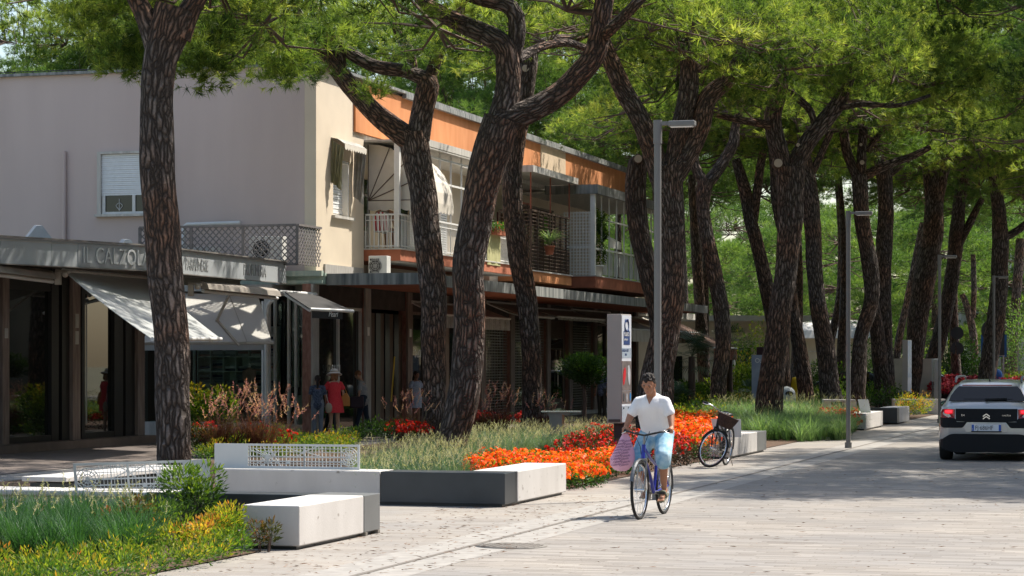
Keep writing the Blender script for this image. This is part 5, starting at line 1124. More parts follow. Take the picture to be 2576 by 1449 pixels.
shrub('nandina_shrub', 560, 1330, 22.3, .33, .24, M_nand, 'orange-tipped nandina bush left of the nearest white block', 53, 1500, .05, .016, .52)
shrub('nandina_shrub', 470, 1345, 21.6, .33, .20, M_nand, 'yellow-green nandina bush in front of the dark one', 54, 900, .05, .018, .45)
shrub('nandina_shrub', 420, 1310, 23.0, .3, .26, M_nandd, 'small green nandina bush behind the reddish one', 55, 700, .055, .018, .65)
shrub('nandina_shrub', 665, 1345, 22.15, .15, .16, M_nandr, 'sparse nandina sprig growing against the nearest white block', 56, 420, .05, .014, .5, lobes=5)
shrub('hydrangea_shrub', 515, 980, 51, .75, .70, M_nand, 'pale yellow leafy shrub just right of the foreground trunk', 57, 2600, .09, .05, .27)
shrub('shrub', 500, 1110, 44, .45, .4, M_nandr, 'reddish green shrub below the white planter box', 58, 900, .07, .025, .35)
shrub('topiary_tree', 1468, 925, 58, .78, .46, M_nandd, 'dark clipped ball-headed tree outside the shops', 59, 5200, .085, .034, .35, 'tree', None, 12, .05, z0=1.62)
shrub('clipped_shrub', 2420, 900, 118, 1.9, 1.7, M_nandd, 'dark rounded bush beside the far road signs', 60, 4000, .16, .07, .15, lobes=14)
for i, (x, Y, r, rz, m, tb, lab) in enumerate([(1835, 92, 1.3, .9, M_nandd, .8, 'bright green bush behind the Y-forked pine'), (1880, 98, 1.5, 2.0, M_nand, .38, 'tall yellowish hedge bush beneath the far pale roof'), (1700, 80, 1.0, .55, M_nandd, .4, 'dark leafy bush at the foot of the palm'), (1765, 84, 1.1, .6, M_nandd, .55, 'spreading green bush right of the palm'),
        (2060, 108, 1.6, 1.0, M_nandd, .6, 'green bush between the two lumpy far pines'), (2130, 112, 1.8, 1.1, M_nandd, .5, 'dark green bush left of the kinked pine'), (2260, 116, 1.8, 1.1, M_nandd, .55, 'dark bush behind the second poster totem'), (2330, 110, 1.3, .9, M_nandd, .75, 'light green bush above the low white wall'),
        (2560, 112, 2.0, 2.6, M_needle2, .5, 'young bright green pine bush at the right edge'), (2275, 124, 2.2, 1.9, M_nandd, .45, 'tall dark bush screening the far avenue behind the second totem'), (2350, 126, 2.0, 1.6, M_nandd, .6, 'far green bush left of the dark rounded bush'), (2205, 122, 1.8, 1.7, M_nandd, .4, 'far dark bush between the straight dark pine and the second totem'), (2530, 105, 1.8, .8, M_nandd, .75, 'green hedge behind the crimson flowers')]):
    shrub('shrub', x, 950, Y, r, rz, m, lab, 70+i, 2200, .14, .06, tb, lobes=10)
# palms
def palm(x, Y, hz, L_, label, seed, lean=0):
    g = P(x, 900, Y); t = thing('fan_palm', label, 'palm', (g.x, Y, 0)); rg = random.Random(seed); c = Vector((g.x+lean, Y, hz))
    if hz > .5: b = MB(); b.tube([Vector((g.x, Y, -.03)), Vector((g.x+lean*.4, Y, hz*.5)), c], [.16, .13, .11], 10); b.build('trunk', M_brownwood, t)
    b = MB(); s_ = MB()
    for k in range(22):
        a = rg.uniform(0, 6.28); el = rg.uniform(-.5, 1.3); d = Vector((math.cos(a)*math.cos(el), math.sin(a)*math.cos(el), math.sin(el))); st = L_*rg.uniform(.45, .6); h = c+d*st-ZU*.05; s_.tube([c, h], .008, 4, caps=False)
        side = d.cross(ZU).normalized(); nrm = side.cross(d)
        for j in range(13):
            th = (j/12-.5)*2.4; dd = d*math.cos(th)+side*math.sin(th); tip = h+dd*L_*.55*rg.uniform(.85, 1)-ZU*.10*L_; w_ = dd.cross(nrm)*.014; mid = h+dd*L_*.3
            b.add([h, mid+w_, tip, mid-w_], [(0, 1, 2, 3)])
    b.build('frond', mat('palm_leaf', (.025, .065, .03), .4, col2=(.06, .12, .05), scale=3), t); s_.build('frond_stem', mat('palm_stalk', (.06, .09, .03), .6), t)
palm(1740, 78, 2.0, 1.1, 'small fan palm with a short trunk right of the nearest lamp', 1)
palm(1690, 76, .5, 1.0, 'stemless fan palm low behind the cyclist', 2)
palm(1835, 90, 2.4, 1.2, 'fan palm partly behind the Y-forked pine', 3)
palm(1890, 88, .5, .9, 'low spiky fan palm left of the blue poster', 4)
palm(1345, 62, .5, .8, 'low fan palm behind the slim straight pine', 5)
# balcony plants
def potplant(loc, label, seed, pot=.12, spread=.35, hang=.3, m=M_grassb, ivy=False, potm=M_terra, rect=None):
    t = thing('potted_plant', label, 'plant', loc); c = Vector(loc); b = MB()
    if rect: b.ubox(*rect)
    else: b.lathe(c, [(pot*.7, 0), (pot, pot*1.5), (pot*1.1, pot*1.5), (pot*1.1, pot*1.75), (pot*.9, pot*1.75)], 14)
    b.build('pot', potm, t)
    rg = np.random.default_rng(seed); n = 110; a = rg.uniform(0, 6.28, n)
    Pb = np.tile(np.array(c)+np.array([0, 0, pot*1.7]), (n, 1)); A = np.column_stack([np.cos(a), np.sin(a), np.zeros(n)])
    if not ivy:
        V_, F_, k = blades(Pb, A, np.full(n, spread*1.5)*rg.uniform(.6, 1.1, n), np.full(n, .028), rg.uniform(.7, 1.6, n), rg)
        mesh_np('foliage', V_, F_, [m], tint=np.repeat(rg.uniform(.4, 1, n), k), parent=t, off=c)
    return t
potplant(tuple(W(16.7, 1.25, 5.15)), 'spider plant in a clay pot hung on the brown trellis', 1, .16, .55)
t = thing('potted_plant', 'ivy climbing the white post from a white pot on the third balcony', 'plant', W(21.6, 1.5, 4.66)); b = MB(); c = W(21.6, 1.5, 4.66); b.lathe(c, [(.16, 0), (.22, .3), (.25, .3), (.25, .36), (.2, .36)], 14); b.build('pot', M_offwhite, t)
leafy('foliage', [tuple(W(21.5+.55*math.sin(i*1.3)*(.5 if z < 5.8 else 1)+.3, 1.55, z))+(.16, .28 if z > 5.8 else .14, .22) for i, z in enumerate([5.1, 5.3, 5.5, 5.7, 5.9, 6.0, 6.1, 6.2, 6.3, 6.4, 6.5, 6.6, 6.65, 6.7, 6.5, 6.3, 6.1])], M_nandd, None, None, 88, 150, 1, .07, .05, None, .6, parent=t, loc=world_loc(t), up=-.2)
t = thing('flower_box', 'box of trailing red geraniums on the balcony rail', 'flower box', W(11.8, 1.1, 5.55)); b = MB(); b.ubox(11.3, 12.3, 1.0, 1.18, 5.5, 5.68); b.build('pot', M_terra, t)
leafy('foliage', [tuple(W(11.2+i*.2, 1.15, 5.74))+(.17, .15, .14) for i in range(7)], M_imp, None, None, 89, 60, 1, .06, .05, None, .5, parent=t, loc=world_loc(t), up=0)
leafy('flower', [tuple(W(11.3+i*.35, 1.2, 5.78))+(.12, .12, .10) for i in range(4)], M_fr, None, None, 90, 8, 1, .05, .05, None, .5, parent=t, loc=world_loc(t), up=0)
# pine litter on the paving : fallen needles and bits of bark
rg = np.random.default_rng(77); n = 1000
xy = np.concatenate([sample([(440, 1449), (1100, 1449), (1700, 1250), (1400, 1250), (960, 1300), (700, 1400)], n, rg), sample([(1100, 1500), (2600, 1500), (2600, 1180), (1900, 1180)], n//2, rg)]); m_ = len(xy)
a = rg.uniform(0, 6.28, m_); D = np.column_stack([np.cos(a), np.sin(a), np.full(m_, .05)]); V_, F_ = leafcards(np.column_stack([xy, np.full(m_, .012)]), unit(D), rg.uniform(.03, .11, m_), rg.uniform(.003, .009, m_), rg)
V_[:, 2] = np.maximum(V_[:, 2], .01)
tag(mesh_np('pine_litter', V_, F_, [mat('dry_litter', (.20, .11, .06), .9, var=.4, scale=3)]), 'dry needles and bark bits scattered over the paving', 'pine litter', kind='stuff')
# ------------------------------------------------------------------ street furniture
M_benchw = mat('white_concrete', (.48, .455, .43), .8, col2=(.56, .535, .51), stretch=(1.5, 1.5, .5), scale=2, bump=.15, bscale=80)
def specked(m):
    nt = m.node_tree; b = nt.nodes['Principled BSDF']; src = b.inputs['Base Color'].links[0].from_socket
    n = nt.nodes.new('ShaderNodeTexNoise'); n.inputs['Scale'].default_value = 9; n.inputs['Detail'].default_value = 8; tc = [x for x in nt.nodes if x.type == 'TEX_COORD'][0]; nt.links.new(tc.outputs['Object'], n.inputs['Vector'])
    r = nt.nodes.new('ShaderNodeMapRange'); r.inputs['From Min'].default_value = .66; r.inputs['From Max'].default_value = .74; nt.links.new(n.outputs['Fac'], r.inputs['Value'])
    x = nt.nodes.new('ShaderNodeMix'); x.data_type = 'RGBA'; nt.links.new(r.outputs[0], x.inputs[0]); nt.links.new(src, x.inputs[6]); x.inputs[7].default_value = (.22, .19, .16, 1); nt.links.new(x.outputs[2], b.inputs['Base Color'])
specked(M_benchw)
M_steel = mat('anthracite_steel', (.050, .056, .062), .38, var=.1, metal=.3)
M_steelb = mat('mid_grey_steel', (.18, .185, .185), .4, var=.06, metal=.3)
M_panel = mat('white_panel', (.60, .615, .605), .4, var=.03)
def block(b, u0, u1, v0, v1, z0=.03, z1=.43): b.ubox(u0, u1, v0, v1, z0, z1)
def UV(x, y, z=0): return UVof(G(x, y, z))
def map_panel(t, org, X, Y, N, L_, H, solid_frac, mirror=False, name='perforated_panel'):
    """laser-cut street-map panel: org = lower left, X along, Y up, N normal"""
    org = Vector(org); b = MB(); th = .006
    def pl(x0, x1, y0, y1): b.box(org+X*(x0+x1)/2+Y*(y0+y1)/2, (abs(x1-x0), th*2, y1-y0), (X, N, Y))
    def mx(x): return L_-x if mirror else x
    s = L_*solid_frac
    def seg(x0, y0, x1, y1, w_=.008):
        a = org+X*mx(x0)+Y*y0; c = org+X*mx(x1)+Y*y1; b.bar(a, c, th*1.8, w_, up=N.cross((c-a).normalized()))
    xs = sorted([mx(0), mx(s)]); pl(xs[0], xs[1], 0, H)
    b_ = .028; xs = sorted([mx(s), mx(L_)])
    pl(xs[0], xs[1], 0, b_*1.3); pl(xs[0], xs[1], H-b_, H); e = sorted([mx(L_), mx(L_-.03)]); pl(e[0], e[1], b_*1.3, H-b_)
    x0, x1, y0, y1 = s, L_-.03, b_*1.3, H-b_; Wd = x1-x0
    c1 = (x0+Wd*.18, (y0+y1)*.47); c2 = (x1-.115, (y0+y1)*.5)
    for i in range(30):
        x = x0+Wd*(i+.5)/30
        if abs(x-c2[0]) < .11: continue
        seg(x, y0, x-.01*math.sin(i), y1, .006 if i % 5 else .012)
    seg(x0+Wd*.52, y0, x0+Wd*.52, y1, .022)
    for y, w_ in ((.47, .016), (.24, .014), (.72, .007), (.88, .007), (.12, .006)): seg(x0, y0+(y1-y0)*y, c2[0]-.02, y0+(y1-y0)*y, w_)
    for k in range(10): a = k*.628; seg(c1[0], c1[1], c1[0]+.22*math.cos(a), max(y0, min(y1, c1[1]+.22*math.sin(a)*.8)), .007)
    for cc, rs in ((c1, (.035, .075)), (c2, (.05, .085, .118))):
        for r in rs:
            n = 20; q = [(cc[0]+r*math.cos(6.283*j/n), max(y0, min(y1, cc[1]+r*math.sin(6.283*j/n)))) for j in range(n+1)]
            for j in range(n): seg(*q[j], *q[j+1], .009)
    for k in range(12): a = k*.5236; seg(c2[0]+.02*math.cos(a), c2[1]+.02*math.sin(a), c2[0]+.118*math.cos(a), max(y0, min(y1, c2[1]+.118*math.sin(a))), .008)
    for (qx, qy, r) in ((c1[0], c1[1], .03), (c2[0], c2[1], .022), (x0+Wd*.37, y0+(y1-y0)*.2, .025), (x0+Wd*.52, y0+(y1-y0)*.75, .022)):
        n = 12; b.prism([org+X*mx(qx)+Y*qy+(X*math.cos(6.283*j/n)+Y*math.sin(6.283*j/n))*r-N*th for j in range(n)], N*th*2)
    for (xa, ya, xb, yb) in ((.3, .0, .2, .9), (.36, .95, .52, .6), (.52, .75, .66, .5), (.45, .5, .52, .75), (.52, .75, .64, 1), (.02, .8, .16, .5), (.12, 0, .32, 1)): seg(x0+Wd*xa, y0+(y1-y0)*ya, x0+Wd*xb, y0+(y1-y0)*yb, .01)
    return b.build(name, M_panel, t)
# near group: white block + steel corner + steel crossbar
u0, v0 = UV(753, 1384); u1, v1 = UV(907, 1349.5); u2, v2 = UV(957, 1341)
t = thing('bench', 'nearest bench: white concrete block on the paving ending in a dark steel corner', 'bench', W(u0, v0, 0), 0, 'modular benches')
b = MB(); b.ubox(u0, u1, v0-.60, v0, .035, .43); o = b.build('seat_block', M_benchw, t, bevel=.012, weld=True)
b = MB(); b.ubox(u0+.05, u2-.05, v0-.55, v0-.05, 0, .035); b.build('base', M_steel, t)
c = W(u0-.002, v0-.30, .27); b = MB(); b.lathe(c, [(.028, 0), (.028, .004)], 16, (V, ZU, -U)); b.build('drain_cap', M_grille, o)
b = MB(); b.ubox(u1+.015, u2, v0-.60, v0, .04, .428); b.build('steel_box', M_steelb, t, bevel=.008, weld=True)
b = MB(); b.ubox(u1+.02, u2-.06, v0-2.5, v0-.603, .04, .424); b.build('steel_box', M_steel, t, bevel=.008, weld=True)
for q in (u1+.06, u2-.06): b = MB(); b.ubox(q-.03, q+.03, v0-.08, v0+.01, 0, .04); b.build('foot', M_grille, t)
ue, ve = u1, v0-2.5
# left bench with leaning perforated back
t = thing('bench', 'low white bench with a perforated back leaning behind the foreground trunk', 'bench', W(ue, ve-1, 0), 0, 'modular benches')
b = MB(); b.ubox(ue+.03, ue+.6, ve-2.3, ve+.28, .36, .425); b.build('seat', M_benchw, t, bevel=.02, weld=True)
b = MB(); b.ubox(ue+.08, ue+.55, ve-2.2, ve-.02, .0, .36); b.build('base', M_benchw, t, bevel=.01, weld=True)
Yt = (ZU*.97-U*.24).normalized(); org = P(190, 1247, 25.15); Xp = (P(532, 1236, 25.35)-org); Lp = Xp.length; Xp.normalize()
map_panel(t, org, Xp, (ZU*.985+Xp*.0-U*.17).normalized(), Xp.cross(ZU).normalized(), Lp, .36, .20, mirror=True, name='backrest')
# rear bench seats behind it, sunlit
t = thing('bench', 'sunlit white slab bench seen through the perforated back of the low bench', 'bench', G(300, 1215), 0, 'modular benches')
a, c = P(110, 1203, 28.0), P(440, 1165, 31.2); a.z = .40; c.z = .40; d_ = (c-a).normalized(); n_ = ZU.cross(d_); b = MB(); b.box((a+c)/2, ((c-a).length, .62, .06), (d_, n_, ZU)); b.build('seat', M_benchw, t, bevel=.01, weld=True)
b = MB(); b.box((a+c)/2-ZU*.22, ((c-a).length-.2, .5, .34), (d_, n_, ZU)); b.build('base', M_steel, t)
# long bench: white block + dark steel + white arm
ua, va = UV(1270, 1276.5); ub, vb = UV(1388, 1243)
vL = v_at(540, ua); vm = v_at(957, ua)
t = thing('bench', 'long L-shaped bench, half white half dark steel, with an upright perforated panel', 'bench', W(ua, vm, 0), 0, 'modular benches')
b = MB(); b.ubox(ua+.01, ua+.56, vL, vm-.01, .035, .43); b.build('seat_block', M_benchw, t, bevel=.012, weld=True)
b = MB(); b.ubox(ua, ua+.55, vm, va, .035, .428); b.build('steel_box', M_steel, t, bevel=.008, weld=True)
b = MB(); b.ubox(ua+.56, ub, va-.60, va, .035, .43); b.build('seat_block', M_benchw, t, bevel=.012, weld=True)
b = MB(); b.ubox(ua+.05, ua+.5, vL+.05, va-.05, 0, .034); b.ubox(ua+.5, ub-.05, va-.55, va-.05, 0, .034); b.build('base', M_steel, t)
org = W(ua+.18, v_at(540, ua+.18), .435); e = W(ua+.18, v_at(905, ua+.18), .435); map_panel(t, org, V, ZU, -U, (e-org).length, .325, .235, name='perforated_panel')
# third bench by the leaning bicycle
u3, v3 = UV(1836, 1155); u4, v4 = UV(1914, 1140.5); u5 = u_at(1928, v3)
t = thing('bench', 'sunlit white bench beyond the cyclist with a grey steel end', 'bench', W(u3, v3, 0), 0, 'modular benches')
um = (u3+u4)/2
b = MB(); b.ubox(u3, um-.008, v3-.6, v3, .04, .43); b.ubox(um+.008, u4, v3-.6, v3, .04, .43); b.build('seat_block', M_benchw, t, bevel=.01, weld=True)
b = MB(); b.ubox(u4+.02, u5, v3-.6, v3, .04, .425); b.build('steel_box', M_steelb, t, bevel=.008, weld=True)
b = MB(); b.ubox(u3+.06, u5-.06, v3-.5, v3-.05, 0, .04); b.build('base', M_steel, t)
org = P(1798, 1098, 42.8); org.z = .43; b = MB(); q = org+V*.5; b.prism([org, q, q+ZU*.34-U*.06, org+ZU*.34-U*.06-V*.06], U*.012); b.build('backrest', M_panel, t)
# fourth (white + upright panel) and fifth (dark + white) far benches
u6, v6 = UV(2178, 1083); u7 = u_at(2221, v6)
t = thing('bench', 'far white bench with a small slanted white panel beside the second lamp post', 'bench', W(u6, v6, 0), 0, 'modular benches')
b = MB(); b.ubox(u6, u7, v6-.62, v6, .04, .45); b.build('seat_block', M_benchw, t, bevel=.01, weld=True)
b = MB(); c = W(u6+1.2, v6-.3, .45); b.prism([c, c+V*.28, c+V*.20+ZU*.36, c-V*.08+ZU*.36], U*.012); b.build('perforated_panel', M_panel, t)
b = MB(); b.ubox(u6+.06, u7-.06, v6-.5, v6-.05, 0, .04); b.build('base', M_steel, t)
u8, v8 = UV(2257, 1068); u9 = u_at(2273, v8)
t = thing('bench', 'farthest bench with a dark steel front and pale end beside yellow shrubs', 'bench', W(u8, v8, 0), 0, 'modular benches')
b = MB(); b.ubox(u8, u8+.5, v8-.9, v8, .04, .48); b.build('steel_box', M_steel, t, bevel=.01, weld=True)
b = MB(); b.ubox(u8+.52, u9+1.5, v8-.6, v8, .04, .48); b.build('seat_block', M_benchw, t, bevel=.01, weld=True)
# chair-like seat in the far grass and low white wall
t = thing('garden_bench', 'small off-white perforated seat in the grass behind the far red flowers', 'bench', G(2110, 1080)); g = P(2110, 1040, 66); b = MB(); b.box((g.x, 66, .72), (.9, .5, .06)); b.build('seat', M_benchw, t)
b = MB(); b.box((g.x-.35, 66, .35), (.2, .45, .68)); b.build('leg', M_benchw, t); b = MB(); b.box((g.x+.3, 66, .35), (.35, .45, .68)); b.build('leg', M_benchw, t)
t = thing('low_wall', 'long low white wall beneath the second poster totem', 'wall', G(2300, 1043)); b = MB(); g0, g1 = G(2246, 1043), G(2376, 1043); b.box(((g0.x+g1.x)/2, g0.y, .27), (g1.x-g0.x, .4, .54)); b.build('wall', M_benchw, t)
b = MB(); b.box(((g0.x+g1.x)/2+.1, g0.y-.21, .25), (.03, .02, .42)); b.build('joint', M_steelb, t)
# lamps
M_lamp = mat('lamp_grey', (.17, .165, .155), .5, var=.05, scale=2)
def lamp(X, Y, label, arm=.78):
    t = thing('street_lamp', label, 'street lamp', (X, Y, 0), 0, 'street lamps along the kerb'); c = Vector((X, Y, 0))
    b = MB(); b.tube([c, c+ZU*4.72], .048, 16); b.build('pole', M_lamp, t)
    b = MB(); b.tube([c+ZU*4.72, c+ZU*5.03], .058, 16); b.tube([c, c+ZU*.12], .075, 16); b.build('collar', M_lamp, t)
    d = V; b = MB(); b.box(c+ZU*4.985+d*.10, (.12, .05, .05), (d, U, ZU)); b.build('arm', M_lamp, t)
    b = MB(); b.box(c+ZU*4.975+d*.33, (.36, .14, .075), (d, U, ZU)); hd = b.build('lamp_head', M_lamp, t, bevel=.015, weld=True)
    b = MB(); b.box(c+ZU*4.933+d*.33, (.30, .11, .008), (d, U, ZU)); b.build('diffuser', M_white, hd)
lamp(1.93, 30.5, 'nearest grey street lamp, directly behind the cyclist')
g = G(2134, 1127); lamp(g.x, g.y, 'second grey street lamp standing on the sunlit paving')
lamp(12.8, 68.9, 'third grey street lamp, rising left of the pale car')
lamp(17.9, 85.5, 'farthest thin street lamp, above the pale car')
# totems
M_tot = mat('totem_beige', (.42, .385, .36), .5, var=.03)
M_poster = mat('poster_white', (.66, .70, .76), .35, var=.04, scale=1)
M_blue = mat('poster_blue', (.035, .07, .20), .4)
def totem(xl, xc, xr, ytop, ybot, Y, label, second=False):
    t = thing('poster_totem', label, 'advertising totem', P(xc, HY, Y)*1); t.location.z = 0
    a, c, e = P(xl, HY, Y+.05), P(xc, HY, Y), P(xr, HY, Y+.45)
    z0 = P(xc, ybot, Y).z; z1 = P(xc, ytop, Y).z; back = a+(e-c)
    pts = [a, c, e, back]
    for p in pts: p.z = z0
    b = MB(); b.prism(pts, ZU*(z1-z0)); b.build('case', M_tot, t, bevel=.006, weld=True)
    X = (e-c).normalized(); L_ = (e-c).length; N = Vector((X.y, -X.x, 0)); H = z1-z0
    def quad(b, x0, x1, h0, h1, off): b.box(c+X*L_*(x0+x1)/2+ZU*H*(h0+h1)/2+N*off, (L_*(x1-x0), .003, H*(h1-h0)), (X, N, ZU))
    b = MB(); quad(b, .03, .97, .01, .99, .004); ps = b.build('poster', M_poster, t)
    if not second:
        b = MB(); quad(b, .2, .82, .72, .845, .008)
        n = 14
        for (cy, r, st) in ((.90, .15, 0), ): b.tube([c+X*L_*.5+ZU*H*cy+N*.01+(X*math.cos(6.283*j/n)*L_*.2+ZU*math.sin(6.283*j/n)*.11) for j in range(n)], .012, 6, closed=True)
        quad(b, .32, .70, .93, .955, .009); quad(b, .28, .74, .845, .86, .009); b.build('poster_emblem', M_blue, ps)
        text('KLO&ECO', .10, M_white, ps, c+X*L_*.24+ZU*H*.80+N*.012, X, ZU, depth=.001, sx=.55); text('Jesolo Design Tour', .06, M_white, ps, c+X*L_*.24+ZU*H*.76+N*.012, X, ZU, depth=.001, sx=.38)
        b = MB(); quad(b, .03, .97, .60, .69, .0075); quad(b, .03, .97, .01, .16, .0075); b.build('caption_band', mat('poster_greyblue', (.36, .43, .50), .4), ps)
        text('NOLEGGIO ELETTRICO', .07, M_blue, ps, c+X*L_*.06+ZU*H*.655+N*.01, X, ZU, depth=.001, sx=.42); text('A JESOLO', .06, M_blue, ps, c+X*L_*.3+ZU*H*.62+N*.01, X, ZU, depth=.001, sx=.42)
        b = MB(); quad(b, .03, .97, .30, .57, .0075); quad(b, .03, .97, .18, .295, .0075); b.build('photo_print', mat('photo_asphalt', (.17, .145, .14), .4, var=.25, scale=6), ps)
        def scooter(b, cx, cz, w_, h_, lean): 
            o_ = c+X*L_*cx+ZU*H*cz+N*.012; b.prism([o_+X*w_*x+ZU*h_*(y)+X*lean*y for x, y in ((-.15, -.5), (.1, -.42), (.4, .0), (.35, .3), (.1, .5), (-.25, .42), (-.4, .1), (-.35, -.2))], N*.003)
        for nm, col, args in (('red_scooter_print', (.6, .02, .03), (.25, .43, .17, .34, .05)), ('silver_scooter_print', (.45, .47, .5), (.72, .44, .17, .38, -.04)), ('blue_scooter_print', (.03, .22, .5), (.84, .24, .09, .16, 0)), ('grey_scooter_print', (.35, .37, .4), (.5, .23, .1, .17, 0)), ('dark_scooter_print', (.06, .07, .08), (.2, .24, .1, .16, 0))):
            b = MB(); scooter(b, *args); b.build(nm, mat(nm, col, .4), ps)
        text('JESOLO', .05, M_steel, ps, c+X*L_*.12+ZU*H*.13+N*.01, X, ZU, depth=.001, sx=.45); text('TOUR', .05, M_steel, ps, c+X*L_*.62+ZU*H*.13+N*.01, X, ZU, depth=.001, sx=.45)
        b = MB(); mid = (a+c)/2; b.box(mid+ZU*H*.025-Vector((0, .035, 0)), (.22, .006, .05)); b.build('name_plate', mat('plate_brown', (.08, .06, .055), .5), t)
    else:
        b = MB(); quad(b, .03, .97, .3, .98, .008); b.build('photo_print', mat('sky_photo', (.30, .45, .62), .3, col2=(.65, .70, .75), scale=2), ps)
        b = MB(); mid = (a+c)/2; b.box(mid+ZU*H*.03-Vector((0, .05, 0)), (.4, .006, .05)); b.build('name_plate', M_steel, t)
    m_ = (a+e)/2; m_.z = 0; b = MB(); b.box(m_+ZU*(z0/2), (.20, .16, z0)); b.build('post', mat('totem_post', (.045, .03, .035), .5) if not second else M_steel, t)
totem(1527, 1563, 1588, 790, 1065, 42.9, 'tall poster totem with scooter advert standing in red flowers')
totem(2270, 2283, 2293, 855, 990, 87, 'farther poster totem on a grey post above the low white wall', True)
# grey steel box pillar with glass top (reading lectern) in grass
t = thing('info_lectern', 'grey metal pillar with a flat glass top standing in the pale grass', 'lectern', G(1402, 1130)); gY = 46.5; a = P(1382, HY, gY); c = P(1414, HY, gY); e = P(1420, HY, gY+.45); pts = [a, c, e, a+(e-c)]
for p in pts: p.z = 0
b = MB(); b.prism(pts, ZU*.76); b.build('body', M_steelb, t)
b = MB(); cc = (a+e)/2; b.box(cc+ZU*.82+Vector((.08, 0, 0)), (.80, .5, .02)); b.cur = 0; b.build('glass_top', mat('green_glass', (.45, .50, .45), .1), t)
b = MB(); b.box(cc+ZU*.785+Vector((.04, 0, 0)), (.46, .4, .05)); b.build('neck', M_steelb, t)
# round-topped bin
t = thing('litter_bin', 'round-topped pale grey litter bin among the trunks', 'litter bin', P(1979, HY, 76)); t.location.z = 0; c0 = Vector((t.location.x, 76, 0))
b = MB(); b.lathe(c0, [(.26, 0), (.30, .1), (.30, .68), (.27, .86), (.17, .98), (.0, 1.02)], 20); b.build('body', mat('bin_grey', (.42, .44, .43), .5), t)
b = MB(); q = c0+Vector((.05, -.285, .78)); b.prism([q+Vector((.13*math.cos(a), 0, .08*math.sin(a))) for a in [6.283*i/14 for i in range(14)]], Vector((0, .06, .02))); b.build('opening', M_black, t)
# white planter box
t = thing('planter', 'white tapered planter box with red flowers right of the foreground trunk', 'planter', G(515, 1150)); a = P(486, 1150, 44.2); a.z = .2; e = P(527, 1150, 44.2); e.z = .2; b = MB(); dx = Vector((.08, 0, 0)); dy = Vector((0, .35, 0))
b.hexa([a+dx, e-dx, e-dx+dy, a+dx+dy, a+ZU*.33, e+ZU*.33, e+ZU*.33+dy, a+ZU*.33+dy]); b.build('box', M_offwhite, t); b = MB(); b.box((a+e)/2+ZU*.34+dy/2, ((e-a).length+.05, .40, .03)); b.build('rim', M_white, t)
for q in (.2, .8): b = MB(); p = a+(e-a)*q+dy*.5; p.z = .1; b.box(p, (.04, .3, .2)); b.build('leg', M_offwhite, t)
# ---- far street: signs, cars, buildings, posters
def post_sign(x, ytop, Y, discs, label, w=.07, extra=None):
    g = P(x, HY, Y); t = thing('road_sign', label, 'road sign', (g.x, Y, 0)); zt_ = P(x, ytop, Y).z; b = MB(); b.tube([Vector((g.x, Y, 0)), Vector((g.x, Y, zt_))], w/2, 8); b.build('pole', M_offwhite, t)
    for (yc, r) in discs: c = P(x, yc, Y-.06); b = MB(); b.lathe(c, [(r, 0), (r, .02)], 20, (Vector((1, 0, 0)), ZU, Vector((0, -1, 0)))); b.build('sign_disc', M_steel, t)
    return t, Vector((g.x, Y, 0))
post_sign(2408, 825, 108, [(838, .30), (876, .30)], 'thin pole with two dark round sign backs above the crimson hedge')
t, c = post_sign(2498, 800, 100, [(832, .52)], 'pole with a large dark round sign back above the pale car')
b = MB(); q = P(2505, 868, 99.9); b.box(q, (.75, .03, .9)); b.build('dark_board', M_steel, t)
t, c = post_sign(2524, 850, 103, [], 'pole carrying a blue pedestrian crossing sign above the pale car')
q = P(2500, 870, 103.1); b = MB(); b.box(q, (1.15, .03, 1.0)); sb_ = b.build('sign_board', mat('sign_blue', (.02, .13, .38), .4), t); b = MB(); b.box(q-ZU*.42-Vector((0, .02, 0)), (.95, .01, .06)); b.prism([q+Vector((-.3, -.02, -.3)), q+Vector((.3, -.02, -.3)), q+Vector((0, -.02, .32))], Vector((0, -.01, 0))); b.build('sign_symbol', M_white, sb_)
def board(x0, x1, y0, y1, Y, col, label, cat='poster board', col2=None, txt=None, legs=True, name='poster_board'):
    a, c = P(x0, y0, Y), P(x1, y1, Y); t = thing(name, label, cat, ((a.x+c.x)/2, Y, 0)); b = MB(); b.box(((a.x+c.x)/2, Y, (a.z+c.z)/2), (c.x-a.x, .06, a.z-c.z)); o = b.build('panel', mat(name+'_%d' % x0, col, .5, col2=col2, scale=1.5), t)
    for q in (a.x+.04, c.x-.04): b = MB(); b.box((q, Y+.001, (c.z+.0)/2), (.06, .05, max(.05, c.z))); b.build('leg', M_steelb, t)
    if txt: text(txt[0], txt[1], txt[2], o, Vector((a.x+.1, Y-.035, a.z-txt[1]*1.2)), (1, 0, 0), ZU, depth=.002)
    return t
board(1891, 1948, 893, 1012, 79, (.22, .26, .36), 'blue-grey poster with a hanging white dress, partly behind the pale forked pine', col2=(.40, .43, .50), txt=('Ozone de', .22, M_white))
t = thing('hung_dress', 'white dress printed as a cut-out before the blue-grey poster', 'dress', P(1930, 1000, 78.9)); b = MB(); c = P(1925, 915, 78.9); b.prism([c, c+Vector((.5, 0, 0)), c+Vector((.6, 0, -1.0)), c+Vector((-.22, 0, -.85))], Vector((0, -.02, 0))); b.build('cloth', M_white, t)
board(1903, 1930, 873, 893, 86, (.05, .02, .03), 'dark maroon advert panel behind the blue-grey poster', legs=False)
board(2076, 2104, 893, 1008, 88, (.62, .62, .68), 'white and violet banner behind the lumpy pine', 'banner', txt=None)
board(2076, 2104, 893, 903, 87.9, (.10, .03, .22), 'violet top strip with white cross above the white banner', 'banner', txt=('+', .2, M_white))
board(2248, 2272, 902, 1002, 92, (.40, .34, .26), 'glass-framed shop display with amber goods left of the second totem', 'display', col2=(.62, .55, .42))
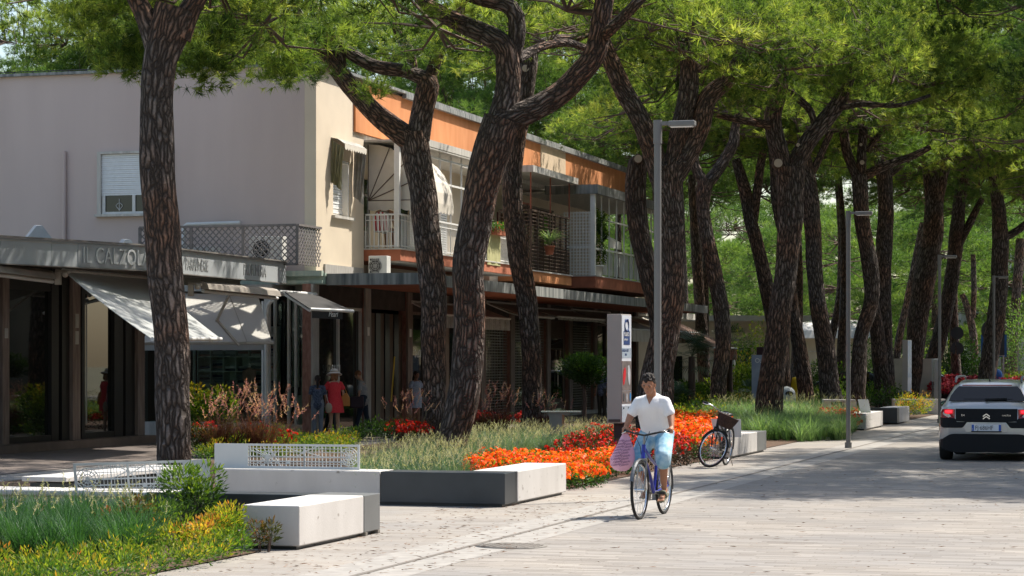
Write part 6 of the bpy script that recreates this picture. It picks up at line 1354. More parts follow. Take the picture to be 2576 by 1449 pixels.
board(2312, 2350, 902, 1004, 96, (.50, .46, .40), 'pale poster stand behind the right-leaning pine', 'display', col2=(.62, .58, .5))
board(2344, 2366, 902, 960, 94, (.66, .67, .66), 'white notice sheet left of the third lamp post', 'notice')
board(2350, 2364, 905, 1002, 93.9, (.60, .61, .60), 'white upright panel left of the third lamp post', 'notice')
board(2000, 2010, 858, 925, 130, (.55, .03, .04), 'red vertical banner far behind the bin', 'banner', col2=(.6, .5, .5))
board(2365, 2385, 870, 915, 124, (.50, .46, .12), 'yellow and white far poster behind the third lamp', 'poster board', col2=(.6, .55, .4))
board(2420, 2480, 872, 905, 150, (.60, .55, .38), 'colourful far billboard behind the dark round bush', 'billboard', col2=(.15, .35, .5))
board(2520, 2576, 862, 905, 150, (.60, .58, .42), 'far billboard at the right edge with yellow print', 'billboard', col2=(.45, .15, .1))
board(2370, 2384, 790, 860, 128, (.55, .55, .55), 'narrow pale hanging banner beyond the third lamp', 'banner')
# kerb stones / litter box yellow
t = thing('charity_container', 'yellow and pink collection container behind the litter bin', 'container', P(2012, HY, 84)); t.location.z = 0; c = Vector((t.location.x, 84, 0)); b = MB(); b.lathe(c, [(.3, .3), (.33, .5), (.36, 1.0), (.28, 1.25), (.12, 1.3)], 14); b.build('body', mat('yellow_plastic', (.65, .45, .02), .4), t); b = MB(); b.lathe(c, [(.28, 0), (.22, .3)], 14); b.build('pot', M_terra, t)
# far pale building with curved roof, white modern house
t = thing('market_hall', 'low cream building with a long pale roof beyond the trunks', 'building', (14, 128, 0)); b = MB(); b.box((13.5, 130, 1.7), (13, 8, 3.4)); b.build('wall', mat('cream_wall_far', (.55, .47, .34), .9, var=.08, scale=1), t)
b = MB(); b.sheet([[(x, y, z) for x in (6.5, 9, 12, 15, 18, 20.5)] for y, z in ((125.2, 3.1), (125.4, 3.5), (126.5, 3.85), (129, 4.1), (134, 4.2))]); b.build('roof', mat('pale_roof', (.55, .53, .50), .8), t, solid=.1)
b = MB()
for i in range(3): b.box((13.5, 125.9, 1.0+i*.7), (12.8, .04, .05))
b.build('trim', M_concl, t)
t = thing('white_house', 'white modern house far off behind the rightmost trunks', 'building', (28, 150, 0)); b = MB(); b.box((33.4, 152, 3.2), (9, 8, 6.4)); b.box((36, 151, 4.6), (7, 8, 9.2)); b.build('wall', mat('white_render', (.62, .62, .62), .8, var=.04), t)
b = MB(); b.box((33.2, 147.9, 6.5), (9.6, .8, .25)); b.box((36, 146.9, 8.9), (7.5, .6, .3)); b.build('roof', mat('slate_blue', (.16, .19, .23), .6), t)
for i in range(4): b = MB(); b.box((29.8+i*.95, 147.98, 4.2), (.6, .05, 1.5)); b.build('window', M_dglass, t)
b = MB(); b.box((36, 146.98, 6.9), (5, .05, 1.0)); b.build('window', M_dglass, t)
t = thing('cream_house', 'cream house low behind the brown awning', 'building', (8, 112, 0)); b = MB(); b.box((9, 114, 1.9), (9.5, 6, 3.8)); b.build('wall', mat('cream_wall_far2', (.60, .52, .40), .9, var=.08), t); b = MB(); b.box((9, 113, 3.9), (10.4, 8, .25)); b.build('roof', mat('pale_roof2', (.58, .56, .52), .8), t); b = MB(); b.box((7.6, 110.97, 1.5), (1.2, .06, 1.2)); b.build('window', M_dglass, t); b = MB(); b.box((11, 110.97, 1.3), (1.0, .06, 2.4)); b.build('door', M_dglass, t)
# dark building added across the road, outside the view; keeps sky out of reflections
t = thing('unseen_building', 'cream building across the road outside the right edge', 'building', W(-10, 38, 0)); b = MB(); b.ubox(-60, 60, 34, 46, 0, 14); b.build('wall', mat('opposite_wall', (.13, .12, .09), .9, var=.2, scale=.3), t)
for i in range(24):
    for z in (.6, 4.6): b = MB(); b.ubox(-58+i*5, -56+i*5, 33.95, 33.99, z, z+2.3); b.build('window', M_dglass, t)
# yellow rod leaning in a doorway
b = MB(); b.bar(P(993, 897, 60), P(984, 1010, 60), .035); tag(b.build('yellow_rod', mat('yellow_rod', (.65, .42, .04), .6)), 'yellow rod standing upright before the striped dark door', 'rod')
t = thing('parasol', 'white parasol on a beige pillar beyond the palm', 'parasol', P(1838, HY, 92)); t.location.z = 0; c = Vector((t.location.x, 92, 0)); b = MB(); b.tube([c, c+ZU*2.4], .17, 10); b.build('post', M_stucco, t); b = MB(); b.lathe(c, [(.18, 1.6), (.19, 1.7), (.19, 2.0), (.18, 2.1)], 12); b.build('band', M_white, t)
text('SALDI', .30, M_white, B0, W(us[0]+1.2, .0, 1.55), U, ZU, depth=.003, name='lettering', sx=.75); text('SALDI', .30, M_white, B0, W(us[2]+.5, .0, 1.95), U, ZU, depth=.003, name='lettering', sx=.7)
# dark parked cars far among the trunks
def far_car(X, Y, rz, col, label):
    t = thing('parked_car', label, 'car', (X, Y, 0), rz); b = MB(); prof = [(-2.1, .3), (-2.1, .75), (-1.6, .95), (-.9, 1.4), (.6, 1.42), (1.3, .98), (2.0, .85), (2.15, .6), (2.15, .3)]
    b.prism([(x, -.82, z) for x, z in prof], (0, 1.64, 0)); b.build('body', mat('car_paint_%s' % col[3], col[:3], .2, spec=.6, coat=1), t, local=True, bevel=.06, weld=True)
    for s in (-1, 1): b = MB(); b.prism([(x, s*.826, z) for x, z in ((-1.5, .98), (-.88, 1.33), (.55, 1.35), (1.15, 1.0))], (0, s*.012, 0)); b.build('side_window', M_dglass, t, local=True)
    for x in (-1.3, 1.35):
        for s in (-1, 1): b = MB(); b.lathe((x, s*.68, .32), [(.32, 0), (.32, .16)], 18, (Vector((1, 0, 0)), ZU, Vector((0, s, 0)))); b.build('wheel', M_black, t, local=True)
far_car(14.4, 98, 2.9, (.012, .015, .02, 'navy'), 'dark car parked between the lumpy pine and second lamp')
far_car(18.3, 104, 2.9, (.01, .012, .014, 'black'), 'black car parked behind the kinked pine')

t = thing('manhole_cover', 'round grated drain cover set in the sunlit road near the gutter line', 'drain cover', G(1286, 1374)); c = world_loc(t)
b = MB(); b.lathe(c+ZU*.003, [(.36, 0), (.36, .005), (.0, .0055)], 28); b.build('rim', mat('worn_iron', (.20, .185, .165), .7, var=.2), t)
b = MB()
for i in range(-4, 5):
    h = (max(0, .32**2-(i*.07)**2))**.5; b.box(c+U*i*.07+ZU*.0090, (2*h, .022, .002), (V, U, ZU)); b.box(c+V*i*.07+ZU*.0105, (.022, 2*h, .002), (V, U, ZU))
b.build('grate', M_groove, t)
# ------------------------------------------------------------------ parked/driving car seen from behind
M_carp = mat('silver_beige_paint', (.52, .50, .48), .28, var=.02, metal=.35, spec=.6, coat=.8)
M_cblack = mat('black_plastic', (.009, .010, .013), .5, var=.1, spec=.2)
M_carglass = mat('car_glass', (.006, .007, .008), .06, spec=.3)
M_red = mat('tail_red', (.28, .01, .015), .15, coat=1)
M_redlit = mat('tail_lit', (.8, .03, .03), .3, emit=(1, .03, .05, 1.0))
M_tyre = mat('tyre_rubber', (.018, .018, .018), .85, var=.15)
M_chrome = mat('chrome', (.72, .73, .75), .15, metal=1, var=.02)
cg = Vector((8.73, 42.35, 0)); car = thing('car', 'pale silver hatchback seen from behind, driving away at the right edge', 'car', cg, -RA)
def csec(y):
    def it(xs, ys): return float(np.interp(y, xs, ys))
    w_ = it([0, .03, .10, .22, .5, 3.3, 3.9, 4.1, 4.16], [.70, .80, .855, .885, .889, .885, .84, .76, .66])
    zt = it([0, .04, .10, .42, .52, 1.2, 2.2, 2.7, 3.35, 4.0, 4.14, 4.16], [.99, 1.05, 1.10, 1.385, 1.44, 1.50, 1.49, 1.42, 1.03, .86, .78, .6])
    wr = it([0, .10, .42, .9, 2.4, 3.35, 4.16], [.69, .735, .60, .60, .60, .72, .60]); wr = min(wr, w_-.02)
    zb = it([0, .1, .4, 3.9, 4.16], [.30, .22, .18, .2, .3]); zbelt = min(.99, zt-.02)
    return [(0, zb), (w_*.88, zb), (w_, zb+.12), (w_*1.0, .66), (w_*.985, zbelt-.10), (w_*.95 if zt > 1.02 else w_*.97, zbelt), (wr+.02, zt-.07 if zt > 1.1 else zbelt+.005), (wr-.07, zt-.012), (wr*.5, zt), (0, zt+.004)]
ys = [0, .03, .07, .10, .16, .22, .30, .42, .52, .7, .9, 1.2, 1.7, 2.2, 2.7, 3.0, 3.35, 3.7, 3.95, 4.1, 4.16]
b = MB(); b.smooth = True; G_ = []
for y in ys:
    s = csec(y); G_.append([Vector((x, y, z)) for x, z in s]+[Vector((-x, y, z)) for x, z in s[::-1][1:-1]])
n = len(G_[0])
for i in range(len(ys)-1): 
    for j in range(n): b.add([G_[i][j], G_[i][(j+1) % n], G_[i+1][(j+1) % n], G_[i+1][j]], [(0, 1, 2, 3)])
b.add(G_[0], [tuple(range(n))]); b.add(G_[-1], [tuple(range(n))[::-1]])
body = b.build('body', M_carp, car, local=True, bevel=.0, weld=True)
def rear(b, poly, y0, th=.012, yf=None):
    """panel in the rear plane: poly (x,z); y0 outward offset"""
    f = yf or (lambda x, z: float(np.interp(abs(x), [0, .6, .7, .80, .855, .885], [0, .0, .0, .03, .10, .22]))-y0)
    a = [Vector((x, f(x, z), z)) for x, z in poly]; c = [Vector((x, f(x, z)+th+y0, z)) for x, z in poly]
    k = len(poly); b.add(a+c, [tuple(range(k)), tuple(range(k, 2*k))[::-1]]+[(i, k+i, k+(i+1) % k, (i+1) % k) for i in range(k)]); return b
def strip(b, xs, top, bot, y0, th=.012, n=24):
    f = lambda x: float(np.interp(abs(x), [0, .6, .7, .80, .855, .885], [0, .0, .0, .03, .10, .22]))-y0
    X_ = [xs[0]+(xs[1]-xs[0])*i/n for i in range(n+1)]; tp = lambda x: float(np.interp(abs(x), *zip(*top))); bt = lambda x: float(np.interp(abs(x), *zip(*bot)))
    b.sheet([[(x, f(x), bt(x)), (x, f(x), tp(x)), (x, f(x)+y0+th, tp(x))] for x in X_]); b.sheet([[(x, f(x)+y0+th, bt(x)), (x, f(x), bt(x))] for x in X_]); return b
def sym(p): return p+[(-x, z) for x, z in p[::-1]]
gy = lambda x, z: float(np.interp(z, [1.10, 1.385], [.10, .42]))-.022
b = MB(); b.add([Vector((x, gy(x, z), z)) for x, z in ((-.69, 1.105), (.69, 1.105), (.665, 1.20), (.60, 1.30), (.535, 1.372), (-.535, 1.372), (-.60, 1.30), (-.665, 1.20))], [tuple(range(8))]); b.build('rear_window', M_carglass, car, local=True, solid=.01)
b = MB(); b.bar((-.02, .075, 1.135), (.36, .095, 1.15), .03, .03); b.ball((.0, .07, 1.13), .035, 8); b.build('wiper', M_cblack, car, local=True)
b = MB(); b.box((0, .14, 1.395), (.9, .01, .02)); b.build('brake_lamp', M_red, car, local=True)
b = MB(); rear(b, sym([(0, .965), (.56, .965), (.555, .73), (.40, .725), (.36, .715), (.0, .715)][::-1])[::-1], .014); b.build('tailgate_trim', M_cblack, car, local=True, bevel=.006, weld=True)
for s in (-1, 1):
    p = [(.56, .79), (.70, .79), (.80, .80), (.835, .80), (.835, .64), (.80, .61), (.70, .61), (.43, .612), (.36, .70), (.36, .722), (.555, .722)]
    b = MB(); strip(b, (s*.357, s*.845), ((.357, .722), (.556, .722), (.562, .792), (.80, .80), (.845, .80)), ((.357, .71), (.43, .615), (.46, .61), (.78, .61), (.82, .62), (.845, .66)), .012); b.build('side_trim', M_cblack, car, local=True)
    b = MB(); rear(b, [(s*x, z) for x, z in ((.566, .955), (.70, .957), (.80, .955), (.83, .90), (.835, .80), (.80, .797), (.70, .79), (.575, .79))], .018); l = b.build('tail_light', M_red, car, local=True)
    b = MB(); rear(b, [(s*x, z) for x, z in ((.60, .945), (.70, .95), (.765, .945), (.77, .88), (.70, .865), (.605, .87))], .024); l2 = b.build('lit_ring', mat('deep_tail_red', (.5, .015, .02), .3, emit=(1, .02, .04, .25)), l, local=True)
    b = MB(); rear(b, [(s*x, z) for x, z in ((.625, .93), (.70, .935), (.745, .93), (.745, .895), (.70, .885), (.63, .89))], .028); b.build('lit_core', M_redlit, l, local=True)
b = MB(); rear(b, sym([(0, .70), (.33, .70), (.40, .60), (.38, .53), (0, .52)][::-1])[::-1], .006); b.build('plate_recess', M_carp, car, local=True, bevel=.01, weld=True)
b = MB(); b.box((0, -.016, .615), (.53, .012, .125)); pl = b.build('number_plate', mat('plate_white', (.70, .72, .76), .4), car, local=True)
for q in (-.245, .245): b = MB(); b.box((q, -.024, .615), (.042, .004, .112)); b.build('blue_band', mat('plate_blue', (.02, .10, .45), .4), pl, local=True)
text('FJ\u00b7686HF', .112, M_black, pl, (-.205, -.0235, .577), (1, 0, 0), ZU, depth=.001, world=False, sx=.80)
text('I', .05, M_white, pl, (-.252, -.028, .57), (1, 0, 0), ZU, depth=.001, world=False)
b = MB(); b.box((0, -.014, .545), (.55, .02, .02)); b.build('plate_holder', M_cblack, pl, local=True)
b = MB()
for k in (0, 1): z = .868-k*.045; b.bar((-.062, -.024, z-.045), (0, -.024, z), .012, .02); b.bar((.062, -.024, z-.045), (0, -.024, z), .012, .02)
b.build('chevron_badge', M_chrome, car, local=True)
text('C4', .05, M_chrome, car, (-.46, -.018, .828), (1, 0, 0), ZU, depth=.002, world=False, name='badge_lettering', sx=1.1); text('CACTUS', .035, M_chrome, car, (.28, -.018, .83), (1, 0, 0), ZU, depth=.002, world=False, name='badge_lettering', sx=1.2)
b = MB(); strip(b, (-.884, .884), ((0, .50), (.60, .50), (.66, .49), (.72, .46), (.80, .405), (.86, .39), (.885, .37)), ((0, .165), (.5, .155), (.64, .17), (.76, .21), (.84, .25), (.885, .33)), .022, .25, 40); b.build('lower_bumper', M_cblack, car, local=True)
b = MB(); b.box((0, 2.1, .22), (1.3, 3.6, .1)); b.box((-.5, .9, .2), (.12, .5, .1)); b.build('underbody', M_cblack, car, local=True)
for s in (-1, 1):
    b = MB(); b.tube([(s*.60, .45, 1.44), (s*.60, .55, 1.52), (s*.60, .75, 1.545), (s*.60, 1.6, 1.56), (s*.60, 2.3, 1.55), (s*.6, 2.45, 1.49)], [.015, .028, .026, .02, .02, .015], 10); b.build('roof_rail', mat('rail_grey', (.12, .125, .13), .4), car, local=True)
    b = MB(); b.ball((s*1.0, 2.55, 1.0), (.105, .05, .075), 14); b.bar((s*.86, 2.5, .97), (s*.95, 2.55, .97), .03); m_ = b.build('wing_mirror', M_cblack, car, local=True)
    b = MB(); b.ball((s*1.0, 2.515, 1.0), (.088, .022, .06), 14); b.build('mirror_glass', mat('mirror_glass', (.10, .14, .09), .05, metal=1), m_, local=True)
    b = MB(); b.add([(s*.893, .75, .98), (s*.893, 2.9, .98), (s*.70, 2.45, 1.38), (s*.665, .95, 1.40)], [(0, 1, 2, 3)]); b.build('side_window', M_carglass, car, local=True, solid=.01)
    for y in (.62, 3.25):
        c = Vector((s*.80, y, .315)); o_ = b = MB(); b.lathe(c-Vector((s*.12, 0, 0)), [(.20, 0), (.30, .0), (.315, .03), (.315, .19), (.30, .215), (.2, .22)], 24, (Vector((0, 1, 0)), ZU, Vector((s, 0, 0)))); wt = b.build('wheel', M_tyre, car, local=True)
        b = MB(); b.lathe(c+Vector((s*.085, 0, 0)), [(.0, .012), (.19, .01), (.2, .0)], 20, (Vector((0, 1, 0)), ZU, Vector((s, 0, 0)))); b.build('rim', M_steelb, wt, local=True)
b = MB(); b.tube([(0, .75, 1.47), (0, .68, 1.53), (0, .55, 1.62)], [.015, .006, .003], 6); b.build('antenna', M_black, car, local=True)
for x_ in (-.30, .30): b = MB(); b.box((x_, 1.6, 1.12), (.24, .1, .22)); b.build('headrest', M_cblack, car, local=True)
# ------------------------------------------------------------------ bicycles
def bicycle(label, loc, F, paint, steer=0, lean=0, basket=False, fender=M_black, tyre_col=M_tyre, saddle=M_black, crank_a=0):
    F = Vector((*F, 0)).normalized(); rz = math.atan2(F.y, F.x)
    t = thing('bicycle', label, 'bicycle', loc, rz); t.rotation_euler = (lean, 0, rz)
    ax0 = Vector((.40, 0, .70)); axd = Vector((-.30, 0, .95)).normalized(); Rm = Matrix.Rotation(steer, 4, axd)
    def S(p): p = Vector(p); return (Rm @ (p-ax0))+ax0
    b = MB()
    bb = (-.08, 0, .28); st = (-.24, 0, .80)
    b.tube([bb, st], .018, 8); b.tube([(.385, 0, .74), (.1, 0, .50), bb], .022, 10); b.tube([(.36, 0, .84), (.05, 0, .68), (-.18, 0, .60)], .018, 8)
    for s in (-1, 1): b.tube([bb, (-.52, s*.055, .34)], .011, 6); b.tube([(-.235, s*.02, .78), (-.52, s*.055, .34)], .010, 6)
    b.tube([(.40, 0, .70), (.355, 0, .86)], .024, 10); b.build('frame', paint, t, local=True)
    b = MB()
    for s in (-1, 1): b.tube([S((.40, s*.045, .69)), S((.44, s*.05, .52)), S((.53, s*.05, .34))], .012, 8)
    b.bar(S((.40, -.05, .69)), S((.40, .05, .69)), .03); b.tube([S((.355, 0, .86)), S((.33, 0, .96))], .014, 8); b.build('fork', M_grille if not basket else M_black, t, local=True)
    for k, (hx, st_) in enumerate((((.53, 0, .34), True), ((-.52, 0, .34), False))):
        T = S if st_ else Vector
        b = MB(); b.tube([T((hx[0]+.325*math.cos(a), 0, .34+.325*math.sin(a))) for a in [6.2832*i/40 for i in range(40)]], .019, 8, closed=True); wh = b.build('wheel', tyre_col, t, local=True)
        b = MB(); b.tube([T((hx[0]+.30*math.cos(a), 0, .34+.30*math.sin(a))) for a in [6.2832*i/40 for i in range(40)]], .012, 6, closed=True); b.build('rim', M_chrome, wh, local=True)
        b = MB()
        for i in range(28): a = 6.2832*i/28; s = .03 if i % 2 else -.03; b.tube([T((hx[0]+.02*math.cos(a+1), s, .34+.02*math.sin(a+1))), T((hx[0]+.30*math.cos(a), 0, .34+.30*math.sin(a)))], .0016, 3, caps=False)
        b.tube([T((hx[0], -.06, .34)), T((hx[0], .06, .34))], .02, 8); b.build('spokes', M_chrome, wh, local=True)
        b = MB(); a0, a1 = (.35, 2.9) if st_ else (.25, 3.3)
        g = [[T((hx[0]+.36*math.cos(a), y, .34+.36*math.sin(a)-.012*abs(y)/.03)) for y in (-.021, -.011, 0, .011, .021)] for a in [a0+(a1-a0)*i/18 for i in range(19)]]; b.sheet(g); b.build('mudguard', fender, t, local=True, solid=.004)
    b = MB()
    for s in (-1, 1): b.tube([S((.33, 0, .97)), S((.345, s*.08, .985)), S((.32, s*.19, 1.01)), S((.22, s*.265, 1.02)), S((.13, s*.28, 1.01))], .012, 8)
    b.build('handlebar', M_black if not basket else M_chrome, t, local=True)
    for s in (-1, 1):
        b = MB(); b.tube([S((.235, s*.262, 1.022)), S((.12, s*.281, 1.01))], .018, 8); b.build('grip', M_black, t, local=True)
        b = MB(); b.tube([S((.27, s*.24, 1.01)), S((.25, s*.29, .99)), S((.17, s*.32, .985))], .006, 6); b.build('brake_lever', M_chrome, t, local=True)
    b = MB(); b.tube([S((.33, .06, 1.0)), S((.42, .09, 1.02)), S((.42, .02, .85)), (.36, .02, .72)], .004, 5); b.tube([S((.33, -.06, 1.0)), S((.41, -.12, 1.03)), S((.43, -.02, .84)), (.38, -.02, .7)], .004, 5); b.build('cable', M_black, t, local=True)
    b = MB(); b.tube([st, (-.265, 0, .88)], .013, 8); b.build('seat_post', M_chrome, t, local=True)
    b = MB(); b.ball((-.31, 0, .91), (.12, .085, .03), 12); b.ball((-.19, 0, .915), (.11, .035, .025), 12); b.build('saddle', saddle, t, local=True)
    b = MB(); ca, sa = math.cos(crank_a), math.sin(crank_a); b.tube([(-.08, -.09, .28), (-.08, .09, .28)], .02, 8); b.tube([(-.08, .075, .28), (-.08+.17*ca, .085, .28+.17*sa)], .010, 6); b.tube([(-.08, -.075, .28), (-.08-.17*ca, -.085, .28-.17*sa)], .010, 6)
    b.lathe((-.08, -.055, .28), [(.09, 0), (.09, .005)], 20, (Vector((1, 0, 0)), ZU, Vector((0, -1, 0)))); b.tube([(-.08, -.058, .37), (-.52, -.058, .38)], .004, 4); b.tube([(-.08, -.058, .19), (-.52, -.058, .30)], .004, 4); b.build('crank', M_grille, t, local=True)
    for s in (-1, 1): b = MB(); b.box((-.08+s*.17*ca, s*.14, .28+s*.17*sa), (.08, .10, .022)); b.build('pedal', M_black, t, local=True)
    if basket: b = MB(); b.ball(S((.44, 0, .80)), (.035, .035, .035), 10); b.build('headlight', M_chrome, t, local=True)
    if basket:
        M_wick = mat('wicker', (.05, .026, .02), .8, var=.3, scale=30)
        b = MB(); prof = [(-.09, .12), (.11, .17)]
        c = Vector((.56, 0, .86)); ring = []
        for zz, rx, ry in ((-.11, .07, .11), (0, .11, .155), (.09, .13, .18)): ring.append([S(c+Vector((rx*math.copysign(abs(math.cos(a))**.6, math.cos(a)), ry*math.copysign(abs(math.sin(a))**.6, math.sin(a)), zz))) for a in [6.2832*i/28 for i in range(29)]])
        b.sheet(ring); b.add(ring[0][:-1], [tuple(range(28))]); bk = b.build('basket', M_wick, t, local=True, solid=.01)
        b = MB(); b.tube(ring[2][:-1], .012, 6, closed=True)
        for i in range(0, 28): b.tube([p[i]*1.0+(p[i]-S(c)).normalized()*.006 for p in ring], .004, 4)
        b.build('wicker_rib', M_wick, bk, local=True)
        b = MB(); b.tube([(-.3, .06, .28), (-.42, .16, .012)], .007, 6); b.build('kickstand', M_grille, t, local=True)
    else:
        b = MB(); 
        for s in (-1, 1): b.tube([(-.28, s*.05, .72), (-.72, s*.06, .72)], .006, 5); b.tube([(-.66, s*.06, .72), (-.52, s*.06, .36)], .005, 5)
        for k in range(4): b.bar((-.35-.11*k, -.06, .722), (-.35-.11*k, .06, .722), .008)
        b.build('rear_rack', M_grille, t, local=True)
    return t
M_bblue = mat('blue_bike_paint', (.02, .03, .30), .3, coat=.6)
FB = Vector((-.33, -.944)).normalized(); mid = Vector((1.655, 27.2, 0))
bike1 = bicycle('blue city bicycle ridden by the man in the white shirt', mid, FB, M_bblue, 0, 0, False, mat('silver_guard', (.16, .165, .17), .35, metal=.5), crank_a=.05)
bike2 = bicycle('black city bicycle with wicker basket leaning by the sunlit bench', Vector((3.60, 40.22, 0)), (-.34, -.94), M_black, 1.05, math.radians(-7), True)
# ------------------------------------------------------------------ people
def remesh(b, name, mats, parent, vox, sm=4, it=None):
    me = bpy.data.meshes.new('tmp'); me.from_pydata([p for p in b.v], [], b.f); o = bpy.data.objects.new('tmp', me); COL.objects.link(o)
    m = o.modifiers.new('r', 'REMESH'); m.mode = 'VOXEL'; m.voxel_size = vox; m.adaptivity = 0
    s = o.modifiers.new('s', 'SMOOTH'); s.iterations = sm; s.factor = .5
    dg = bpy.context.evaluated_depsgraph_get(); r = bpy.data.meshes.new_from_object(o.evaluated_get(dg)); bpy.data.objects.remove(o)
    for v in r.vertices: v.co -= world_loc(parent)
    r.materials.clear()
    for q in (mats if isinstance(mats, (list, tuple)) else [mats]): r.materials.append(q)
    r.polygons.foreach_set('use_smooth', [True]*len(r.polygons)); r.name = name
    return link(bpy.data.objects.new(name, r), parent)
def limb(b, pts, rr, n=12):
    pts = [Vector(p) for p in pts]
    for i in range(len(pts)-1):
        a, c = pts[i], pts[i+1]; k = 5
        b.tube([a+(c-a)*j/k for j in range(k+1)], [rr[i]+(rr[i+1]-rr[i])*j/k for j in range(k+1)], n)
    for p, r in zip(pts, rr): b.ball(p, r, n)
def skinmat(name, c): 
    m = mat(name, c, .5, var=.06, scale=12, spec=.35); m.node_tree.nodes['Principled BSDF'].inputs['Subsurface Weight'].default_value = .08; m.node_tree.nodes['Principled BSDF'].inputs['Subsurface Radius'].default_value = (.02, .008, .005); return m
M_tan = skinmat('tan_skin', (.36, .17, .10)); M_fair = skinmat('light_skin', (.50, .29, .20)); M_brownskin = skinmat('brown_skin', (.24, .115, .07))
def frame_(o, f, l, u):
    def T(x, y, z): return Vector(o)+Vector(f)*x+Vector(l)*y+Vector(u)*z
    return T
def head_geo(b, T, s=1.0):
    """skull, jaw, nose, ears, brow, lips; T(x fwd, y left, z up) about head centre"""
    def e(c, r, n=14): b.ball(T(*[q*s for q in c]), (r[0]*s, r[1]*s, r[2]*s), n, rot=Rr)
    X = (T(1, 0, 0)-T(0, 0, 0)).normalized(); Y = (T(0, 1, 0)-T(0, 0, 0)).normalized(); Z = (T(0, 0, 1)-T(0, 0, 0)).normalized(); Rr = Matrix((X, Y, Z)).transposed()
    e((-.012, 0, .025), (.096, .076, .098)); e((.022, 0, -.035), (.068, .060, .075)); e((.045, 0, -.080), (.038, .040, .030)); e((.060, .03, .0), (.026, .028, .03)); e((.060, -.03, .0), (.026, .028, .03))
    e((.088, 0, -.018), (.020, .013, .020)); e((.083, 0, .0), (.013, .010, .028)); e((.076, 0, .030), (.018, .05, .013)); e((.080, 0, -.055), (.014, .026, .010)); e((.070, 0, -.075), (.02, .03, .018))
    for q in (-1, 1): e((-.005, q*.080, -.008), (.018, .010, .032))
    return Rr
def face_parts(T, parent, hair_m, s=1.0, hair='short', brow=True, eyes_open=True):
    X = (T(1, 0, 0)-T(0, 0, 0)).normalized(); Y = (T(0, 1, 0)-T(0, 0, 0)).normalized(); Z = (T(0, 0, 1)-T(0, 0, 0)).normalized(); Rr = Matrix((X, Y, Z)).transposed()
    b = MB()
    for q in (-1, 1): b.ball(T(.074*s, q*.031*s, .008*s), (.012*s, .014*s, .006*s), 10, rot=Rr)
    b.build('eye', mat('eye_dark', (.03, .02, .015), .2), parent)
    b = MB()
    for q in (-1, 1): b.ball(T(.086*s, q*.033*s, .030*s), (.007*s, .021*s, .005*s), 8, rot=Rr)
    b.build('eyebrow', hair_m, parent)
    b = MB(); b.ball(T(.088*s, 0, -.057*s), (.009*s, .022*s, .006*s), 8, rot=Rr); b.build('lips', mat('lips', (.30, .10, .08), .5), parent)
def hand(b, T, side, curl=1.0, s=1.0):
    """T: x along forearm to fingers, y across palm (thumb side +), z out of the back of the hand; fingers curl to -z"""
    b.ball(T(.045*s, 0, 0), (.048*s, .040*s, .022*s) if False else (.042*s, .036*s, .024*s), 10)
    limb(b, [T(.0, 0, 0), T(.07*s, 0, 0)], [.026*s, .030*s], 8)
    for k, (y, l) in enumerate(((.030, .068), (.010, .076), (-.010, .070), (-.029, .055))):
        a = curl*1.2; p0 = T(.075*s, y*s, .0); p1 = T((.075+l*.42*math.cos(a*.5))*s, y*s, -l*.42*math.sin(a*.5)*s); p2 = T((.075+l*.42*math.cos(a*.5)+l*.33*math.cos(a*1.5))*s, y*s, (-l*.42*math.sin(a*.5)-l*.33*math.sin(a*1.5))*s); p3 = p2+(p2-p1)*.0+(T(math.cos(a*2.3)*l*.28*s, 0, -math.sin(a*2.3)*l*.28*s)-T(0, 0, 0))
        limb(b, [p0, p1, p2, p3], [.0095*s, .0088*s, .008*s, .007*s], 6)
    limb(b, [T(.02*s, .028*s, -.004), T(.05*s, .050*s, -.016*s), T(.072*s, .046*s, -.034*s)], [.012*s, .0105*s, .009*s], 6)
# --- the cyclist
cyc = thing('person', 'man in white T-shirt and cyan patterned shorts cycling towards the camera', 'person', mid)
Fw = Vector((FB.x, FB.y, 0)); Lw = Vector((-Fw.y, Fw.x, 0)); TB = frame_(mid, Fw, Lw, ZU)
sh = {1: TB(.00, .165, 1.355), -1: TB(.00, -.165, 1.355)}; el = {1: TB(.02, .235, 1.19), -1: TB(.03, -.255, 1.19)}; wr_ = {1: TB(.125, .275, 1.055), -1: TB(.125, -.285, 1.055)}
hip = {1: TB(-.22, .095, .985), -1: TB(-.22, -.095, .985)}; kn = {1: TB(.14, .175, .705), -1: TB(.06, -.165, .66)}; an = {1: TB(.03, .155, .345), -1: TB(-.27, -.145, .36)}
hd = TB(.115, -.01, 1.555); nk = TB(.03, 0, 1.42)
dn = (Fw*.90-ZU*.42+Lw*.02).normalized(); up_ = (ZU*.90+Fw*.42).normalized(); lf = up_.cross(dn).normalized()
TH = frame_(hd, dn, lf, up_)
b = MB(); head_geo(b, TH, .96); limb(b, [nk, TB(.065, 0, 1.50)], [.062, .058])
limb(b, [TB(-.22, 0, 1.02), TB(-.15, 0, 1.15), TB(-.04, 0, 1.30), TB(0, 0, 1.38)], [.13, .13, .14, .09]); limb(b, [sh[-1], TB(0, 0, 1.37), sh[1]], [.042, .055, .042])
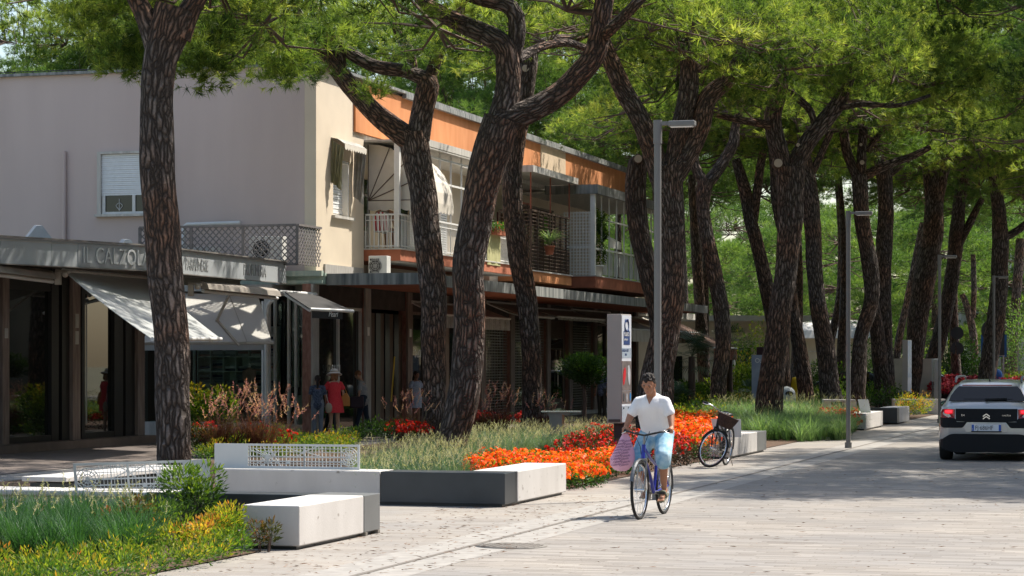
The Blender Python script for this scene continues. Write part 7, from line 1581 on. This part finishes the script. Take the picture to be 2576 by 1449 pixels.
for s in (1, -1):
    limb(b, [sh[s], el[s], wr_[s]], [.048, .046, .030])
    limb(b, [hip[s], kn[s], kn[s]+(an[s]-kn[s])*.35, an[s]], [.088, .056, .053, .034])
    hx = (TB(.19, s*.278, 1.035)-wr_[s]).normalized(); hy = (-Lw*s+ZU*.15); hy = (hy-hx*hy.dot(hx)).normalized(); hz = hx.cross(hy)*(1 if hx.cross(hy).z > 0 else -1)
    hand(b, frame_(wr_[s]+hx*.005, hx, hy, hz), s, 1.25)
    fd = (Fw*.93-ZU*.34).normalized() if s > 0 else (Fw*.95-ZU*.30).normalized()
    fo = frame_(an[s]-ZU*.045, fd, Lw, fd.cross(Lw).normalized()); limb(b, [fo(-.05, 0, .0), fo(.05, 0, -.012), fo(.13, s*.005, -.028)], [.032, .036, .030])
    for k, (y, l) in enumerate(((-.026, .052), (-.010, .048), (.004, .043), (.017, .038), (.029, .032))): limb(b, [fo(.135, s*y, -.032), fo(.14+l, s*y*1.15, -.040)], [.013 if k == 0 else .010, .010 if k == 0 else .0085], 6)
body = remesh(b, 'body', M_tan, cyc, .0065, 5)
M_hairb = mat('dark_hair', (.016, .009, .006), .6, var=.3, scale=60, bump=.8, bscale=120)
b = MB(); Rr = Matrix((dn, lf, up_)).transposed(); rgh = random.Random(4)
b.ball(TH(-.030, 0, .045), (.088, .079, .084), 18, rot=Rr)
for i in range(60):
    a = rgh.uniform(-2.2, 2.2); e_ = rgh.uniform(.15, 1.45); p = TH(-.02+.085*math.cos(a)*math.cos(e_), .075*math.sin(a)*math.cos(e_), .05+.086*math.sin(e_)); b.ball(p, rgh.uniform(.012, .02), 6)
for q in (-1, 1): b.ball(TH(-.03, q*.072, .01), (.04, .014, .05), 10, rot=Rr)
remesh(b, 'hair', M_hairb, cyc, .007, 2); face_parts(TH, cyc, M_hairb, .96)
M_tee = mat('white_cotton', (.80, .79, .80), .9, var=.03, scale=5, bump=.9, bscale=6)
b = MB(); limb(b, [TB(-.235, 0, .985), TB(-.20, 0, 1.08), TB(-.12, 0, 1.20), TB(-.03, 0, 1.32), TB(.0, 0, 1.375)], [.175, .172, .165, .150, .085], 16); limb(b, [TB(-.18, .06, 1.05), TB(-.02, .10, 1.30)], [.13, .10]); limb(b, [TB(-.18, -.06, 1.05), TB(-.02, -.10, 1.30)], [.13, .10])
limb(b, [sh[-1], TB(-.005, 0, 1.385), sh[1]], [.062, .072, .062]); limb(b, [TB(-.2, .09, .97), TB(-.2, -.09, .97)], [.10, .10])
for s in (1, -1): limb(b, [sh[s], sh[s]+(el[s]-sh[s])*.72], [.064, .067])
b.ball(TB(.0, .03, 1.435), .05, 8) if False else None
remesh(b, 'shirt', M_tee, cyc, .010, 6)
# skin V at the neckline
b = MB(); b.add([TB(.088, .045, 1.42), TB(.088, -.045, 1.42), TB(.125, 0, 1.33)], [(0, 1, 2)]); b.build('neckline', M_tan, cyc, solid=.006)
M_short = mat('cyan_pattern', (.02, .24, .42), .85, col2=(.55, .70, .76), scale=7, bump=.3, bscale=12)
b = MB(); limb(b, [TB(-.24, 0, .965), TB(-.2, 0, .93)], [.155, .14])
for s in (1, -1):
    limb(b, [hip[s], kn[s]+(hip[s]-kn[s])*.05], [.118, .098]); k2 = kn[s]+(an[s]-kn[s])*.16; limb(b, [kn[s]+(hip[s]-kn[s])*.05, k2], [.098, .088])
remesh(b, 'shorts', M_short, cyc, .011, 4)
M_strap = mat('sandal', (.16, .16, .11), .6)
for s in (1, -1):
    fd = (Fw*.93-ZU*.34).normalized() if s > 0 else (Fw*.95-ZU*.30).normalized(); fo = frame_(an[s]-ZU*.045, fd, Lw, fd.cross(Lw).normalized())
    b = MB(); limb(b, [fo(-.06, 0, -.042), fo(.06, 0, -.055), fo(.17, 0, -.064)], [.012, .012, .012], 8); b.box(fo(.06, 0, -.052), (.09, .25, .014), (Lw, fd, fd.cross(Lw).normalized()))
    b.tube([fo(.06, -.045, -.04), fo(.07, -.03, .03), fo(.075, .0, .04), fo(.07, .03, .03), fo(.06, .045, -.04)], .014, 6); b.build('sandal', M_strap, cyc)
# pink bag
M_pinkb = mat('pink_bag', (.74, .40, .54), .5, var=.06, scale=4, spec=.5)
t = thing('bag', 'pink lettered plastic bag hanging from the blue bicycle handlebar', 'bag', TB(.15, -.30, .60)); c = TB(.16, -.30, 0)
b = MB(); rows = []
for i, (z, w_, d_) in enumerate(((1.0, .02, .012), (.94, .055, .03), (.87, .085, .05), (.78, .12, .075), (.69, .15, .095), (.61, .135, .09), (.56, .09, .07), (.54, .04, .04))): rows.append([c+ZU*z+Lw*(w_*math.cos(a)*(1+.10*math.sin(3*a+i))-.05*(1-z)*2+.02)+Fw*(d_*math.sin(a)*(1+.12*math.sin(4*a+i*1.3))) for a in [6.2832*j/24 for j in range(25)]])
b.smooth = True; b.sheet(rows); b.add(rows[-1][:-1], [tuple(range(24))]); bg_ = b.build('sack', M_pinkb, t)
for i in range(9):
    z = .88-.035*i; 
    for k in range(2): text('Calzedo', .035, M_purpled if 'M_purpled' in globals() else mat('plum_print', (.12, .02, .09), .5), bg_, c+ZU*z+Lw*(-.13+k*.10+.02*(i % 2)+ (0.03 if i<3 else 0))+Fw*(.095 if .5 < z < .8 else .065), Lw*1.0+ZU*.15, ZU, depth=.001, name='lettering', shear=.3)
b = MB(); b.tube([c+ZU*.99, TB(.17, -.285, 1.03), c+ZU*.98+Lw*.02], .01, 6); b.build('handle', M_pinkb, t)
# --- standing figures
def walker(label, loc, face, H, skin, hair_m, top_m, low_m, kind='trousers', hair='short', lean=0, armpose=None, legs=(0, 0), shoes=M_black, headdown=0):
    loc = Vector(loc); t = thing('person', label, 'person', loc); f = Vector((*face, 0)).normalized(); l = Vector((-f.y, f.x, 0)); k = H/1.70
    T0 = frame_(loc, f, l, ZU)
    def T(x, y, z): return T0((x+lean*max(0, z-.9)*1.0)*k, y*k, z*k)
    dnv = (f*math.cos(headdown)-ZU*math.sin(headdown)).normalized(); upv = l.cross(dnv)*-1; upv = dnv.cross(l).normalized(); 
    if upv.z < 0: upv = -upv
    hc = T(.03+.06*headdown, 0, 1.575); TH = frame_(hc, dnv, l, upv)
    b = MB(); head_geo(b, TH, k*.94); limb(b, [T(0, 0, 1.40), T(.02, 0, 1.50)], [.052*k, .048*k])
    limb(b, [T(0, 0, .95), T(0, 0, 1.10), T(0, 0, 1.27), T(0, 0, 1.38)], [.125*k, .11*k, .12*k, .07*k]); limb(b, [T(0, .16, 1.36), T(0, 0, 1.38), T(0, -.16, 1.36)], [.045*k, .06*k, .045*k])
    ap = armpose or {1: ((.02, .22, 1.10), (.06, .22, .88)), -1: ((.02, -.22, 1.10), (.06, -.22, .88))}
    for s in (1, -1):
        e_, w_ = ap[s]; limb(b, [T(0, s*.165, 1.36), T(*e_), T(*w_)], [.043*k, .034*k, .023*k], 10)
        hx = (T(*w_)-T(*e_)).normalized(); hy = f-hx*f.dot(hx); hy.normalize(); hz = hx.cross(hy)*(s); hand(b, frame_(T(*w_), hx, hy, hz), s, .5, .95*k)
        st = legs[0 if s > 0 else 1]; limb(b, [T(0, s*.085, .93), T(st*.45+.015, s*.085, .50), T(st, s*.085, .09)], [.082*k, .052*k, .034*k]); limb(b, [T(st-.03, s*.085, .035), T(st+.12, s*.095, .03)], [.03*k, .027*k])
    body = remesh(b, 'body', skin, t, .010, 3)
    Rr = Matrix((dnv, l, upv)).transposed(); b = MB(); b.ball(TH(-.022*k, 0, .038*k), (.098*k, .086*k, .088*k), 16, rot=Rr)
    if hair == 'pony': limb(b, [TH(-.10*k, 0, 0), TH(-.13*k, 0, -.12*k), TH(-.10*k, 0, -.30*k)], [.035*k, .04*k, .015*k])
    if hair == 'bob': limb(b, [TH(-.06*k, .05*k, 0), TH(-.06*k, .05*k, -.12*k)], [.05*k, .045*k]); limb(b, [TH(-.06*k, -.05*k, 0), TH(-.06*k, -.05*k, -.12*k)], [.05*k, .045*k])
    remesh(b, 'hair', hair_m, t, .010, 2); face_parts(TH, t, hair_m, k*.94)
    if kind == 'trousers':
        b = MB(); limb(b, [T(0, .04, .97), T(0, -.04, .97)], [.135*k, .135*k])
        for s in (1, -1): st = legs[0 if s > 0 else 1]; limb(b, [T(0, s*.088, .92), T(st*.45+.015, s*.088, .50), T(st, s*.088, .12)], [.10*k, .068*k, .052*k])
        remesh(b, 'trousers', low_m, t, .012, 3)
        b = MB(); limb(b, [T(0, 0, .90), T(0, 0, 1.05), T(0, 0, 1.22), T(0, 0, 1.35)], [.155*k, .145*k, .145*k, .09*k], 14); limb(b, [T(0, .15, 1.36), T(0, 0, 1.38), T(0, -.15, 1.36)], [.055*k, .066*k, .055*k])
        for s in (1, -1): limb(b, [T(0, s*.16, 1.36), T(*[0*.3+(ap[s][0][0])*.6, s*.16*.4+ap[s][0][1]*.6, 1.36*.4+ap[s][0][2]*.6])], [.058*k, .056*k])
        remesh(b, 'shirt', top_m, t, .012, 4)
    else:
        b = MB(); n = 28; rows = []
        for z, rx, ry in ((.62, .17, .24), (.75, .165, .225), (.9, .155, .205), (1.03, .135, .175), (1.12, .13, .165), (1.25, .135, .175), (1.34, .11, .165), (1.395, .07, .10)):
            rows.append([T(rx*math.cos(a)*(1+.05*math.sin(7*a)*(z < .95)), ry*math.sin(a)*(1+.05*math.sin(7*a)*(z < .95)), z) for a in [6.2832*j/n for j in range(n+1)]])
        b.smooth = True; b.sheet(rows)
        for s in (1, -1): limb(b, [T(0, s*.15, 1.355), T(.01, s*.21, 1.25)], [.06*k, .065*k])
        b.build('dress', top_m, t)
    for s in (1, -1): st = legs[0 if s > 0 else 1]; b = MB(); limb(b, [T(st-.04, s*.085, .03), T(st+.14, s*.098, .025)], [.035*k, .032*k], 10); b.build('shoe', shoes, t)
    return t, T, TH, k
def atp(x, Y): p = P(x, HY, Y); return (p.x, Y, .01)
M_redd = mat('red_print', (.62, .02, .035), .85, col2=(.70, .06, .07), scale=40)
M_navyp = mat('navy_print', (.02, .028, .06), .85, col2=(.10, .13, .2), scale=25)
M_jean = mat('grey_blue_jean', (.16, .18, .22), .9, var=.15); M_jeand = mat('dark_jean', (.025, .035, .055), .9)
M_hairo = mat('auburn_hair', (.22, .09, .035), .6, var=.3, scale=40)
p1_, T, TH, k = walker('woman in a red dress and wide white hat looking into the shop', atp(841, 55.6), (-.15, 1), 1.62, M_fair, M_hairo, M_redd, None, 'dress', 'bob', armpose={1: ((.05, .22, 1.12), (.16, .12, .98)), -1: ((.02, -.23, 1.12), (.08, -.22, .92))}, shoes=mat('sandal_brown', (.12, .05, .03), .6), headdown=.25)
b = MB(); hx_ = TH(-.01, 0, .05); Xh, Yh, Zh = (TH(1, 0, 0)-TH(0, 0, 0)).normalized(), (TH(0, 1, 0)-TH(0, 0, 0)).normalized(), (TH(0, 0, 1)-TH(0, 0, 0)).normalized()
b.lathe(hx_, [(.19, -.045), (.15, -.015), (.098, .0), (.098, .055), (.08, .085), (.0, .095)], 20, (Xh, Yh, Zh)); h_ = b.build('hat', mat('straw_white', (.74, .70, .66), .8), p1_, solid=.006)
b = MB(); b.lathe(hx_, [(.101, .0), (.101, .028)], 20, (Xh, Yh, Zh)); b.build('hat_band', mat('hat_band_tan', (.42, .30, .22), .8), h_)
t = thing('handbag', 'tan leather shoulder bag of the woman in red', 'bag', T(.0, -.26, .8)); b = MB(); c = T(.0, -.27, .95); b.prism([c+Vector((-.10, 0, -.16)), c+Vector((.12, 0, -.16)), c+Vector((.11, 0, .05)), c+Vector((.05, 0, .16)), c+Vector((-.04, 0, .16)), c+Vector((-.10, 0, .04))], Vector((0, .10, 0))); b.build('pouch', mat('tan_leather', (.45, .17, .03), .5), t, bevel=.02, weld=True)
b = MB(); b.tube([c+Vector((-.05, .05, .14)), T(-.02, -.2, 1.40), c+Vector((.05, .05, .14))], .01, 6); b.build('strap', mat('tan_leather', (.45, .17, .03), .5), t)
p2_, T, TH, k = walker('girl with dark ponytail, navy top and grey jeans, left of the woman in red', atp(799, 55.4), (-.1, 1), 1.50, M_brownskin, M_hairb, M_navyp, M_jean, 'trousers', 'pony', shoes=M_black)
t = thing('handbag', 'small beige bag between the girl and the woman in red', 'bag', T(0, -.28, .7)); b = MB(); c = T(0, -.30, .80); b.ball(c, (.09, .05, .13), 12); b.build('pouch', mat('beige_bag', (.36, .29, .22), .7), t); b = MB(); b.tube([c+ZU*.1, T(0, -.2, 1.30)], .007, 5); b.build('strap', M_offwhite, t)
p3_, T, TH, k = walker('woman in grey blouse and dark jeans bending forward, right of the woman in red', atp(915, 58.0), (-1, .1), 1.60, M_fair, M_hairo, mat('grey_blouse', (.26, .27, .29), .9, col2=(.42, .38, .36), scale=20), M_jeand, 'trousers', 'short', lean=.14, armpose={1: ((.06, .2, 1.10), (.12, .16, .90)), -1: ((.04, -.2, 1.12), (.08, -.2, .90))}, legs=(.22, -.16), headdown=.5, shoes=mat('sandal_brown', (.12, .05, .03), .6))
t = thing('handbag', 'dark shoulder bag held before the bending woman', 'bag', T(.1, 0, .85)); b = MB(); c = T(.15, .18, .85); b.box(c, (.34, .12, .30)); b.build('pouch', mat('plum_bag', (.05, .025, .035), .6), t, bevel=.03, weld=True); b = MB(); b.tube([c+ZU*.15, T(0, .1, 1.36)], .008, 5); b.build('strap', M_black, t)
walker('young woman in an off-shoulder blue dress standing by the left-reaching pine', atp(1046, 62), (.7, -.7), 1.58, M_brownskin, M_hairb, mat('blue_stripe', (.25, .30, .42), .9, col2=(.42, .46, .55), scale=30), None, 'dress', 'pony')
walker('person in shorts half hidden beneath the clipped ball tree', atp(1515, 70), (-.6, -.8), 1.68, M_brownskin, M_hairb, M_navyp, M_black, 'trousers', 'short')
walker('person with blue backpack on the far street above the pale car', atp(2504, 96), (.2, 1), 1.7, M_fair, M_hairb, M_navyp, M_jeand, 'trousers', 'short')
t = thing('backpack', 'bright blue backpack of the far walker', 'backpack', atp(2512, 95.8)); c = Vector(atp(2510, 95.75))+ZU*1.25; b = MB(); b.ball(c, (.20, .14, .26), 12); b.build('pouch', mat('bag_blue', (.03, .16, .5), .6), t)
# seated figure glimpsed on the first balcony
t = thing('person', 'grey-haired person seated on the white balcony chair, seen from behind', 'person', W(3.95, .35, 4.74)); c0 = world_loc(t); b = MB()
limb(b, [c0+ZU*.55, c0+ZU*.85, c0+ZU*1.0], [.14, .15, .08]); limb(b, [c0+V*.18+ZU*.95, c0+ZU*1.0, c0-V*.18+ZU*.95], [.05, .06, .05]); b.ball(c0+ZU*1.18, (.08, .09, .11), 12)
for s in (-1, 1): limb(b, [c0+V*s*.09+ZU*.5, c0+V*s*.1+U*.42+ZU*.5, c0+V*s*.1+U*.45+ZU*.08], [.08, .06, .04]); limb(b, [c0+V*s*.2+ZU*.95, c0+V*s*.25+ZU*.70, c0+V*s*.2+U*.2+ZU*.6], [.045, .035, .025])
remesh(b, 'body', M_fair, t, .014, 3); b = MB(); b.ball(c0+ZU*1.20-U*.01, (.088, .096, .105), 12); b.build('hair', mat('grey_hair', (.35, .33, .31), .8), t)
b = MB(); limb(b, [c0+ZU*.55, c0+ZU*.85, c0+ZU*.95], [.16, .17, .10]); remesh(b, 'shirt', M_offwhite, t, .014, 3)
